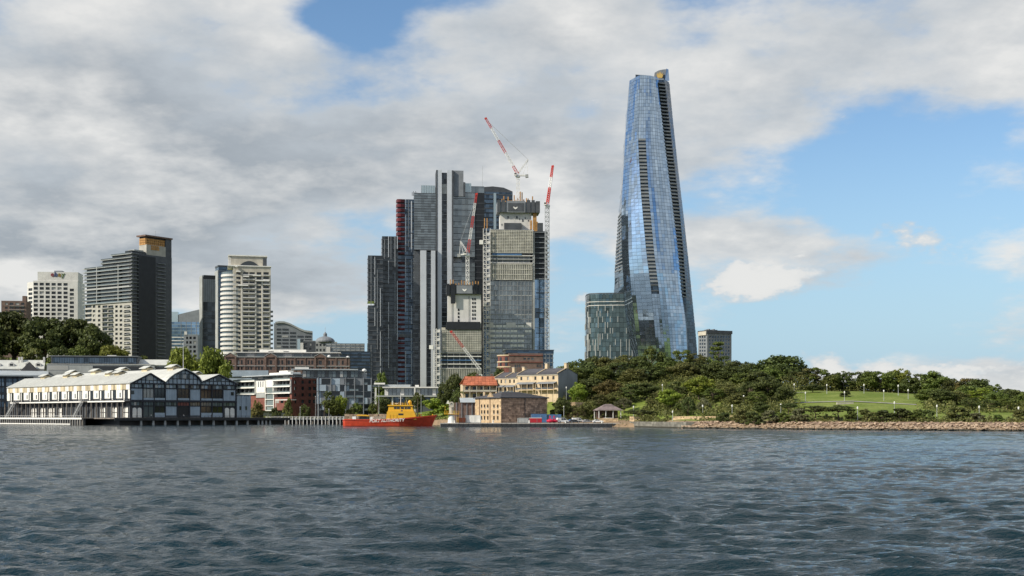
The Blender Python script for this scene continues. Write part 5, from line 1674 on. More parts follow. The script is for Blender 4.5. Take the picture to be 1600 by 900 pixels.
    while u < uE:
        mb.box(Fa, u - .05, u + .05, -15.9, -15.8, zd, zd + 1.05); u += 2.4
    mb.box(Fa, uS, uE, -15.92, -15.78, zd + 1.0, zd + 1.1)
    mb.build('apron_railing', M['white_steel'], deck, kind='stuff')
    mb = MB()
    u = -3
    while u < LR + 30:
        mb.box(FR, u - .05, u + .05, -3.9, -3.8, zd, zd + 1.0); u += 2.2
    mb.box(FR, -3, LR + 30, -3.92, -3.78, zd + .95, zd + 1.05); mb.box(FR, -3, LR + 30, -3.9, -3.8, zd + .5, zd + .56)
    mb.build('deck_railing', M['dark_grey'], deck, kind='stuff')
    # annex beyond the gables
    an = thing('wharf_annex', 'grey blue corrugated annex at the right end of the white wharf shed', 'shed', FR.at(LR + 5, 4, zd))
    u0, u1 = FR.upx(371.5), FR.upx(393.5)
    zt = FR.z(380, 617.5)
    bx('wall', M['mid_grey'], an, FR, u0, u1, 1.0, 14, zd, zt)
    for i in range(12):
        a = u0 + (u1 - u0) * i / 12; bx('cladding_board', M['clad_blue'], an, FR, a, a + (u1 - u0) / 12 - (.25 if i % 4 == 3 else .06), .75, .996, zd + .2, zt - .1 - (0 if i % 3 else .5))
    bx('roof_slab', M['grey_conc'], an, FR, u0 - .3, u1 + .3, .4, 14.4, zt, zt + .4)
    for i in (2, 7): 
        a = u0 + (u1 - u0) * i / 12; bx('window', M['g_dark'], an, FR, a + .1, a + 1.0, .6, .745, zd + 4, zd + 6)
    return FR, FL, zd, LR, LL
WF = wharf_shed()

def person(label, x, y, z, rz, shirt, h=1.72, pose=0):
    """small standing figure: one skinned body, hair and clothes as thin shells"""
    root = thing('person', label, 'person', (x, y, z), 'people on the wharf')
    V = {'pel': (0, 0, .95), 'chest': (0, 0, 1.30), 'neck': (0, 0, 1.47), 'head': (0, -.02, 1.62), 'top': (0, -.02, 1.72),
         'sl': (-.19, 0, 1.40), 'el': (-.25, .02, 1.14), 'hl': (-.24, -.08, .90), 'fl': (-.24, -.10, .80),
         'sr': (.19, 0, 1.40), 'er': (.26, .02, 1.14), 'hr': (.25, -.08, .90), 'fr': (.25, -.10, .80),
         'kl': (-.11, -.02, .50), 'al': (-.12, .02, .08), 'tl': (-.13, -.14, .04), 'kr': (.11, -.02 - .05 * pose, .50), 'ar': (.12, .02 + .1 * pose, .08), 'tr': (.13, -.14 + .1 * pose, .04)}
    rad = {'pel': .15, 'chest': .16, 'neck': .06, 'head': .10, 'top': .07, 'sl': .06, 'el': .045, 'hl': .035, 'fl': .03, 'sr': .06, 'er': .045, 'hr': .035, 'fr': .03,
           'kl': .065, 'al': .045, 'tl': .04, 'kr': .065, 'ar': .045, 'tr': .04}
    E_ = [('pel', 'chest'), ('chest', 'neck'), ('neck', 'head'), ('head', 'top'), ('chest', 'sl'), ('sl', 'el'), ('el', 'hl'), ('hl', 'fl'), ('chest', 'sr'), ('sr', 'er'), ('er', 'hr'), ('hr', 'fr'),
          ('pel', 'kl'), ('kl', 'al'), ('al', 'tl'), ('pel', 'kr'), ('kr', 'ar'), ('ar', 'tr')]
    ks = list(V); me = bpy.data.meshes.new('body'); me.from_pydata([V[k] for k in ks], [(ks.index(a), ks.index(b)) for a, b in E_], [])
    o = bpy.data.objects.new('body', me); col.objects.link(o)
    md = o.modifiers.new('skin', 'SKIN'); sk = me.skin_vertices[0].data
    for i, k in enumerate(ks): sk[i].radius = (rad[k], rad[k]); sk[i].use_root = (k == 'pel')
    o.modifiers.new('sub', 'SUBSURF').levels = 1
    bpy.context.view_layer.update()
    m2 = bpy.data.meshes.new_from_object(o.evaluated_get(bpy.context.evaluated_depsgraph_get()))
    bpy.data.objects.remove(o)
    for mt in (M['skin'], shirt, M['trousers'], M['hair']): m2.materials.append(mt)
    for p in m2.polygons:
        c = p.center; p.use_smooth = True
        p.material_index = 3 if (c.z > 1.66 or (c.z > 1.56 and c.y > .03)) else 0 if c.z > 1.44 or (abs(c.x) > .2 and c.z < 1.1) else 1 if c.z > .98 else 2
    b = bpy.data.objects.new('body', m2); link(b, root)
    root.rotation_euler = (0, 0, rz); root.scale = (h / 1.72,) * 3
FR_, FL_, ZD_, LR_, LL_ = WF
for (lab, x, d, rz, sh, ps) in (('person in white top standing in the dark central wharf doorway', 285, -1.2, .3, M['shirt'], 0),
                                ('person in white top by the railing left of the wharf doorway', 232, -2.6, -.6, M['shirt'], 1),
                                ('person in dark clothes walking near the right wharf arches', 326, -2.4, 1.2, M['trousers'], 1)):
    p = FR_.at(FR_.upx(x), d, ZD_); person(lab, p.x, p.y, p.z, rz, sh, pose=ps)

def behind_wharf():
    # neighbouring finger wharf on the far left, its shade put into dark wall colours
    F, W = front(-120, 52, 780, 20)
    r = thing('wharf_shed', 'dark blue grey neighbouring wharf shed at the left edge', 'building', F.at(W * .8, 3, 3))
    zt = F.z(20, 588)
    bx('wall', M['dark_grey'], r, F, 0, W, 0, 60, 1, zt)
    for x in (2, 8, 20, 27, 40): bx('post', M['timber'], r, F, F.upx(x) - .3, F.upx(x) + .3, -.4, -.003, 1, zt)
    for (y0, y1, mt) in ((592, 597, 'g_navy'), (597.5, 603, 'clad_blue'), (606, 613, 'g_navy'), (617, 623, 'clad_blue'), (628, 636, 'g_navy')):
        for (x0, x1) in ((-4, 6), (10, 26), (29, 48)):
            bx('window_band', M[mt], r, F, F.upx(x0), F.upx(x1), -.2, -.004, F.z(20, y1), F.z(20, y0))
    mb = MB(); zr = F.z(20, 578); mb.slab(F, [(-2, zt), (W + 8, zt), (W + 8, zt + .4), (-2, zt + .4)], d0=-2, d1=0)
    mb.hexa([F.at(-2, -2, zt + .4), F.at(W + 9, -2, zt + .4), F.at(W + 9, 30, zr + .1), F.at(-2, 30, zr + .1), F.at(-2, -2, zt + .8), F.at(W + 9, -2, zt + .8), F.at(W + 9, 30, zr + .5), F.at(-2, 30, zr + .5)])
    mb.build('roof', M['roof_grey'], r)
    # white terrace cottages with dormers
    for i, (x0, x1, lab) in enumerate(((-22, 29, 'pale roofed terrace house with a dormer at the left edge above the wharf'), (30, 68, 'terrace house with dark gable and pale roof left of the long black building'))):
        F, W = front(x0, x1, 850, 12)
        r = thing('terrace_house', lab, 'house', F.at(W / 2, 3, 5))
        zt = F.z((x0 + x1) / 2, 577); zr = F.z((x0 + x1) / 2, 563)
        box_building(r, F, W, 12, 3, zt, M['white'], M['g_dark'], front=[(2 + 4 * k, 3.4 + 4 * k, zt - 3, zt - 1) for k in range(int(W / 4) - 0)])
        mb = MB(); mb.hexa([F.at(-.4, -.6, zt), F.at(W + .4, -.6, zt), F.at(W + .4, 6, zr), F.at(-.4, 6, zr), F.at(-.4, -.6, zt + .4), F.at(W + .4, -.6, zt + .4), F.at(W + .4, 6, zr + .4), F.at(-.4, 6, zr + .4)])
        mb.build('roof', M['roof_white'] if i == 0 else M['roof_white'], r)
        for k in range(2):
            u = W * (.35 + .42 * k); zb = zt + (zr - zt) * .35
            mb = MB(); mb.slab(F, [(u - 1.8, zb), (u + 1.8, zb), (u + 1.8, zb + 1.6), (u, zb + 2.9), (u - 1.8, zb + 1.6)], d0=1.0, d1=5); d_ = mb.build('dormer', M['white'], r)
            bx('dormer_window', M['g_dark'], d_, F, u - 1.0, u + 1.0, .9, .995, zb + .4, zb + 1.7)
        for u in (.3, W - .9):
            bx('chimney', M['white'], r, F, u, u + 1.2, 4, 6, zt, zr + 2.4)
        if i == 1:
            mb = MB(); mb.slab(F, [(1.5, zt - 1), (W - 3, zt - 1), (W * .45, F.z(50, 566))], d0=-4, d1=-.7); mb.build('gable_roof', M['slate'], r)
    # long black modern building
    F, W = front(73, 234, 830, 8)
    r = thing('modern_block', 'long low black and grey modern block with ribbon windows above the wharf roof', 'building', F.at(W / 2, 3, 5))
    z1, z2, z3 = F.z(150, 580), F.z(150, 569.5), F.z(150, 557)
    bx('lower_wall', M['grey_conc'], r, F, 0, W + 3, 0, 20, 3, z2)
    for (x0, x1) in ((75, 107), (145, 232)):
        bx('ribbon_window', M['g_dark'], r, F, F.upx(x0), F.upx(x1), -.15, -.003, z1 + .6, z2 - .9)
    u0, u1 = F.upx(79), F.upx(215)
    bx('upper_wall', M['dark_grey'], r, F, u0, u1, 1.0, 18, z2, z3)
    n = 34
    for i in range(n):
        a = u0 + .8 + (u1 - u0 - 1.6) * i / n
        bx('upper_window', M['g_navy'], r, F, a + .12, a + (u1 - u0 - 1.6) / n - .12, .75, .996, z2 + .7, z3 - .8)
    bx('roof_slab', M['mid_grey'], r, F, u0 - .3, u1 + .3, .2, 18.5, z3, z3 + .45)
    bx('roof_rim', M['white'], r, F, -.2, W + 3, -.35, .7, z2, z2 + .3)
    bx('roof_plant', M['white'], r, F, F.upx(166), F.upx(180), 4, 7, z3 + .45, z3 + 1.1)
    F, W = front(214, 268, 840, 10)
    r = thing('store_building', 'plain pale roofed store between the black block and the two bright trees', 'building', F.at(W / 2, 3, 5))
    zt, zr = F.z(240, 571), F.z(240, 562)
    bx('wall', M['grey_conc'], r, F, 0, W, 0, 16, 3, zt)
    mb = MB(); mb.hexa([F.at(-.4, -.6, zt), F.at(W + .4, -.6, zt), F.at(W + .4, 8, zr), F.at(-.4, 8, zr), F.at(-.4, -.6, zt + .4), F.at(W + .4, -.6, zt + .4), F.at(W + .4, 8, zr + .4), F.at(-.4, 8, zr + .4)])
    mb.build('roof', M['roof_white'], r)
    bx('window', M['g_dark'], r, F, 2, W - 2, -.2, -.003, zt - 3, zt - 1)
behind_wharf()
# ================================================================== APARTMENTS BEHIND THE JETTY
def apartments():
    FR, LR, FL, LL = corner(456, 760, 40, 366, 497)
    root = thing('apartment_building', 'white framed and red brick waterside apartments with sunlit balconies', 'building', FR.at(0, 3, 3))
    z0 = 2.2; zt = FL.z(430, 588)
    fl = lambda y: FL.z(430, y)
    # core
    bx('core_wall', M['g_dark'], root, FL, 0, LL - .4, 2.2, LR - .3, z0, fl(590))
    ux = FL.upx
    # sunlit side, zone by zone
    for (x0, x1, ys) in ((366, 400, (594, 604.5, 615)), (428, 455.5, (594.5, 604.3, 614.5))):
        for y in ys:
            bx('balcony_slab', M['white_paint'], root, FL, ux(x0), ux(x1), -1.2, 2.2, fl(y) - .35, fl(y) + .35)
            bx('balustrade', M['g_clear'], root, FL, ux(x0) + .2, ux(x1) - .2, -1.05, -.95, fl(y) + .35, fl(y) + 1.1)
        n = 5
        for i in range(n + 1):
            u = ux(x0) + (ux(x1) - ux(x0)) * i / n; bx('fin_wall', M['white_paint'] if i in (0, n) else M['mid_grey'], root, FL, u - .18, u + .18, -.8 if i in (0, n) else 1.0, 2.19, fl(615), fl(594))
    for (x0, x1, y0, y1, mt) in ((400, 413.5, 594, 613, 'white_paint'), (400, 413.5, 613.3, 621, 'grey_conc'), (415.5, 428, 593, 605, 'white_paint'), (368, 400, 616, 640, 'brick_red'), (428, 455.5, 621, 641, 'brick_red'), (400, 414, 622, 641, 'brick_red')):
        bx('wall_panel', M[mt], root, FL, ux(x0), ux(x1), 0, 2.18, fl(y1), fl(y0))
    for x in (403.5, 407, 410.5): bx('louvre', M['mid_grey'], root, FL, ux(x) - .15, ux(x) + .9, -.12, -.003, fl(604), fl(595))
    for (y0, y1) in ((605.5, 614), (615, 623.5), (625, 633.5), (635, 641)):
        bx('glazed_bay', M['g_clear'], root, FL, ux(416.5), ux(427), .4, 2.17, fl(y1), fl(y0))
        bx('bay_frame', M['white_paint'], root, FL, ux(415.5), ux(428), -.4, 2.17, fl(y1) - .35, fl(y1) - .003)
    for x in (415.3, 428.3): bx('bay_frame', M['white_paint'], root, FL, ux(x) - .3, ux(x) + .3, -.45, 2.165, fl(641), fl(593))
    for (x0, x1) in ((430, 436), (438.5, 443)): bx('window', M['g_dark'], root, FL, ux(x0), ux(x1), -.1, -.004, fl(630), fl(624))
    for (x0, x1) in ((371, 378), (384, 392)): bx('window', M['g_dark'], root, FL, ux(x0), ux(x1), -.1, -.004, fl(634), fl(622))
    bx('garden_pavilion', M['white_paint'], root, FL, ux(444), ux(466), -6, -1.3, fl(626), fl(624.8))
    for x in (444.5, 465.5): bx('pavilion_post', M['white_paint'], root, FL, ux(x) - .15, ux(x) + .15, -5.9, -5.6, z0, fl(626))
    # brick end, in shade
    cols = [(459.5, 463), (471, 475), (482, 486), (489, 493.5)]; rows = [(594.5, 599.5), (604.5, 609.5), (614.5, 619.5), (624.5, 630)]
    wins = pxrects(FR, cols, rows)
    mb = MB(); punched(mb, FR, LR, z0, FR.z(475, 590), wins, .4)
    mb.add([FR.at(LR, 0, z0), FR.at(LR, 10, z0), FR.at(LR, 10, FR.z(475, 590)), FR.at(LR, 0, FR.z(475, 590))], [(0, 1, 2, 3)])
    mb.add([FR.at(0, 0, z0), FR.at(0, 2.3, z0), FR.at(0, 2.3, FR.z(475, 590)), FR.at(0, 0, FR.z(475, 590))], [(3, 2, 1, 0)])
    mb.add([FR.at(0, 0, FR.z(475, 590)), FR.at(LR, 0, FR.z(475, 590)), FR.at(LR, 9, FR.z(475, 590)), FR.at(0, 9, FR.z(475, 590))], [(0, 1, 2, 3)])
    mb.build('brick_wall', M['brick_red'], root)
    for k, (a, b, c, d) in enumerate(wins):
        bx('window', M['g_pale'], root, FR, a, b, .4, .5, c, d)
    # set-back roof storeys
    bx('penthouse', M['grey_conc'], root, FL, ux(386), LL - 1.5, 3.2, 14, fl(594), fl(586.5))
    for i in range(8):
        u = ux(389) + i * (LL - 3 - ux(389)) / 8; bx('penthouse_window', M['g_pale'], root, FL, u, u + (LL - 3 - ux(389)) / 8 - .4, 3.0, 3.195, fl(593), fl(588))
    bx('roof_slab', M['roof_grey'], root, FL, ux(345), LL - .8, 1.2, 15, fl(586.5) + .003, fl(585))
    bx('roof_slab', M['white_paint'], root, FL, ux(414), ux(447), 3, 10, fl(585) + .003, fl(582))
    bx('roof_box', M['white_paint'], root, FL, ux(425), ux(438), 5, 9, fl(582) + .003, fl(579))
    # ---- stepped grey block with chequered panels
    F, W = front(495, 581.5, 742, 10)
    r = thing('apartment_building', 'grey chequered panel apartments right of the red brick block', 'building', F.at(W / 2, 3, 3))
    fz = lambda y: F.z(540, y); px = F.upx
    bx('core_wall', M['g_dark'], r, F, 0, W, 1.4, 16, 2, fz(591))
    rng = random.Random(21)
    nU, rows = 12, [(591.5, 601), (601.5, 611), (611.5, 621), (621.5, 631), (631.5, 641)]
    for j, (y0, y1) in enumerate(rows):
        i = 0
        while i < nU:
            w = rng.choice((1, 1, 2)); w = min(w, nU - i); a, b = W * i / nU, W * (i + w) / nU
            k = rng.random()
            if k < .52: bx('wall_panel', M['clad_blue'] if rng.random() < .55 else M['mid_grey'], r, F, a + .06, b - .06, rng.choice((0, -.5, .3)), 1.39, fz(y1), fz(y0))
            elif k < .8:
                bx('balcony_slab', M['mid_grey'], r, F, a, b, -.6, 1.39, fz(y1), fz(y1) + .3)
                bx('balustrade', M['g_pale'], r, F, a + .1, b - .1, -.5, -.4, fz(y1) + .3, fz(y1) + 1.2)
            i += w
        bx('floor_edge', M['mid_grey'], r, F, 0, W, .2, 1.38, fz(y0) - .12, fz(y0) + .12)
    for x in (497, 517, 540, 554, 568, 580): bx('fin_wall', M['mid_grey'], r, F, px(x) - .2, px(x) + .2, -.8, 1.37, 2, fz(590))
    # upper terrace
    bx('upper_storey', M['mid_grey'], r, F, px(473), px(566), 5, 16, fz(591) + .1, fz(578))
    for i in range(16):
        a = px(473) + i * (px(566) - px(473)) / 16
        bx('upper_window', M['g_pale'] if i % 3 else M['g_dark'], r, F, a + .2, a + (px(566) - px(473)) / 16 - .2, 4.7, 4.995, fz(589), fz(579.5))
    bx('roof_slab', M['roof_grey'], r, F, px(455), px(560), 3.5, 17, fz(578) + .003, fz(576.2))
    bx('roof_box', M['white_paint'], r, F, px(461), px(483), 8, 12, fz(576.2) + .003, fz(573.5))
    bx('stair_tower', M['grey_conc'], r, F, px(564), px(574), 6, 12, fz(600), fz(582))
    c = F.at(px(570.5), 8, fz(582)); mb = MB(); mb.lathe(c, [(.4, 0), (.4, .6), (1.2, .9), (1.4, 1.6), (1.0, 2.3), (.1, 2.6)], 12); mb.build('roof_ventilator', M['white_steel'], r, smooth=True)
    # ---- low modern terraces with thin pale roofs
    F, W = front(585, 724, 735, 3)
    r = thing('low_terrace_building', 'low glassy waterside building with two thin pale roof slabs', 'building', F.at(W / 2, 3, 3))
    fz = lambda y: F.z(650, y); px = F.upx
    bx('core_wall', M['g_pale'], r, F, px(600), px(694), 6, 18, 2, fz(606))
    bx('core_wall', M['dark_grey'], r, F, px(592), px(720), 3, 5.9, 2, fz(620))
    bx('roof_slab', M['white'], r, F, px(597), px(697), 3.5, 20, fz(606), fz(604))
    bx('roof_slab', M['grey_conc'], r, F, px(589), px(724), -.5, 6.5, fz(620), fz(618))
    bx('roof_slab', M['roof_grey'], r, F, px(580), px(640), 14, 24, fz(603.8), fz(600))
    for i in range(15):
        a = px(600) + i * (px(694) - px(600)) / 15
        bx('upper_window', M['g_office'] if i % 4 else M['white'], r, F, a + .15, a + (px(694) - px(600)) / 15 - .15, 5.6, 5.995, fz(617.5), fz(607))
    for i in range(16):
        a = px(593) + i * (px(719) - px(593)) / 16
        bx('lower_window', M['g_navy'] if i % 5 else M['white'], r, F, a + .2, a + (px(719) - px(593)) / 16 - .2, 2.6, 2.995, fz(631), fz(621))
    for x in (587, 613, 648): bx('column', M['white'], r, F, px(x) - .4, px(x) + .4, 1, 1.8, 2, fz(606) if x != 613 else fz(620))
    bx('roof_hood', M['white_paint'], r, F, px(583), px(600), 10, 14, fz(600), fz(597.5))
    bx('roof_hood', M['white_paint'], r, F, px(648), px(654), 8, 11, fz(604) + .01, fz(601))
    bx('balcony_wall', M['white_paint'], r, F, px(693), px(703), 1, 2.4, fz(631), fz(622))
apartments()

# ================================================================== BRICK BUILDING, TERRACES, STONE WAREHOUSE
def houses():
    F, W = front(795, 848.5, 700, 6)
    r = thing('brick_building', 'dark brown brick hall with rounded sunlit end and glass roof storey', 'building', F.at(W / 2, 3, 12))
    fz = lambda y: F.z(820, y); px = F.upx; z0 = 8
    wins = pxrects(F, [(804, 806.4), (807.4, 809.6), (810.6, 812.8), (838.5, 840.4), (841.2, 843), (843.8, 845.6)], [(569.5, 574)])
    wins += pxrects(F, [(818, 822), (824, 828), (830, 834)], [(559, 562)])
    box_building(r, F, W, 20, z0, fz(552), M['brick_brown'], M['g_pale'], front=wins)
    for y in (556, 566.5): bx('string_course', M['brick_red'], r, F, 0, W, -.35, -.003, fz(y), fz(y) + .5)
    c = F.at(0.5, 6.2).xy; n = 10
    arc = [(c.x + 6.1 * math.cos(R(170 + 110 * i / n)), c.y + 6.1 * math.sin(R(170 + 110 * i / n))) for i in range(n + 1)]
    mb = MB(); mb.poly(arc + [(c.x + 2, c.y + 6)], z0, fz(556)); mb.build('round_end', M['brick_red'], r)
    for z_, mt in ((fz(556), 'cream'), (fz(566), 'cream'), (fz(574), 'cream')):
        arc2 = [(c.x + 6.4 * math.cos(R(170 + 110 * i / n)), c.y + 6.4 * math.sin(R(170 + 110 * i / n))) for i in range(n + 1)]
        mb = MB(); mb.poly(arc2 + [(c.x + 1, c.y + 4)], z_ + .002, z_ + .6); mb.build('string_course', M[mt], r)
    for i in (2, 5, 8):
        t = R(170 + 110 * i / n); p = Vector((c.x + 6.12 * math.cos(t), c.y + 6.12 * math.sin(t)))
        fw = Frame(p, t + math.pi / 2)
        for y in (564, 572.5): bx('window', M['g_dark'], r, fw, -.7, .7, -.12, .05, fz(y), fz(y) + 2.1)
    bx('roof_storey', M['g_navy'], r, F, -1.5, px(866), 2, 18, fz(552), fz(547))
    bx('roof_slab', M['dark_grey'], r, F, -2, px(866.5), 1.2, 18.6, fz(547), fz(546))
    bx('glass_wing', M['g_navy'], r, F, W + .05, px(864.5), .5, 18, z0, fz(552) - .003)
    for y in (554, 560, 567, 574): bx('floor_band', M['mid_grey'], r, F, W + .05, px(865), .2, .495, fz(y), fz(y) + .5)
    for x in (853, 858.5, 864): bx('mullion', M['mid_grey'], r, F, px(x) - .12, px(x) + .12, -.05, .195, z0, fz(552))

    # ---- cream terraces (sunlit fronts look left, gable ends coloured grey for shade)
    FR, LR, FL, LL = corner(872, 590, 50, 772.5, 902)
    ux = FL.upx
    def zz(x, y): return FL.z(x, y)
    def terrace(name, label, x0, x1, ye, yr, yb, cols, deep, wall, shade):
        u0, u1 = ux(x0), ux(x1); F2 = Frame(FL.at(u0, 0).xy, FL.a); W2 = u1 - u0
        xm = (x0 + x1) / 2
        ze, zr, zb = zz(xm, ye), zz(xm, yr), 7.0
        rt = thing(name, label, 'house', F2.at(W2 / 2, 2, zb))
        wr = [(ye + 3.2, ye + 8.5), (ye + 14.5, ye + 23)]
        wins = []
        for (a, b) in cols:
            for (ya, yb2) in wr: wins.append((ux(a) - u0, ux(b) - u0, zz(xm, yb2), zz(xm, ya)))
        box_building(rt, F2, W2, deep, zb, ze, wall, M['g_dark'], front=wins, depth=.3)
        # gable ends
        for uu, s in ((0, 0), (W2, 1)):
            fe = side_right(F2, W2) if s else side_left(F2, deep)
            mb = MB(); mb.slab(fe, [(0, ze), (deep, ze), (deep / 2, zr)], d0=0, d1=.35); mb.build('gable_end', shade, rt)
        for s in (0, 1):
            a, b = ((-.5, ze - .1), (deep / 2, zr + .25)) if s == 0 else ((deep + .5, ze - .1), (deep / 2, zr + .25))
            n = 6
            for k in range(n):
                pa = (a[0] + (b[0] - a[0]) * k / n, a[1] + (b[1] - a[1]) * k / n); pb = (a[0] + (b[0] - a[0]) * (k + 1) / n, a[1] + (b[1] - a[1]) * (k + 1) / n)
                mb = MB(); h = .22
                mb.hexa([F2.at(.1, pa[0], pa[1]), F2.at(W2 - .1, pa[0], pa[1]), F2.at(W2 - .1, pb[0], pb[1] + .1), F2.at(.1, pb[0], pb[1] + .1), F2.at(.1, pa[0], pa[1] + h), F2.at(W2 - .1, pa[0], pa[1] + h), F2.at(W2 - .1, pb[0], pb[1] + h), F2.at(.1, pb[0], pb[1] + h)])
                if s == 0 or k == 0: mb.build('roof_course', M['slate'], rt)
        mb = MB(); mb.hexa([F2.at(.1, deep / 2, zr), F2.at(W2 - .1, deep / 2, zr), F2.at(W2 - .1, deep + .4, ze), F2.at(.1, deep + .4, ze), F2.at(.1, deep / 2, zr + .3), F2.at(W2 - .1, deep / 2, zr + .3), F2.at(W2 - .1, deep + .4, ze + .3), F2.at(.1, deep + .4, ze + .3)]); mb.build('rear_roof', M['slate'], rt)
        fe = side_right(F2, W2); bx('end_shade_cover', shade, rt, fe, .02, deep - .02, -.08, -.004, zb, ze)  # thin grey cover that paints shade over the cream end
        # raking party-wall copings
        for u in (0.15, W2 * .5, W2 - .15):
            mb = MB(); mb.bar(F2.at(u, -.4, ze + .35), F2.at(u, deep / 2, zr + .7), .4, .35); mb.build('party_wall', M['cream'], rt)
        for u in (W2 * .5, W2 - .8):
            ch = bx('chimney', M['cream'], rt, F2, u - .7, u + .7, deep / 2 - .9, deep / 2 + .9, zr - .6, zr + 2.6)
            bx('chimney_cap', M['pale_stone'], ch, F2, u - .85, u + .85, deep / 2 - 1.05, deep / 2 + 1.05, zr + 2.6, zr + 2.85)
        # verandah
        zv = zz(xm, ye + 12.2); zfl = zz(xm, ye + 24)
        nb = 2
        for k in range(nb):
            a = W2 * (k + .06) / nb; b = W2 * (k + .94) / nb
            mb = MB(); mb.hexa([F2.at(a, -2.6, zv - .9), F2.at(b, -2.6, zv - .9), F2.at(b, -.003, zv), F2.at(a, -.003, zv), F2.at(a, -2.6, zv - .78), F2.at(b, -2.6, zv - .78), F2.at(b, -.003, zv + .14), F2.at(a, -.003, zv + .14)]); mb.build('verandah_roof', M['mid_grey'], rt)
            bx('verandah_floor', M['cream'], rt, F2, a, b, -2.5, -.004, zfl - .25, zfl)
            for q in range(4):
                u = a + (b - a) * q / 3; bx('verandah_post', M['cream'], rt, F2, u - .1, u + .1, -2.45, -2.25, zb, zv - .85)
            bx('verandah_rail', M['dark_grey'], rt, F2, a, b, -2.42, -2.36, zfl + .15, zfl + .95)
        bx('eaves_band', M['pale_stone'], rt, F2, .02, W2 - .02, -.3, -.005, ze - .5, ze - .05)
        return rt
    terrace('terrace_house', 'tall cream terrace house with slate roof and dark gable end', 808.5, 872, 585, 576.5, 625, [(813, 816), (823.5, 826.5), (835, 838), (846, 849), (854.5, 857.5), (863, 866.5)], LR, M['cream'], M['mid_grey'])
    terrace('terrace_house', 'lower cream terrace house joining the tall cream one on its left', 773.5, 808.3, 590, 582.5, 625, [(775.5, 778), (782, 784.5), (788.5, 791), (795.5, 798), (802, 804.5)], LR * .85, M['cream'], M['mid_grey'])
    # red roofed terrace
    F, W = front(723, 775, 610, 8)
    r = thing('terrace_house', 'terrace row with orange red tiled roof and timber balconies', 'house', F.at(W / 2, 2, 9))
    ze, zr, zb = F.z(750, 600.5), F.z(750, 588), 7
    box_building(r, F, W, 11, zb, ze, M['cream'], M['g_dark'], front=[(1.2 + 3.6 * k, 2.8 + 3.6 * k, z, z + 1.9) for k in range(4) for z in (ze - 3, ze - 6.4)])
    n = 9
    for i in range(n):
        for k in range(5):
            a = -.5 + (W + 1) * i / n; b = -.5 + (W + 1) * (i + 1) / n
            sh = 3.6 * k / 5; sh2 = 3.6 * (k + 1) / 5
            d0, d1 = -2.4 + 7.9 * k / 5, -2.4 + 7.9 * (k + 1) / 5; h0, h1 = ze - .6 + (zr - ze + .6) * k / 5, ze - .6 + (zr - ze + .6) * (k + 1) / 5
            mb = MB(); s0 = .45 * k * (1 - i / n) ; s1 = .45 * (k + 1) * (1 - i / n); e0 = .45 * k * (1 - (i + 1) / n); e1 = .45 * (k + 1) * (1 - (i + 1) / n)
            mb.hexa([F.at(a + s0, d0, h0), F.at(b + e0 - .06, d0, h0), F.at(b + e1 - .06, d1, h1), F.at(a + s1, d1, h1), F.at(a + s0, d0, h0 + .25), F.at(b + e0 - .06, d0, h0 + .25), F.at(b + e1 - .06, d1, h1 + .12), F.at(a + s1, d1, h1 + .12)])
            mb.build('roof_tile_strip', M['terracotta'], r)
    mb = MB(); mb.hexa([F.at(1.5, 5.4, zr - .1), F.at(W + .4, 5.4, zr - .1), F.at(W + .4, 11.5, ze), F.at(-.4, 11.5, ze), F.at(1.5, 5.4, zr + .15), F.at(W + .4, 5.4, zr + .15), F.at(W + .4, 11.5, ze + .2), F.at(-.4, 11.5, ze + .2)]); mb.build('rear_roof', M['terracotta'], r)
    bx('balcony_floor', M['brick_brown'], r, F, -.2, W, -2.2, -.005, ze - 3.9, ze - 3.6)
    bx('balcony_rail', M['pale_stone'], r, F, -.2, W, -2.15, -2.05, ze - 3.5, ze - 2.7)
    for k in range(6): bx('balcony_post', M['pale_stone'], r, F, W * k / 5 - .12, W * k / 5 + .12, -2.2, -1.95, zb, ze - .7)
    for u in (W * .48, W * .92): 
        ch = bx('chimney', M['brick_brown'], r, F, u - .6, u + .6, 6.2, 7.4, zr - 1, zr + 1.3)

    # ---- the sandstone warehouse on the quay
    FR, LR, FL, LL = corner(783, 541, 33, 742.5, 855)
    r = thing('stone_warehouse', 'square sandstone warehouse with slate hipped roof on the quay', 'building', FR.at(3, 3, 1.5))
    zb, ze = 1.5, FR.z(783, 621)
    mb = MB(); mb.box(FR, .35, LR - .35, .35, LL - .35, zb, ze - .05); mb.build('core_wall', M['mortar'], r)
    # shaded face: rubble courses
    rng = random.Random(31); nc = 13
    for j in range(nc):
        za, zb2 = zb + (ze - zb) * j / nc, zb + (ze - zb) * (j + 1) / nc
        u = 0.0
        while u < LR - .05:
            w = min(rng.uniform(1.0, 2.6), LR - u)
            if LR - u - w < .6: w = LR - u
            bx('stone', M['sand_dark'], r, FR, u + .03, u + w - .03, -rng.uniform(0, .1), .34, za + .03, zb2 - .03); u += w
    # sunlit face: ashlar with windows
    rows = [(632.0, 637), (641, 646.5), (650, 656)]; cols = [(751.5, 753.6), (756, 758.2), (761, 763.4), (770.5, 773), (776.5, 779)]
    wins = pxrects(FL, cols, rows)
    mb = MB(); punched(mb, FL, LL, zb, ze, wins, .34); mb.build('front_wall', M['sandstone'], r)
    for (a, b, c, d) in wins:
        w_ = bx('window', M['g_dark'], r, FL, a, b, .25, .33, c, d)
        bx('sill', M['pale_stone'], w_, FL, a - .12, b + .12, -.12, .24, c - .22, c - .004)
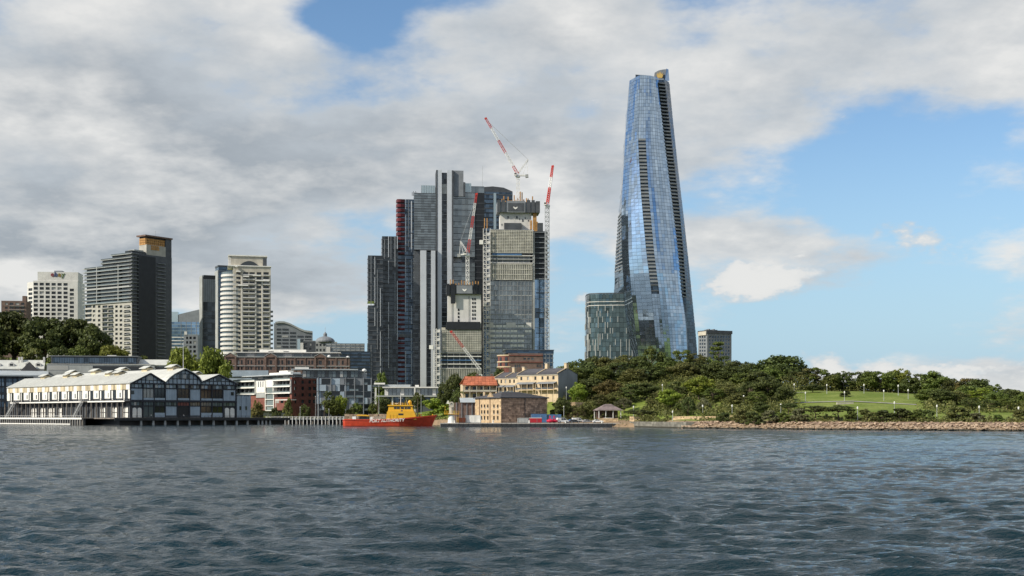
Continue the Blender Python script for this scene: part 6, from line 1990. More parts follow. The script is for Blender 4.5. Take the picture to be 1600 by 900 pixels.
    for j in range(nc):
        za, zb2 = zb + (ze - zb) * j / nc, zb + (ze - zb) * (j + 1) / nc
        bx('quoin', M['sandstone'], r, FL, LL - (1.3 if j % 2 else .8), LL - .01, -.07, -.003, za + .03, zb2 - .03)
        bx('quoin', M['sandstone'], r, FL, .05, (1.3 if j % 2 else .8), -.07, -.003, za + .03, zb2 - .03)
    for x in (749.5, 766): 
        u = FL.upx(x); bx('downpipe', M['brick_brown'], r, FL, u - .14, u + .14, -.25, -.01, zb, ze)
    u = FR.upx(820); bx('downpipe', M['dark_grey'], r, FR, u - .12, u + .12, -.3, -.11, zb, ze)
    # hipped roof, three pans of slate courses
    zr = FR.z(800, 612.5); ov = .6
    c4 = [FR.at(-ov, -ov, ze), FR.at(LR + ov, -ov, ze), FR.at(LR + ov, LL + ov, ze), FR.at(-ov, LL + ov, ze)]
    ra, rb = FR.at(LR * .30, LL * .5, zr), FR.at(LR * .70, LL * .5, zr)
    def courses(p, q, a, b, n, name='roof_course'):
        for k in range(n):
            t0, t1 = k / n, (k + 1) / n
            A, B, C, D_ = p.lerp(a, t0), q.lerp(b, t0), q.lerp(b, t1), p.lerp(a, t1)
            up0, up1 = Vector((0, 0, .22)), Vector((0, 0, .1))
            mb = MB(); mb.hexa([A, B, C, D_, A + up0, B + up0, C + up1, D_ + up1]); mb.build(name, M['slate'], r)
    courses(c4[0], c4[1], ra, rb, 7); courses(c4[3], c4[0], ra, ra, 7); courses(c4[1], c4[2], rb, rb, 5); courses(c4[2], c4[3], rb, ra, 5)
    for (p, q) in ((c4[0], c4[1]), (c4[3], c4[0])):
        mb = MB(); mb.bar(p + Vector((0, 0, -.1)), q + Vector((0, 0, -.1)), .35, .3); mb.build('gutter', M['dark_grey'], r)
    mb = MB(); mb.bar(ra + Vector((0, 0, .15)), rb + Vector((0, 0, .15)), .4, .25); mb.build('ridge_cap', M['mid_grey'], r)
    gx = FL.upx(766)
    mb = MB(); mb.slab(FL, [(gx - 2.6, ze), (gx + 2.6, ze), (gx, ze + 2.2)], d0=-.2, d1=.5); mb.build('gablet', M['sandstone'], r)
    for u in (2.5, 8.5, 14):
        bx('chimney', M['sandstone'], r, FR, u * LR / 23 + 1, u * LR / 23 + 1.7, LL - 2, LL - 1.2, ze, ze + 2.6)
    # low sheds left of it
    F, W = front(700, 743, 560, 4)
    s = thing('storage_shed', 'low grey roofed shed left of the sandstone warehouse', 'shed', F.at(W / 2, 2, 2))
    zt = F.z(720, 629); 
    bx('wall', M['brick_brown'], s, F, F.upx(711), W + .5, 0, 8, 1.5, zt)
    mb = MB(); mb.hexa([F.at(F.upx(719), -.8, zt), F.at(W + 1, -.8, zt), F.at(W + 1, 8, zt + 2), F.at(F.upx(719), 8, zt + 2), F.at(F.upx(719), -.8, zt + .2), F.at(W + 1, -.8, zt + .2), F.at(W + 1, 8, zt + 2.2), F.at(F.upx(719), 8, zt + 2.2)]); mb.build('roof', M['roof_grey'], s)
    for k in range(4): bx('bay_post', M['mid_grey'], s, F, F.upx(713 + 8 * k), F.upx(713 + 8 * k) + .3, -.3, -.005, 1.5, zt)
houses()
# ================================================================== QUAY, JETTY, WALLS, ROCKS
def ground_hit(px, py, d0=380, d1=760):
    d = d0
    while d < d1:
        p = XY(px, d)
        if ground_z(p.x, p.y) >= Z(py, d) and ground_z(p.x, p.y) > 0.5: return d
        d += 1.0
    return d1

A_, B_ = XY(687.5, 531), XY(987, 527)
FQ = Frame(A_, math.atan2((B_ - A_).y, (B_ - A_).x)); LQ = (B_ - A_).length
ZQ = 1.62
def quay():
    q = MB(); q.box(FQ, 0, LQ, 0, 42, -3, ZQ - .35); 
    o = q.build('quay', M['paving']); tag(o, 'concrete quay apron along the water in front of the stone warehouse', 'quay', kind='structure')
    o['kind'] = 'structure'
    n = 40
    for i in range(n):
        a, b = LQ * i / n, LQ * (i + 1) / n
        bx('cope_slab', M['paving'], o, FQ, a + .03, b - .03, -.35, 42 if False else 3.0, ZQ - .35 + .002, ZQ)
        bx('fender', M['wet_shade_dark'], o, FQ, a + .25, b - .25, -.55, -.003, -.6, ZQ - .4)
    bx('deck_sheet', M['paving'], o, FQ, 0.02, LQ - .02, 3.03, 41.9, ZQ - .34, ZQ - .02)
    bol = MB().lathe((0, 0, 0), [(.28, 0), (.22, .3), (.22, .6), (.34, .75), (.3, .95), (.05, 1.0)], 10).mesh('bollard', M['white_paint'])
    for i, u in enumerate((6, 22, 37, 52, 67)):
        b = bpy.data.objects.new('bollard', bol); b.location = FQ.at(u, .9, ZQ); col.objects.link(b)
        tag(b, f'{ORD[i]} white mooring bollard from the left along the quay edge', 'bollard', 'bollards on the quay')
quay()

def jetty():
    F, W = front(415, 541, 700, -4)
    r = thing('jetty', 'pale low jetty with white piles between the wharf and red boat', 'jetty', F.at(W / 2, 1, 0))
    z = 3.2
    bx('deck', M['wharf_wood'], r, F, 0, W, 0, 4, z - .4, z)
    bx('fascia', M['grey_conc'], r, F, 0, W, -.2, -.003, z - .6, z - .05)
    pm = MB().tube((0, 0, -2), (0, 0, z + .9), .2, n=8).mesh('pile', M['white_steel'])
    for i in range(22): piece('pile', pm, r, F.at(W * (i + .4) / 22, -.45, 0))
    for i in range(16): bx('cross_brace', M['wharf_wood'], r, F, W * i / 16 + .4, W * i / 16 + .9, .6, 1.0, -1, z - .42)
    bx('jetty_shade', M['wet_shade_dark'], r, F, 0, W, 3.2, 3.6, -1, z - .42)  # added dark sheet that imitates shade beneath the jetty
    mb = MB()
    for i in range(40): mb.box(F, W * i / 39 - .04, W * i / 39 + .04, .2, .28, z, z + 1.0)
    mb.box(F, 0, W, .18, .3, z + .95, z + 1.05); mb.box(F, 0, W, .2, .28, z + .5, z + .56)
    mb.build('railing', M['white_steel'], r, kind='stuff')
    # stony bank behind, up to the boat
    for i, (x0, x1) in enumerate(((538, 566), (575, 606), (608, 640))):
        F2, W2 = front(x0, x1, 690, 0)
        t = thing('stone_wall', ['rough sandstone bank wall by the stern of the red boat', 'rough sandstone bank wall behind the middle of the red boat', 'rough sandstone bank wall behind the yellow wheelhouse'][i], 'wall', F2.at(W2 / 2, 0, 1.5))
        rng = random.Random(50 + i)
        nz = 4
        for j in range(nz):
            u = 0
            while u < W2:
                w = min(rng.uniform(1.2, 2.8), W2 - u + .3)
                bx('stone', M['rock'], t, F2, u, u + w - .06, -rng.uniform(0, .6) + .5 * j, 2 + .5 * j, 1.0 + 1.15 * j, 1.0 + 1.15 * (j + 1) - .06); u += w
jetty()

def stone_run(name, label, pts, z0, z1, hcourse, wmin, wmax, mat, thick=.9, seed=0, cap=None, cat='wall'):
    """a wall following points (x,y), built of separate blocks"""
    t = thing(name, label, cat, (pts[0][0], pts[0][1], z0)); rng = random.Random(seed)
    for (p, q) in zip(pts, pts[1:]):
        d = Vector(q) - Vector(p); F = Frame(p, math.atan2(d.y, d.x)); L = d.length
        nz = max(1, int(round((z1 - z0) / hcourse)))
        for j in range(nz):
            u = -rng.uniform(0, wmin) * .5
            while u < L:
                w = rng.uniform(wmin, wmax); a, b = max(u, 0), min(u + w, L)
                if b - a > .2: bx('stone', mat, t, F, a + .02, b - .03, -rng.uniform(0, .12), thick, z0 + (z1 - z0) * j / nz, z0 + (z1 - z0) * (j + 1) / nz - .03)
                u += w
        if cap: bx('coping', cap, t, F, -.05, L + .05, -.2, thick + .1, z1, z1 + .25)
    return t
# sea wall that joins the quay to the rocks
pts = [tuple(XY(984, 526.5)), tuple(XY(1000, 512)), tuple(XY(1035, 486)), tuple(XY(1072, 461))]
stone_run('sea_wall', 'grey stone block sea wall between the quay and the rocky shore', pts, -1.2, 2.3, .85, 2.2, 4.2, M['sea_stone'], 3.0, 3)
stone_run('stone_wall', 'pale sandstone block wall at the right end of the quay', [tuple(XY(984, 528)), tuple(XY(1001, 521))], 1.6, 4.3, .7, 1.2, 2.2, M['sandstone'], 1.2, 4)
stone_run('stone_wall', 'low sandstone planter wall in front of the small pavilion', [tuple(XY(934, 536)), tuple(XY(966, 535))], 1.6, 3.6, .66, 1.2, 2.2, M['sandstone'], .8, 5)
stone_run('stone_wall', 'tall overgrown sandstone cutting right of the terrace gable end', [tuple(XY(884, 560)), tuple(XY(899, 559)), tuple(XY(916, 562))], 1.6, 10.6, 1.0, 1.2, 2.8, M['sandstone'], 2.0, 6)
stone_run('seat_wall', 'long low sandstone seat wall above the rocks at their left end', [tuple(XY(1052, 489)), tuple(XY(1090, 474)), tuple(XY(1128, 470))], 3.0, 4.4, .7, 1.6, 3.0, M['sandstone'], 1.0, 7)
stone_run('seat_wall', 'short sandstone seat wall among the shrubs above the rocks', [tuple(XY(1136, 468)), tuple(XY(1160, 466))], 3.6, 4.7, .6, 1.6, 2.6, M['sandstone'], 1.0, 8)
stone_run('seat_wall', 'pale stone path edging halfway up the lawn', [tuple(XY(1308, 486)), tuple(XY(1334, 487))], ground_z(*XY(1322, 486)) - .1, ground_z(*XY(1322, 486)) + .7, .5, 1.6, 2.6, M['pale_stone'], .8, 9)

def rocks():
    # strip of shore as part of the setting, boulders as its pieces
    mb = MB(); pxs = list(range(1064, 1960, 12))
    row = []
    for px in pxs:
        pr = land_profile(px); d = pr[1][0]
        row.append([Vector((kx(px) * (d + o), d + o, z)) for o, z in ((-7, -2.2), (-1.5, .05), (5, 1.6), (10, 2.5), (16, 2.6))])
    for a, b in zip(row, row[1:]):
        for i in range(4): mb.add([a[i], b[i], b[i + 1], a[i + 1]], [(0, 1, 2, 3)])
    shore = mb.build('rocky_shore', M['sand_dark']); tag(shore, 'rocky sandstone shoreline below the park', 'shore', kind='structure')
    protos = []
    rng = random.Random(77)
    for s in range(7):
        bm = bmesh.new()
        for _ in range(16):
            v = Vector((rng.uniform(-1, 1), rng.uniform(-1, 1), rng.uniform(-.8, .8)))
            m_ = max(abs(v.x), abs(v.y), abs(v.z) / .8); v = v / m_ * rng.uniform(.82, 1.0)
            bm.verts.new(v)
        bmesh.ops.convex_hull(bm, input=bm.verts[:])
        for v in [v for v in bm.verts if not v.link_faces]: bm.verts.remove(v)
        me = bpy.data.meshes.new('rock'); bm.to_mesh(me); bm.free(); me.materials.append(M['rock']); protos.append(me)
    n = 0
    def put(px, off, z, s, parent, nm='rock'):
        d = land_profile(px)[1][0] + off
        o = piece(nm, rng.choice(protos), parent, (kx(px) * d, d, z), (rng.uniform(-.25, .25), rng.uniform(-.25, .25), rng.uniform(0, 6.28)),
                  (s * rng.uniform(.8, 1.5), s * rng.uniform(.7, 1.1), s * rng.uniform(.45, .72)))
        return o
    px = 1070.0
    while px < 1604:
        put(px, -2.6 + rng.uniform(-.8, .8), -.05, rng.uniform(.65, 1.3), shore)
        if rng.random() < .85: put(px + rng.uniform(-3, 3), .2 + rng.uniform(-.6, .8), .5, rng.uniform(.6, 1.2), shore)
        if rng.random() < .6: put(px + rng.uniform(-3, 3), 3.4 + rng.uniform(-.8, .8), 1.2, rng.uniform(.5, 1.0), shore)
        px += rng.uniform(4.2, 6.6)
    # smaller broken stone between them and further along the shore
    mb = MB()
    def pebble(px, off, z, s):
        d = land_profile(px)[1][0] + off; me = rng.choice(protos); c = Vector((kx(px) * d, d, z)); rz = Matrix.Rotation(rng.uniform(0, 6.28), 3, 'Z')
        sc = Vector((s * rng.uniform(.7, 1.4), s, s * rng.uniform(.5, .8)))
        mb.add([c + rz @ Vector((v.co.x * sc.x, v.co.y * sc.y, v.co.z * sc.z)) for v in me.vertices], [tuple(p.vertices) for p in me.polygons])
    for i in range(900):
        px = rng.uniform(1066, 1606); o_ = rng.uniform(-4, 8); pebble(px, o_, .35 + max(0, o_ + 3) * .2, rng.uniform(.25, .6))
    for i in range(220):
        px = rng.uniform(1606, 1900); o_ = rng.uniform(-3, 4); pebble(px, o_, .4 + max(0, o_ + 3) * .2, rng.uniform(.6, 1.5))
    mb.build('broken_stone', M['rock'], shore, kind='stuff')
rocks()

# ================================================================== BOAT
def boat():
    D = 562.0; s = D / FPX
    c = XY(610, D)
    root = thing('patrol_boat', 'red emergency vessel with orange yellow wheelhouse moored at the stone bank', 'boat', (c.x, c.y, 0))
    X = lambda px: (px - 610) * s
    Zb = lambda py: Z(py, D)
    # hull stations: column, half beam, sheer height, keel rise
    st = [(537.5, 3.6, 655.6), (541, 4.2, 654.6), (550, 4.6, 654.8), (575, 4.9, 655.2), (600, 5.0, 655.0), (625, 4.9, 653.6), (645, 4.2, 651.8), (660, 3.0, 650.4), (672, 1.6, 649.2), (679, .7, 648.5), (682.5, .08, 648.2)]
    rows = []
    for i, (px, hb, ysh) in enumerate(st):
        zs = Zb(ysh); rake = 0
        wl = hb * (.9 if px < 640 else .62 if px < 668 else .35)
        xw = X(px) - (0 if px < 650 else (px - 650) * s * .22)
        sec = [(xw, 0, -1.4), (xw, wl * .75, -1.0), (xw, wl, .2), ((xw + X(px)) / 2, (wl + hb) / 2 * 1.02, zs * .55), (X(px), hb, zs)]
        rows.append(sec)
    mb = MB()
    v = []; nrow = 9
    for sec in rows:
        port = [(x, -y, z) for x, y, z in reversed(sec)]
        full = port + sec[1:]
        v += [(c.x + x, c.y + y, z) for x, y, z in full]
    f = []
    for i in range(len(rows) - 1):
        for j in range(nrow - 1):
            a = i * nrow + j; f.append((a, a + 1, a + nrow + 1, a + nrow))
    f.append(tuple(range(nrow))); 
    mb.add(v, f); mb.build('hull', M['boat_red'], root, smooth=False)
    # deck
    mb = MB(); dv = []
    for (px, hb, ysh) in st: dv += [(c.x + X(px), c.y - hb * .96, Zb(ysh) - .35), (c.x + X(px), c.y + hb * .96, Zb(ysh) - .35)]
    mb.add(dv, [(2 * i, 2 * i + 2, 2 * i + 3, 2 * i + 1) for i in range(len(st) - 1)]); mb.build('deck', M['mid_grey'], root)
    # rubbing strake and white flashes
    mb = MB()
    for (a, b) in zip(st, st[1:]):
        mb.bar((c.x + X(a[0]), c.y - a[1] - .06, Zb(a[2]) - .35), (c.x + X(b[0]), c.y - b[1] - .06, Zb(b[2]) - .35), .22, .3)
    mb.build('rubbing_strake', M['boat_red'], root, kind='stuff')
    # fenders at the stern
    for px in (538, 540): 
        mb = MB(); mb.tube((c.x + X(px) - .9, c.y - 3 + (px - 538), .4), (c.x + X(px) - .9, c.y - 3 + (px - 538), 1.9), .5, n=10); mb.build('fender', M['rubber'], root)
    FB = Frame((c.x, c.y), 0.0)
    U = lambda px: X(px)
    Y = M['boat_yellow']
    zdk = Zb(655) - .3
    # deckhouse: sloping front and back
    def house(name, prof, hw, mat):
        m = MB(); m.slab(FB, [(U(x), Zb(y)) for x, y in prof], d0=-hw, d1=hw); return m.build(name, mat, root)
    dh = house('deckhouse', [(604, 655.8), (652, 655.8), (650, 648.5), (647.5, 643), (606, 643)], 3.6, Y)
    wh = house('wheelhouse', [(607, 642.9), (647, 642.9), (644.5, 634.5), (608.5, 634.5)], 3.0, Y)
    house('wheelhouse_roof', [(606.5, 634.4), (646, 634.4), (645, 632.6), (607, 632.6)], 3.4, Y)
    # windows
    for (a, b) in ((616.5, 620), (621, 625.2), (627, 631.5), (633.2, 636), (637, 642)):
        bx('window', M['g_dark'], root, FB, U(a), U(b), -3.12, -2.95, Zb(639), Zb(635.8))
    for (a, b) in ((623.5, 631), ): bx('window', M['g_dark'], root, FB, U(a), U(b), -3.72, -3.55, Zb(648.5), Zb(646))
    bx('badge', M['brick_brown'], root, FB, U(627), U(630), -3.06, -2.98, Zb(643.6), Zb(641))
    for a in (608, 613, 618): bx('door_panel', M['boat_yellow'], root, FB, U(a), U(a + 3.2), -3.74, -3.595, Zb(655.2), Zb(648))
    # forward window strip of the wheelhouse
    for y_ in (-1.9, -.4, 1.1): 
        m = MB(); m.abox(c.x + U(645.2), c.x + U(645.9), c.y + y_, c.y + y_ + 1.1, Zb(639), Zb(636)); m.build('window', M['g_dark'], root)
    # rails and masts on the roof
    m = MB()
    for x in (612, 616, 620, 624.5, 630, 635, 640, 643.5): m.tube((c.x + U(x), c.y - 3, Zb(632.6)), (c.x + U(x), c.y - 3, Zb(628 if x % 2 else 629)), .07, n=6)
    m.bar((c.x + U(612), c.y - 3, Zb(630)), (c.x + U(644), c.y - 3, Zb(630)), .09); m.bar((c.x + U(612), c.y - 3, Zb(631.4)), (c.x + U(644), c.y - 3, Zb(631.4)), .07)
    m.build('roof_railing', Y, root, kind='stuff')
    m = MB(); m.tube((c.x + U(626), c.y, Zb(632.6)), (c.x + U(626), c.y, Zb(613.5)), .16, .07, n=8); m.bar((c.x + U(622.5), c.y, Zb(622)), (c.x + U(629.5), c.y, Zb(622)), .09); m.build('mast', M['white_steel'], root)
    m = MB(); m.tube((c.x + U(637), c.y + 1, Zb(632.6)), (c.x + U(634.8), c.y + 1, Zb(625)), .06, n=6); m.build('aerial', M['white_steel'], root)
    m = MB(); m.lathe((c.x + U(640.5), c.y, Zb(632.6)), [(.3, 0), (.3, .5), (.75, .8), (.85, 1.4), (.5, 1.9), (.05, 2.1)], 12); m.build('radar_dome', Y, root, smooth=True)
    m = MB(); m.bar((c.x + U(617), c.y, Zb(630.2)), (c.x + U(621.5), c.y, Zb(630.2)), .35, .25); m.tube((c.x + U(619.2), c.y, Zb(632.6)), (c.x + U(619.2), c.y, Zb(630.2)), .12, n=6); m.build('radar_scanner', M['white_steel'], root)
    # deck gear: monitors, bollards, aft shelter
    m = MB(); m.slab(FB, [(U(557), Zb(649.6)), (U(577), Zb(650.4)), (U(577), Zb(649.2)), (U(571), Zb(648)), (U(560), Zb(647.8))], d0=-2.4, d1=2.4); sh = m.build('aft_shelter_roof', Y, root)
    for x in (561, 575): bx('shelter_post', M['dark_grey'], root, FB, U(x) - .1, U(x) + .1, -2.2, -2.0, zdk, Zb(650))
    bx('aft_shelter', M['black'], root, FB, U(562), U(576), -1.9, 1.9, zdk, Zb(650.2))
    bx('winch', M['white_steel'], root, FB, U(551), U(557), -1.2, 1.0, zdk, zdk + 1.5)
    bx('locker', M['white_steel'], root, FB, U(579), U(583), -2.0, .5, zdk, zdk + 1.3)
    m = MB()
    for i in range(12): 
        x = U(584 + i * 1.8); m.tube((c.x + x, c.y - 4.6, zdk), (c.x + x, c.y - 4.6, zdk + 1.3), .04, n=5)
    m.bar((c.x + U(584), c.y - 4.6, zdk + 1.3), (c.x + U(604), c.y - 4.6, zdk + 1.3), .06)
    m.build('side_railing', M['white_steel'], root, kind='stuff')
    m = MB(); m.lathe((c.x + U(656), c.y, Zb(651.5)), [(.5, 0), (.5, .8), (.9, .9), (.9, 1.2), (.2, 1.3)], 12); m.build('capstan', Y, root)
    m = MB(); m.tube((c.x + U(676), c.y, Zb(649.5)), (c.x + U(676), c.y, Zb(647)), .25, n=8); m.build('bow_post', Y, root)
    # name on the side
    txt = text_mesh('hull_lettering', 'PORT AUTHORITY', 1.9, M['white_paint'], .02, .25, .025)
    o = bpy.data.objects.new('hull_lettering', txt); link(o, root)
    w = max(v.co.x for v in txt.vertices) - min(v.co.x for v in txt.vertices)
    sx = (634 - 579) * s / w
    o.matrix_basis = Matrix.Translation(Vector((U(579), -5.14, Zb(659.9)))) @ Matrix.Rotation(R(1.6), 4, 'Y').inverted() @ Matrix.Rotation(math.pi / 2 - .04, 4, 'X') @ Matrix.Diagonal((sx, 1, 1, 1))
boat()

def beacon():
    D = 533.0; c = XY(705.5, D); b = ZQ
    r = thing('harbour_beacon', 'small white harbour beacon tower with a ringed lantern and yellow platform', 'beacon', (c.x, c.y, b))
    m = MB(); m.lathe((c.x, c.y, b), [(1.65, 0), (1.55, .3), (1.3, 2.6), (1.25, 4.0)], 16); m.build('lower_tower', M['white_paint'], r, smooth=False)
    m = MB(); m.lathe((c.x, c.y, b + 4.0), [(1.0, 0.03), (.95, 2.2), (1.1, 2.3), (1.1, 2.6)], 16); m.build('upper_tower', M['pale_stone'], r)
    m = MB(); m.abox(c.x - 3.0, c.x + 3.2, c.y - 1.8, c.y + 1.8, b + 3.6, b + 3.85); m.build('platform', M['boat_yellow'], r)
    m = MB()
    for dx in (-2.9, -1.9, -.9, .9, 2, 3.1):
        for dy in (-1.7, 1.7): m.bar((c.x + dx, c.y + dy, b + 3.85), (c.x + dx, c.y + dy, b + 4.95), .07)
    for dy in (-1.7, 1.7):
        m.bar((c.x - 2.9, c.y + dy, b + 4.95), (c.x + 3.1, c.y + dy, b + 4.95), .08); m.bar((c.x - 2.9, c.y + dy, b + 4.4), (c.x + 3.1, c.y + dy, b + 4.4), .06)
    m.bar((c.x - 2.6, c.y - 1.7, b + 4.9), (c.x - 2.6, c.y - 1.7, b + 7.0), .1); m.bar((c.x - 2.6, c.y - 1.7, b + 7.0), (c.x - .8, c.y - .6, b + 6.9), .08)
    m.build('platform_railing', M['boat_yellow'], r, kind='stuff')
    # arched lantern with a round opening
    n = 20; z0 = b + 6.6; ring = []
    outer = [(-.95, 0), (-.95, 1.3)] + [(-.95 * math.cos(R(t)), 1.3 + .95 * math.sin(R(t))) for t in range(15, 180, 15)] + [(.95, 1.3), (.95, 0)]
    m = MB(); k = len(outer)
    cz = 1.2; ir = .48
    inner = []
    for (x, z) in outer:
        a = math.atan2(z - cz, x); inner.append((ir * math.cos(a), cz + ir * math.sin(a)))
    v = []
    for dy in (-.6, .6): v += [(c.x + x, c.y + dy, z0 + z) for x, z in outer] + [(c.x + x, c.y + dy, z0 + z) for x, z in inner]
    f = []
    for i in range(k):
        j = (i + 1) % k
        f += [(i, j, k + j, k + i), (2 * k + j, 2 * k + i, 3 * k + i, 3 * k + j), (i, 2 * k + i, 2 * k + j, j), (k + i, k + j, 3 * k + j, 3 * k + i)]
    m.add(v, f); m.build('lantern_arch', M['pale_stone'], r)
    m = MB(); m.lathe((c.x, c.y, z0 + .75), [(.25, 0), (.32, .3), (.25, .75)], 10); m.build('lantern', M['lamp_glass'], r)
    m = MB(); m.bar((c.x + 2.2, c.y - 1.0, b), (c.x + 2.2, c.y - 1.0, b + 3.6), .12); m.bar((c.x + 2.8, c.y - 1.0, b), (c.x + 2.8, c.y - 1.0, b + 3.6), .12)
    for i in range(7): m.bar((c.x + 2.2, c.y - 1, b + .4 + .45 * i), (c.x + 2.8, c.y - 1, b + .4 + .45 * i), .06)
    m.build('ladder', M['boat_yellow'], r, kind='stuff')
beacon()

# ================================================================== THINGS ON THE QUAY
def ribbed_box(name, label, cat, x0, x1, y0, y1, D, mat, dep=2.6, ribs=12, lid=None, group=None):
    F = Frame(XY(x0, D), FQ.a); W = (x1 - x0) * D / FPX; zt = Z(y0, D); zb = ZQ
    r = thing(name, label, cat, F.at(W / 2, 0, zb), group)
    bx('body', mat, r, F, 0, W, .06, dep, zb + .12, zt)
    mb = MB()
    for i in range(ribs): mb.box(F, W * (i + .25) / ribs, W * (i + .75) / ribs, -.02, .057, zb + .3, zt - .2)
    mb.build('ribs', mat, r, kind='stuff')
    bx('top_rail', lid or mat, r, F, -.03, W + .03, -.04, dep + .03, zt, zt + .15)
    bx('bottom_rail', M['dark_grey'], r, F, 0, W, -.03, dep, zb + .002, zb + .118)
    for u in (.25, W * .62): bx('door_bar', M['steel'], r, F, u, u + .06, -.08, -.022, zb + .3, zt - .2)
    return r
ribbed_box('shipping_container', 'white box container beside the sunlit warehouse wall', 'container', 727, 751, 649.3, 659, 536, M['white_paint'])
ribbed_box('storage_bin', 'orange red bin left of the white box container', 'container', 716.5, 727, 653.5, 659, 535, M['terracotta'], 2.0, 6)
ribbed_box('site_fence_box', 'pale grey box left of the red container on the quay', 'container', 808.5, 826, 653.5, 661, 534, M['grey_conc'], 2.0, 8)
ribbed_box('shipping_container', 'dark red container with white top rail in front of the blue ones', 'container', 826.5, 846.5, 653.3, 661, 534, M['car_red'], 2.4, 12, M['white_paint'])
ribbed_box('shipping_container', 'left blue container behind the red one on the quay', 'container', 829.5, 854.5, 647.3, 660, 546, M['blue_tarp'], 2.5, 14)
ribbed_box('shipping_container', 'right blue container half hidden behind the red buoy', 'container', 855.3, 877, 648.0, 660, 546.5, M['blue_tarp'], 2.5, 12)

def buoy(px, D, label, mat, s=1.0):
    c = XY(px, D); r = thing('navigation_buoy', label, 'buoy', (c.x, c.y, ZQ))
    m = MB(); m.lathe((c.x, c.y, ZQ), [(.3, .02), (1.2, .35), (1.55, .8), (1.5, 1.15), (.9, 1.35), (.45, 1.6)], 16); m.build('float', mat, r, smooth=False)
    m = MB()
    for t in range(4):
        a = R(45 + 90 * t); m.bar((c.x + .7 * math.cos(a), c.y + .7 * math.sin(a), ZQ + 1.3), (c.x + .2 * math.cos(a), c.y + .2 * math.sin(a), ZQ + 2.6), .12)
    m.build('frame', mat, r, kind='stuff')
    m = MB(); m.lathe((c.x, c.y, ZQ + 2.5), [(.3, 0), (.35, .3), (.05, .5)], 10); m.build('topmark', mat, r)
M['buoy_red'] = plain('buoy_red', (0.55, 0.012, 0.05), 0.5, 0.1)
buoy(859.5, 534, 'left of two crimson buoys standing on the quay', M['buoy_red'])
buoy(865.8, 535.5, 'right of two crimson buoys standing on the quay', M['buoy_red'])

def car(label, px, D, paint, kind='car', heading=0.0):
    """side-on vehicle; x forward"""
    c = XY(px, D); r = thing('parked_van' if kind == 'van' else 'parked_car', label, kind, (c.x, c.y, ZQ), 'vehicles parked on the quay')
    L, Wd = (4.9, 1.9) if kind == 'van' else (4.5, 1.8)
    if kind == 'van': body = [(-2.45, .35), (2.4, .35), (2.45, .9), (2.25, 1.15), (1.45, 1.3), (.95, 2.0), (.6, 2.12), (-2.35, 2.12), (-2.45, 1.9)]
    else: body = [(-2.2, .35), (2.2, .35), (2.25, .7), (2.05, .88), (1.0, .98), (.35, 1.42), (-1.0, 1.46), (-1.75, 1.05), (-2.2, .98)]
    F = Frame((c.x, c.y), heading)
    rl = Vector((0, 0, 0))
    def slab(prof, d0, d1, nm, mat):
        m = MB(); m.slab(F, [(u, ZQ + z) for u, z in prof], d0=d0, d1=d1); return m.build(nm, mat, r)
    slab(body, -Wd / 2, Wd / 2, 'body', paint)
    if kind == 'van': wins = [[(.15, 1.25), (1.25, 1.25), (.85, 1.92), (.15, 1.95)], [(-.9, 1.25), (.0, 1.25), (.0, 1.95), (-.9, 1.95)]]
    else: wins = [[(-.2, .99), (.85, .99), (.3, 1.34), (-.2, 1.38)], [(-1.35, 1.0), (-.3, .99), (-.3, 1.38), (-.95, 1.38)]]
    for w in wins:
        for s in (-1, 1): slab(w, s * (Wd / 2 + .002) - (.03 if s < 0 else 0), s * (Wd / 2 + .002) + (.03 if s > 0 else 0), 'side_window', M['g_dark'])
    for u in (-1.4, 1.4):
        for s in (-1, 1):
            a = F.at(u, s * (Wd / 2 - .12), ZQ + .34); b = F.at(u, s * (Wd / 2 + .04), ZQ + .34)
            m = MB(); m.tube(a, b, .34, n=14); w_ = m.build('wheel', M['rubber'], r)
            m = MB(); m.tube(b, F.at(u, s * (Wd / 2 + .06), ZQ + .34), .2, n=10); m.build('rim', M['car_silver'], w_)
    for s in (-.65, .65):
        bx('headlight', M['lamp_glass'], r, F, (2.43 if kind == 'van' else 2.2), (2.47 if kind == 'van' else 2.26), s - .2, s + .2, ZQ + .62, ZQ + .8)
        bx('tail_light', M['car_red'], r, F, (-2.47 if kind == 'van' else -2.23), (-2.43 if kind == 'van' else -2.18), s - .15, s + .15, ZQ + .7, ZQ + .9)
car('white van parked just right of the crimson buoys', 879, 538, M['car_white'], 'van', R(20))
car('dark blue car between the two white vans on the quay', 892, 540, M['blue_tarp'], 'car', R(200))
car('white van in the middle of the row of parked vehicles', 903, 541, M['car_white'], 'van', R(12))
car('charcoal car parked low in front of the white vans', 898.5, 534.5, M['car_dark'], 'car', R(3))
car('silver hatchback right of the middle white van', 918, 539, M['car_silver'], 'car', R(15))
car('white car below the stone planter wall on the quay', 934, 534, M['car_white'], 'car', R(5))
car('white van at the right end of the parked row', 947, 538, M['car_white'], 'van', R(185))
car('faded red car beside the pale sandstone block wall', 961, 537, M['terracotta'], 'car', R(4))

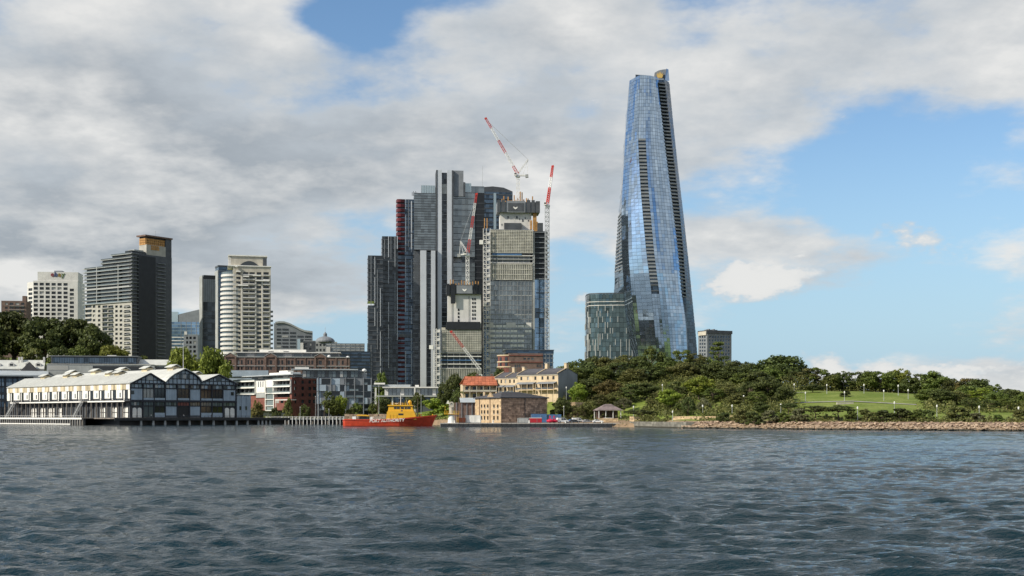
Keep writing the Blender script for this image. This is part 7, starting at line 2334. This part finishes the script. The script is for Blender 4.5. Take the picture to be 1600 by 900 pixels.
def pavilion():
    D = 545; c = XY(950, D); z = 3.2
    r = thing('park_pavilion', 'small hipped roof pavilion with white posts at the foot of the wooded hill', 'pavilion', (c.x, c.y, z))
    F = Frame((c.x, c.y), R(12)); hw, hd = 5.6, 4.0; ze, zr = Z(641.5, D), Z(631.5, D)
    c4 = [F.at(-hw, -hd, ze), F.at(hw, -hd, ze), F.at(hw, hd, ze), F.at(-hw, hd, ze)]; ra, rb = F.at(-1.2, 0, zr), F.at(1.2, 0, zr)
    M['pav_roof'] = plain('weathered_mauve_roof', (0.20, 0.155, 0.15), .8, .2, .6, objvar=.2)
    for (p, q, a, b) in ((c4[0], c4[1], ra, rb), (c4[1], c4[2], rb, rb), (c4[2], c4[3], rb, ra), (c4[3], c4[0], ra, ra)):
        for k in range(5):
            t0, t1 = k / 5, (k + 1) / 5; A, B, C, D_ = p.lerp(a, t0), q.lerp(b, t0), q.lerp(b, t1), p.lerp(a, t1)
            u0, u1 = Vector((0, 0, .16)), Vector((0, 0, .06)); m = MB(); m.hexa([A, B, C, D_, A + u0, B + u0, C + u1, D_ + u1]); m.build('roof_course', M['pav_roof'], r)
    for u in (-5, -2, 1.2, 4.6):
        for d in (-3.5, 3.5): bx('post', M['white_paint'], r, F, u - .13, u + .13, d - .13, d + .13, 1.5, ze)
    bx('rear_wall', M['brick_brown'], r, F, -4.8, 4.8, 1.5, 1.9, 1.5, ze - .1)
    bx('bench', M['brick_red'], r, F, -4.5, 0, -.5, .5, 1.5, 3.9)
    bx('floor', M['paving'], r, F, -5.4, 5.4, -3.8, 3.8, 1.3, 3.0)
pavilion()

# ------------------------------------------------------------------ lamp posts
def lamps():
    spots = [(885, 604, 621, 'above the sandstone cutting beside the terrace gable end'), (990, 634, 651, 'just right of the small pavilion'), (1035, 600, 618, 'halfway up the wooded hill'), (1051, 644, 658, 'above the grey sea wall'),
             (1098, 635, 649, 'at the left end of the rocky shore path'), (1144, 635, 649, 'on the shore path left of the pale shrubs'), (1162, 621, 633, 'on the hillside path under the tall trees'), (1220, 635, 648, 'among the shrubs below the wood'),
             (1241, 599, 615, 'at the top left corner of the lawn'), (1258.5, 612, 628, 'on the left of the lawn, halfway up'), (1292, 600, 615, 'along the top path, left of the lawn centre'), (1319.5, 611, 628, 'in the middle of the lawn'),
             (1340, 635, 658, 'on the shore path below the lawn, tallest one'), (1350, 600, 615, 'along the top path right of the lawn centre'), (1381, 609, 626, 'on the right of the lawn, halfway up'), (1403.5, 601, 618, 'at the top right corner of the lawn'),
             (1419, 608, 624, 'just left of the big dark tree by the lawn'), (1464, 635, 651, 'on the shore path right of the big dark tree'), (1530, 635, 653, 'on the shore path near the right side'), (1591.5, 637, 655, 'on the shore path at the right edge'),
             (1397.5, 635, 645, 'behind the round dark shrubs under the lawn')]
    pm = MB().lathe((0, 0, 0), [(.13, 0), (.10, .3), (.07, 1.0)], 8).mesh('pole', M['steel'])
    hm = MB().lathe((0, 0, 0), [(.10, 0), (.24, .15), (.27, .70), (.17, .85), (.05, .92)], 10).mesh('lamp_head', M['lamp_glass'])
    for i, (px, yt, yb, where) in enumerate(spots):
        D = ground_hit(px, yb) if px > 1040 else {885: 585, 990: 530, 1035: 590}.get(px, 560)
        g = on_ground(px, D); h = max(4.0, Z(yt, D) - g.z)
        r = thing('lamp_post', 'white lamp post ' + where, 'lamp post', g, 'park lamp posts')
        o = piece('pole', pm, r, g, 0, (1, 1, h - .9)); piece('lamp_head', hm, r, g + Vector((0, 0, h - .95)))
    # tall poles by the jetty and quay
    for (px, yt, D, lab) in ((493, 620, 722, 'left of two tall grey poles behind the jetty'), (497.5, 618, 724, 'right of two tall grey poles behind the jetty'), (469, 637, 712, 'short pale pole near the left end of the jetty'), (514, 640, 712, 'short pale pole above the right part of the jetty'),
                             (658, 618, 690, 'tall pale pole behind the bow of the red boat'), (592, 604, 700, 'tall pale pole at the left end of the low terrace building'), (881, 636, 548, 'thin dark pole behind the parked vans')):
        g = on_ground(px, D); h = Z(yt, D) - g.z
        r = thing('pole', lab, 'pole', g); piece('pole', pm, r, g, 0, (1.3, 1.3, h)); piece('lamp_head', hm, r, g + Vector((0, 0, h)), 0, (.8, .8, .5))
lamps()

def paths():
    mb = MB()
    def strip(pts, w):
        prev = None
        for px, D in pts:
            p = on_ground(px, D); q = on_ground(px, D + w); a = (p.x, p.y, p.z + .22), (q.x, q.y, q.z + .22)
            if prev: mb.add([prev[0], a[0], a[1], prev[1]], [(0, 1, 2, 3)])
            prev = a
    strip([(px, 556 - (px - 1235) * .06) for px in range(1232, 1460, 6)], 4.0)
    o = mb.build('path', M['paving']); tag(o, 'pale park path along the top of the lawn', 'path', kind='structure')
    mb = MB(); strip([(px, 508 - (px - 1240) * .16) for px in range(1240, 1436, 6)], 2.4)
    o = mb.build('path', M['paving']); tag(o, 'pale park path crossing the middle of the lawn', 'path', kind='structure')
paths()
# ================================================================== TREES
def leaf_mat(name, dark, light, trans=.25):
    m = bpy.data.materials.new(name); m.use_nodes = True; t = m.node_tree; t.nodes.clear(); g = NT(t)
    out = g.n('ShaderNodeOutputMaterial'); b = g.n('ShaderNodeBsdfPrincipled'); tr = g.n('ShaderNodeBsdfTranslucent'); mx = g.n('ShaderNodeMixShader')
    geo = g.n('ShaderNodeNewGeometry'); pos = geo.outputs['Position']
    rnd = g.n('ShaderNodeObjectInfo').outputs['Random']
    f = g.m('ADD', g.m('MULTIPLY', g.noise(pos, .35, 3, .6), .7), g.m('MULTIPLY', geo.outputs['Random Per Island'], .45))
    c = g.mix(g.ss(f, .3, .85), dark + (1,), light + (1,))
    hsv = g.n('ShaderNodeHueSaturation'); g.put(hsv.inputs['Color'], c)
    g.put(hsv.inputs['Value'], g.m('ADD', g.m('MULTIPLY', rnd, .5), .75)); g.put(hsv.inputs['Hue'], g.m('ADD', g.m('MULTIPLY', rnd, .03), .485))
    g.put(b.inputs['Base Color'], hsv.outputs[0]); b.inputs['Roughness'].default_value = .6; b.inputs['Specular IOR Level'].default_value = .25
    g.put(tr.inputs['Color'], hsv.outputs[0]); mx.inputs[0].default_value = trans
    t.links.new(b.outputs[0], mx.inputs[1]); t.links.new(tr.outputs[0], mx.inputs[2]); t.links.new(mx.outputs[0], out.inputs[0])
    return m
LEAF = {
    'dark': leaf_mat('dark_green_leaves', (0.042, 0.058, 0.018), (0.113, 0.134, 0.035)),
    'olive': leaf_mat('olive_leaves', (0.071, 0.083, 0.024), (0.184, 0.179, 0.054)),
    'mid': leaf_mat('green_leaves', (0.058, 0.086, 0.019), (0.160, 0.192, 0.040)),
    'bright': leaf_mat('bright_green_leaves', (0.103, 0.151, 0.019), (0.287, 0.323, 0.047), .3),
    'yellow': leaf_mat('yellow_green_leaves', (0.095, 0.116, 0.015), (0.249, 0.275, 0.047), .3),
    'grey': leaf_mat('grey_green_leaves', (0.088, 0.096, 0.047), (0.208, 0.206, 0.101)),
    'rust': leaf_mat('rusty_leaves', (0.082, 0.071, 0.021), (0.189, 0.155, 0.047)),
}
def crown_mesh(kind, seed, nclump, nleaf, leaf):
    """leaf-sized faces spread over many clumps; canonical tree 10 m tall, 10 m wide"""
    rng = np.random.RandomState(seed)
    C = []
    for _ in range(nclump):
        for _try in range(50):
            v = rng.normal(size=3); v /= np.linalg.norm(v); rr = rng.uniform(.45, 1.0) ** .6
            if kind == 'round': p = np.array([v[0] * 3.9 * rr, v[1] * 3.9 * rr, 5.7 + v[2] * 3.6 * rr]); r = rng.uniform(.8, 1.7)
            elif kind == 'dome':
                if v[2] < -.35: continue
                p = np.array([v[0] * 4.2 * rr, v[1] * 4.2 * rr, 3.6 + v[2] * 5.2 * rr]); r = rng.uniform(1.0, 1.7)
            elif kind == 'gum':
                p = np.array([v[0] * 3.8 * rr, v[1] * 3.8 * rr, 6.0 + v[2] * 3.5 * rr]); r = rng.uniform(.6, 1.3)
            elif kind == 'column': p = np.array([v[0] * 3.4 * rr * (1 - .35 * v[2]), v[1] * 3.4 * rr * (1 - .35 * v[2]), 5.2 + v[2] * 4.4 * rr]); r = rng.uniform(.9, 1.4)
            elif kind == 'bush':
                if v[2] < -.2: continue
                p = np.array([v[0] * 4.2 * rr, v[1] * 4.2 * rr, 1.2 + v[2] * 7.4 * rr]); r = rng.uniform(.9, 1.5)
            elif kind == 'umbrella': p = np.array([v[0] * 4.3 * rr, v[1] * 4.3 * rr, 7.2 + v[2] * 1.8 * rr]); r = rng.uniform(.7, 1.3)
            elif kind == 'pine':
                lv = rng.randint(0, 6); zz = 3.6 + lv * 1.15; R0 = 4.4 - .55 * lv; a = rng.uniform(0, 6.28); q = rng.uniform(.2, 1)
                p = np.array([R0 * q * math.cos(a), R0 * q * math.sin(a), zz + .25 * q]); r = rng.uniform(.5, .85)
            break
        C.append((p, r))
    Q = []
    for (p, r) in C:
        n = int(nleaf * (r / 1.2) ** 2) + 8
        d = rng.normal(size=(n, 3)); d /= np.linalg.norm(d, axis=1)[:, None]
        flat = np.array([1.0, 1.0, .55 if kind in ('pine', 'umbrella', 'gum') else .72])
        pos = p + d * flat * r * rng.uniform(.55, 1.12, size=(n, 1))
        nrm = d + rng.normal(scale=.55, size=(n, 3)); nrm /= np.linalg.norm(nrm, axis=1)[:, None]
        ax = np.cross(nrm, rng.normal(size=(n, 3))); ax /= np.linalg.norm(ax, axis=1)[:, None]; ay = np.cross(nrm, ax)
        s = leaf * rng.uniform(.6, 1.35, size=(n, 1)); ax = ax * s; ay = ay * s * .62
        Q.append(np.stack([pos - ax * .5, pos - ay * .5 , pos + ax * .5, pos + ay * .5], 1))
    v = np.concatenate(Q).reshape(-1, 3); v[:, 2] = np.maximum(v[:, 2], .05)
    v[:, 2] *= 10.0 / np.percentile(v[:, 2], 99.8); w_ = np.percentile(np.abs(v[:, :2]), 99.5); v[:, :2] *= 5.0 / w_
    nq = len(v) // 4
    me = bpy.data.meshes.new('crown')
    me.vertices.add(len(v)); me.vertices.foreach_set('co', v.ravel())
    me.loops.add(nq * 4); me.loops.foreach_set('vertex_index', np.arange(nq * 4, dtype=np.int32))
    me.polygons.add(nq); me.polygons.foreach_set('loop_start', np.arange(0, nq * 4, 4, dtype=np.int32))
    me.update(); me.validate()
    return me, C

def trunk_mesh(kind, seed, C):
    rng = random.Random(seed); mb = MB()
    th = {'round': 4.2, 'dome': 2.0, 'gum': 5.4, 'column': 1.6, 'bush': .8, 'umbrella': 5.6, 'pine': 9.6}[kind]
    r0 = {'pine': .22, 'bush': .22, 'dome': .55}.get(kind, .30)
    p = Vector((0, 0, -.8)); n = 4
    pts = [p]
    for i in range(1, n + 1):
        t = i / n; pts.append(Vector((rng.uniform(-.25, .25) * t, rng.uniform(-.25, .25) * t, th * t)))
    for i in range(n): mb.tube(pts[i], pts[i + 1], r0 * (1 - .5 * i / n), r0 * (1 - .5 * (i + 1) / n), 7, cap=False)
    for (c, r) in rng.sample(C, min(len(C), 11 if kind != 'pine' else 22)):
        c = Vector(c); base = pts[-1] if kind != 'pine' else Vector((0, 0, max(2.8, c.z - .5)))
        if kind in ('bush', 'dome', 'column'): base = Vector((0, 0, th * rng.uniform(.5, 1)))
        mid = base.lerp(c, .5) + Vector((0, 0, .35))
        mb.tube(base - Vector((0, 0, .15)), mid, r0 * .42, r0 * .28, 5, cap=False); mb.tube(mid, c, r0 * .28, r0 * .1, 5, cap=False)
    return mb.mesh('trunk', M['bark'])

PROTO = {}
spec = {'round': (46, 90, .62, 3), 'dome': (60, 95, .66, 2), 'gum': (44, 70, .55, 3), 'column': (40, 90, .6, 2), 'bush': (36, 95, .8, 3), 'umbrella': (34, 80, .6, 2), 'pine': (70, 34, .6, 1)}
for k, (nc, nl, lf, nv) in spec.items():
    for s in range(nv):
        me, C = crown_mesh(k, 100 + s * 7 + len(k), nc, nl, lf)
        PROTO[(k, s)] = (me, trunk_mesh(k, 5 + s, C))
_cm = {}
def crown_of(k, s, mt):
    if (k, s, mt) not in _cm:
        me = PROTO[(k, s)][0].copy(); me.materials.clear(); me.materials.append(LEAF[mt]); _cm[(k, s, mt)] = me
    return _cm[(k, s, mt)]
_tn = 0
LOOK = {'dark': 'dark green', 'olive': 'olive green', 'mid': 'mid green', 'bright': 'bright green', 'yellow': 'yellow green', 'grey': 'grey green', 'rust': 'rusty olive'}
SHAPE = {'round': 'round crowned tree', 'dome': 'broad domed fig tree', 'gum': 'airy gum tree', 'column': 'upright bushy tree', 'bush': 'rounded shrub', 'umbrella': 'umbrella shaped tree', 'pine': 'tiered pine tree'}
def tree(px, ytop, wpx, D, kind, mt, label, group, zbase=None):
    global _tn
    _tn += 1
    rng = random.Random(_tn * 13)
    g = on_ground(px, D)
    if zbase is not None: g.z = zbase
    h = max(2.0, Z(ytop, D) - g.z); w = wpx * D / FPX
    s = _tn % spec[kind][3]
    nm = {'bush': 'shrub', 'pine': 'pine_tree', 'gum': 'gum_tree', 'dome': 'fig_tree'}.get(kind, 'tree')
    r = thing(nm, label, 'shrub' if kind == 'bush' else 'tree', g, group)
    sc = (w / 10, w / 10, h / 10); rz = rng.uniform(0, 6.28)
    piece('crown', crown_of(kind, s, mt), r, g, rz, sc); piece('trunk', PROTO[(kind, s)][1], r, g, rz, sc)
    return r
def row(group, where, items, left_word='from left', wide=1.0):
    for i, (px, yt, w, D, k, mt) in enumerate(sorted(items)):
        tree(px, yt, w * wide, D, k, mt, f'{LOOK[mt]} {SHAPE[k]}, {ORD[i]} {left_word}, {where}', group)

row('fig trees on the left hill', 'fig clump on left hill', [(-30, 492, 80, 905, 'dome', 'dark'), (22, 488, 84, 915, 'dome', 'dark'), (70, 497, 74, 900, 'dome', 'dark'), (112, 499, 72, 912, 'dome', 'dark'), (146, 508, 58, 898, 'dome', 'dark')])
row('small trees under the fig clump', 'low row under the figs', [(-5, 548, 40, 868, 'bush', 'olive'), (50, 545, 48, 870, 'bush', 'olive'), (92, 541, 36, 872, 'round', 'dark'), (124, 541, 36, 872, 'round', 'mid'), (178, 540, 56, 872, 'dome', 'yellow'), (224, 556, 26, 868, 'bush', 'mid')])
row('bright trees above the wharf roof', 'bright pair above the wharf roof', [(287, 544, 60, 815, 'dome', 'yellow'), (332, 545, 58, 808, 'dome', 'yellow')])
row('trees along the jetty waterfront', 'along the jetty waterfront', [(402, 626, 20, 728, 'round', 'rust'), (431, 637, 18, 722, 'bush', 'dark'), (450, 622, 18, 735, 'column', 'olive'), (476, 632, 18, 724, 'round', 'dark'), (514, 611, 20, 730, 'gum', 'dark'), (520, 625, 26, 722, 'round', 'mid'), (532, 618, 22, 728, 'round', 'bright'), (558, 630, 26, 714, 'bush', 'mid'), (549, 636, 22, 712, 'bush', 'dark'), (600, 621, 26, 712, 'round', 'dark'), (583, 630, 16, 716, 'round', 'mid'), (653, 613, 22, 706, 'gum', 'dark'), (637, 622, 14, 706, 'gum', 'olive'), (681, 623, 46, 668, 'bush', 'bright')])
row('trees behind the red roofed terrace', 'by the red roofed terrace', [(709, 584, 32, 660, 'round', 'dark'), (692, 598, 18, 680, 'round', 'dark'), (738, 582, 34, 672, 'round', 'mid'), (716, 606, 20, 640, 'gum', 'dark'), (709, 620, 16, 600, 'gum', 'dark'), (780, 575, 22, 660, 'round', 'dark'), (596, 582, 22, 960, 'round', 'mid')])
row('trees by the quay and pavilion', 'front row behind quay', [(864, 640, 14, 556, 'bush', 'mid'), (879, 622, 26, 556, 'round', 'dark'), (902, 632, 20, 554, 'gum', 'olive'), (922, 625, 24, 557, 'round', 'olive'), (936, 616, 24, 566, 'gum', 'olive'), (975, 622, 26, 556, 'gum', 'grey'), (1003, 640, 36, 522, 'umbrella', 'dark'), (1022, 622, 26, 545, 'gum', 'olive'), (1047, 608, 34, 528, 'round', 'bright'), (1062, 630, 20, 515, 'bush', 'mid'), (1075, 620, 22, 492, 'column', 'dark'), (1100, 622, 20, 500, 'column', 'grey')], wide=1.15)
row('middle rank of trees on the wooded hill', 'middle rank of wooded hill', [(904, 598, 26, 585, 'round', 'bright'), (925, 590, 32, 592, 'round', 'dark'), (950, 594, 36, 578, 'round', 'rust'), (962, 612, 30, 568, 'gum', 'olive'), (985, 600, 30, 575, 'gum', 'dark'), (1010, 598, 34, 575, 'round', 'dark'), (1032, 612, 24, 560, 'gum', 'olive'), (1060, 596, 32, 560, 'gum', 'dark'), (1092, 588, 40, 548, 'round', 'bright'), (1114, 606, 28, 535, 'gum', 'mid'), (1135, 600, 30, 540, 'gum', 'olive'), (1150, 615, 24, 510, 'round', 'olive'), (1172, 596, 32, 528, 'gum', 'dark'), (1183, 612, 26, 505, 'gum', 'mid'), (1200, 588, 36, 520, 'round', 'dark'), (1226, 602, 24, 505, 'round', 'dark')], wide=1.3)
row('upper rank of trees on the wooded hill', 'upper rank of wooded hill', [(893, 575, 32, 640, 'round', 'mid'), (916, 566, 36, 650, 'round', 'dark'), (942, 572, 34, 640, 'round', 'mid'), (966, 566, 34, 640, 'gum', 'dark'), (990, 576, 36, 630, 'round', 'olive'), (1014, 572, 34, 636, 'round', 'dark'), (1040, 566, 34, 640, 'gum', 'mid'), (1066, 566, 36, 630, 'round', 'olive'), (1090, 564, 34, 636, 'round', 'dark'), (1116, 566, 34, 622, 'round', 'dark'), (1140, 572, 34, 615, 'round', 'dark'), (1160, 582, 30, 600, 'round', 'mid'), (1182, 580, 34, 600, 'round', 'dark')], wide=1.3)
row('trees along the crest of the wooded hill', 'crest before the glass tower', [(882, 572, 28, 668, 'round', 'mid'), (903, 562, 30, 690, 'round', 'mid'), (924, 557, 30, 696, 'round', 'dark'), (948, 558, 34, 690, 'round', 'olive'), (974, 555, 34, 692, 'gum', 'olive'), (996, 558, 28, 690, 'round', 'dark'), (1018, 541, 32, 692, 'gum', 'mid'), (1042, 556, 30, 690, 'round', 'dark'), (1064, 547, 32, 690, 'gum', 'mid'), (1086, 552, 30, 688, 'gum', 'olive'), (1105, 560, 30, 688, 'round', 'mid'), (1122, 534, 34, 690, 'pine', 'mid'), (1146, 564, 34, 670, 'round', 'dark'), (1170, 566, 30, 660, 'round', 'dark')], wide=1.3)
row('trees on the skyline behind the lawn', 'skyline behind the lawn', [(1219, 556, 66, 622, 'round', 'dark'), (1206, 574, 34, 610, 'round', 'mid'), (1240, 580, 28, 606, 'gum', 'dark'), (1262, 575, 32, 604, 'gum', 'olive'), (1279, 574, 28, 600, 'gum', 'mid'), (1301, 584, 24, 598, 'round', 'mid'), (1318, 580, 26, 598, 'gum', 'dark'), (1338, 581, 24, 598, 'gum', 'dark'), (1356, 580, 26, 596, 'round', 'mid'), (1376, 580, 30, 594, 'gum', 'mid'), (1394, 579, 28, 594, 'round', 'mid'), (1408, 576, 26, 592, 'gum', 'yellow'), (1421, 590, 24, 586, 'round', 'dark'), (1437, 584, 26, 584, 'gum', 'dark'), (1460, 580, 34, 580, 'round', 'mid'), (1489, 592, 30, 572, 'round', 'dark'), (1508, 591, 26, 566, 'gum', 'rust'), (1528, 592, 34, 560, 'round', 'dark'), (1552, 601, 30, 552, 'round', 'mid'), (1577, 609, 32, 545, 'round', 'mid'), (1600, 614, 32, 538, 'round', 'dark'), (1270, 600, 24, 552, 'round', 'dark'), (1321, 610, 14, 520, 'bush', 'dark')], wide=1.35)
row('trees at the right of the lawn', 'wood right of the lawn', [(1449, 607, 34, 486, 'round', 'mid'), (1470, 608, 36, 482, 'round', 'dark'), (1494, 610, 30, 484, 'gum', 'olive'), (1512, 602, 32, 500, 'round', 'mid'), (1535, 606, 32, 492, 'gum', 'bright'), (1558, 612, 30, 476, 'round', 'mid'), (1582, 608, 34, 480, 'round', 'dark'), (1605, 612, 34, 470, 'round', 'mid'), (1518, 622, 26, 456, 'gum', 'dark'), (1545, 624, 26, 450, 'gum', 'dark'), (1574, 622, 26, 452, 'gum', 'mid')], wide=1.3)
row('shrubs along the rocky shore', 'planting above the rocks', [(1131, 645, 24, 462, 'bush', 'dark'), (1158, 640, 26, 452, 'bush', 'olive'), (1178, 643, 28, 446, 'bush', 'dark'), (1203, 641, 28, 443, 'bush', 'grey'), (1226, 644, 22, 440, 'bush', 'mid'), (1248, 639, 30, 436, 'bush', 'grey'), (1274, 634, 44, 436, 'umbrella', 'dark'), (1310, 633, 46, 428, 'umbrella', 'dark'), (1330, 642, 20, 424, 'bush', 'mid'), (1354, 639, 24, 424, 'bush', 'olive'), (1378, 641, 40, 419, 'bush', 'dark'), (1408, 638, 36, 418, 'bush', 'dark'), (1434, 640, 34, 416, 'bush', 'mid'), (1450, 641, 24, 413, 'bush', 'dark'), (1498, 636, 40, 408, 'bush', 'olive'), (1526, 645, 22, 402, 'bush', 'grey'), (1558, 648, 22, 400, 'bush', 'mid'), (1597, 640, 30, 398, 'bush', 'olive'), (1190, 628, 24, 470, 'round', 'dark'), (1232, 630, 26, 466, 'umbrella', 'dark')], wide=1.12)

row('shrubs along the crest of the lawn', 'low shrubs along lawn crest', [(1236 + 17.5 * i, (597, 593, 599, 595, 591)[i % 5], 28, 606, 'bush', ('dark', 'mid', 'olive', 'dark')[i % 4]) for i in range(16)])
# palms by the jetty and bank
def palm(px, ytop, D, label):
    g = on_ground(px, D); zt = Z(ytop, D); r = thing('palm_tree', label, 'tree', g, 'palms by the water')
    mb = MB(); h = zt - g.z
    for i in range(4): mb.tube(g + Vector((.1 * i, 0, (h - 2) * i / 4 - (.6 if i == 0 else 0))), g + Vector((.1 * (i + 1), 0, (h - 2) * (i + 1) / 4)), .28 - .03 * i, .25 - .03 * i, 7, cap=False)
    mb.build('trunk', M['bark'], r)
    top = g + Vector((.4, 0, h - 2)); rng = random.Random(int(px)); mb = MB()
    for k in range(20):
        a = 6.28 * k / 20 + rng.uniform(-.2, .2); e = rng.uniform(.1, 1.2); L = rng.uniform(2.2, 3.2); pr = top
        for q in range(1, 6):
            t = q / 5; nx = top + Vector((math.cos(a) * L * t, math.sin(a) * L * t, L * t * e - 1.9 * t * t * L * .55))
            d = (nx - pr).normalized(); sd = d.cross(Vector((0, 0, 1))).normalized() * .42 * (1 - t * .6)
            mb.add([pr + sd, nx + sd * .8 - Vector((0, 0, .25)), nx, pr], [(0, 1, 2, 3)]); mb.add([pr - sd, nx - sd * .8 - Vector((0, 0, .25)), nx, pr], [(3, 2, 1, 0)]); pr = nx
    mb.build('fronds', LEAF['mid'], r, kind='stuff')
palm(506, 622, 718, 'palm tree right of the two tall grey poles'); palm(590, 616, 706, 'palm tree behind the stern deck of the red boat'); palm(652, 614, 694, 'palm tree above the bow of the red boat'); palm(716, 608, 596, 'palm tree left of the sandstone warehouse')

# undergrowth that fills the wood's floor
def undergrowth():
    rng = np.random.RandomState(3); Q = []
    # (columns, distances, count, height, density)
    zones = [(880, 1235, 540, 690, 60000, 4.0, -.3), (1095, 1240, 470, 560, 15000, 3.2, -.25), (1445, 1660, 440, 560, 16000, 3.2, -.25), (1085, 1640, 0, 0, 8000, 2.0, .0),
             (1220, 1640, 592, 616, 22000, 6.0, -.35), (390, 700, 0, 1, 5000, 2.0, .0), (-40, 240, 856, 900, 7000, 4.0, -.2), (985, 1085, 492, 545, 9000, 2.6, -.25)]
    for (x0, x1, d0, d1, n, hmax, thr) in zones:
        px = rng.uniform(x0, x1, n); t = rng.rand(n)
        px = px + rng.normal(0, 11, n) * (rng.rand(n) < .5)
        cl = np.array([mnoise.noise(Vector((a * .05, b * 6, .3))) + .5 * mnoise.noise(Vector((a * .17, b * 17, 4.3))) for a, b in zip(px, t)])
        keep = cl > thr; px, t, cl = px[keep], t[keep], cl[keep]
        D = d0 + (d1 - d0) * t
        if d1 == 0: D = np.array([land_profile(p)[1][0] for p in px]) + 9 + t * 16
        if d1 == 1: D = np.array([land_profile(p)[1][0] for p in px]) + 2 + t * 14
        X = (px - 800) / FPX * D; zg = np.array([ground_z(a, b) for a, b in zip(X, D)])
        hh = (.3 + np.clip(cl - thr, 0, .7) / .7 * hmax) * rng.rand(len(px))
        P = np.stack([X, D, zg + hh], 1); m = len(px); s = rng.uniform(.35, .9, (m, 1))
        nr = rng.normal(size=(m, 3)); nr[:, 2] = abs(nr[:, 2]) + .3; nr /= np.linalg.norm(nr, axis=1)[:, None]
        ax = np.cross(nr, rng.normal(size=(m, 3))); ax /= np.linalg.norm(ax, axis=1)[:, None]; ay = np.cross(nr, ax)
        Q.append(np.stack([P - ax * s * .6, P - ay * s * .4, P + ax * s * .6, P + ay * s * .4], 1))
    v = np.concatenate(Q).reshape(-1, 3); f = np.arange(len(v)).reshape(-1, 4)
    me = bpy.data.meshes.new('undergrowth'); me.from_pydata(v.tolist(), [], f.tolist()); me.materials.append(LEAF['olive']); me.update()
    o = bpy.data.objects.new('undergrowth', me); col.objects.link(o); tag(o, 'low olive green undergrowth on the wooded hill and shore', 'undergrowth', kind='stuff')
undergrowth()
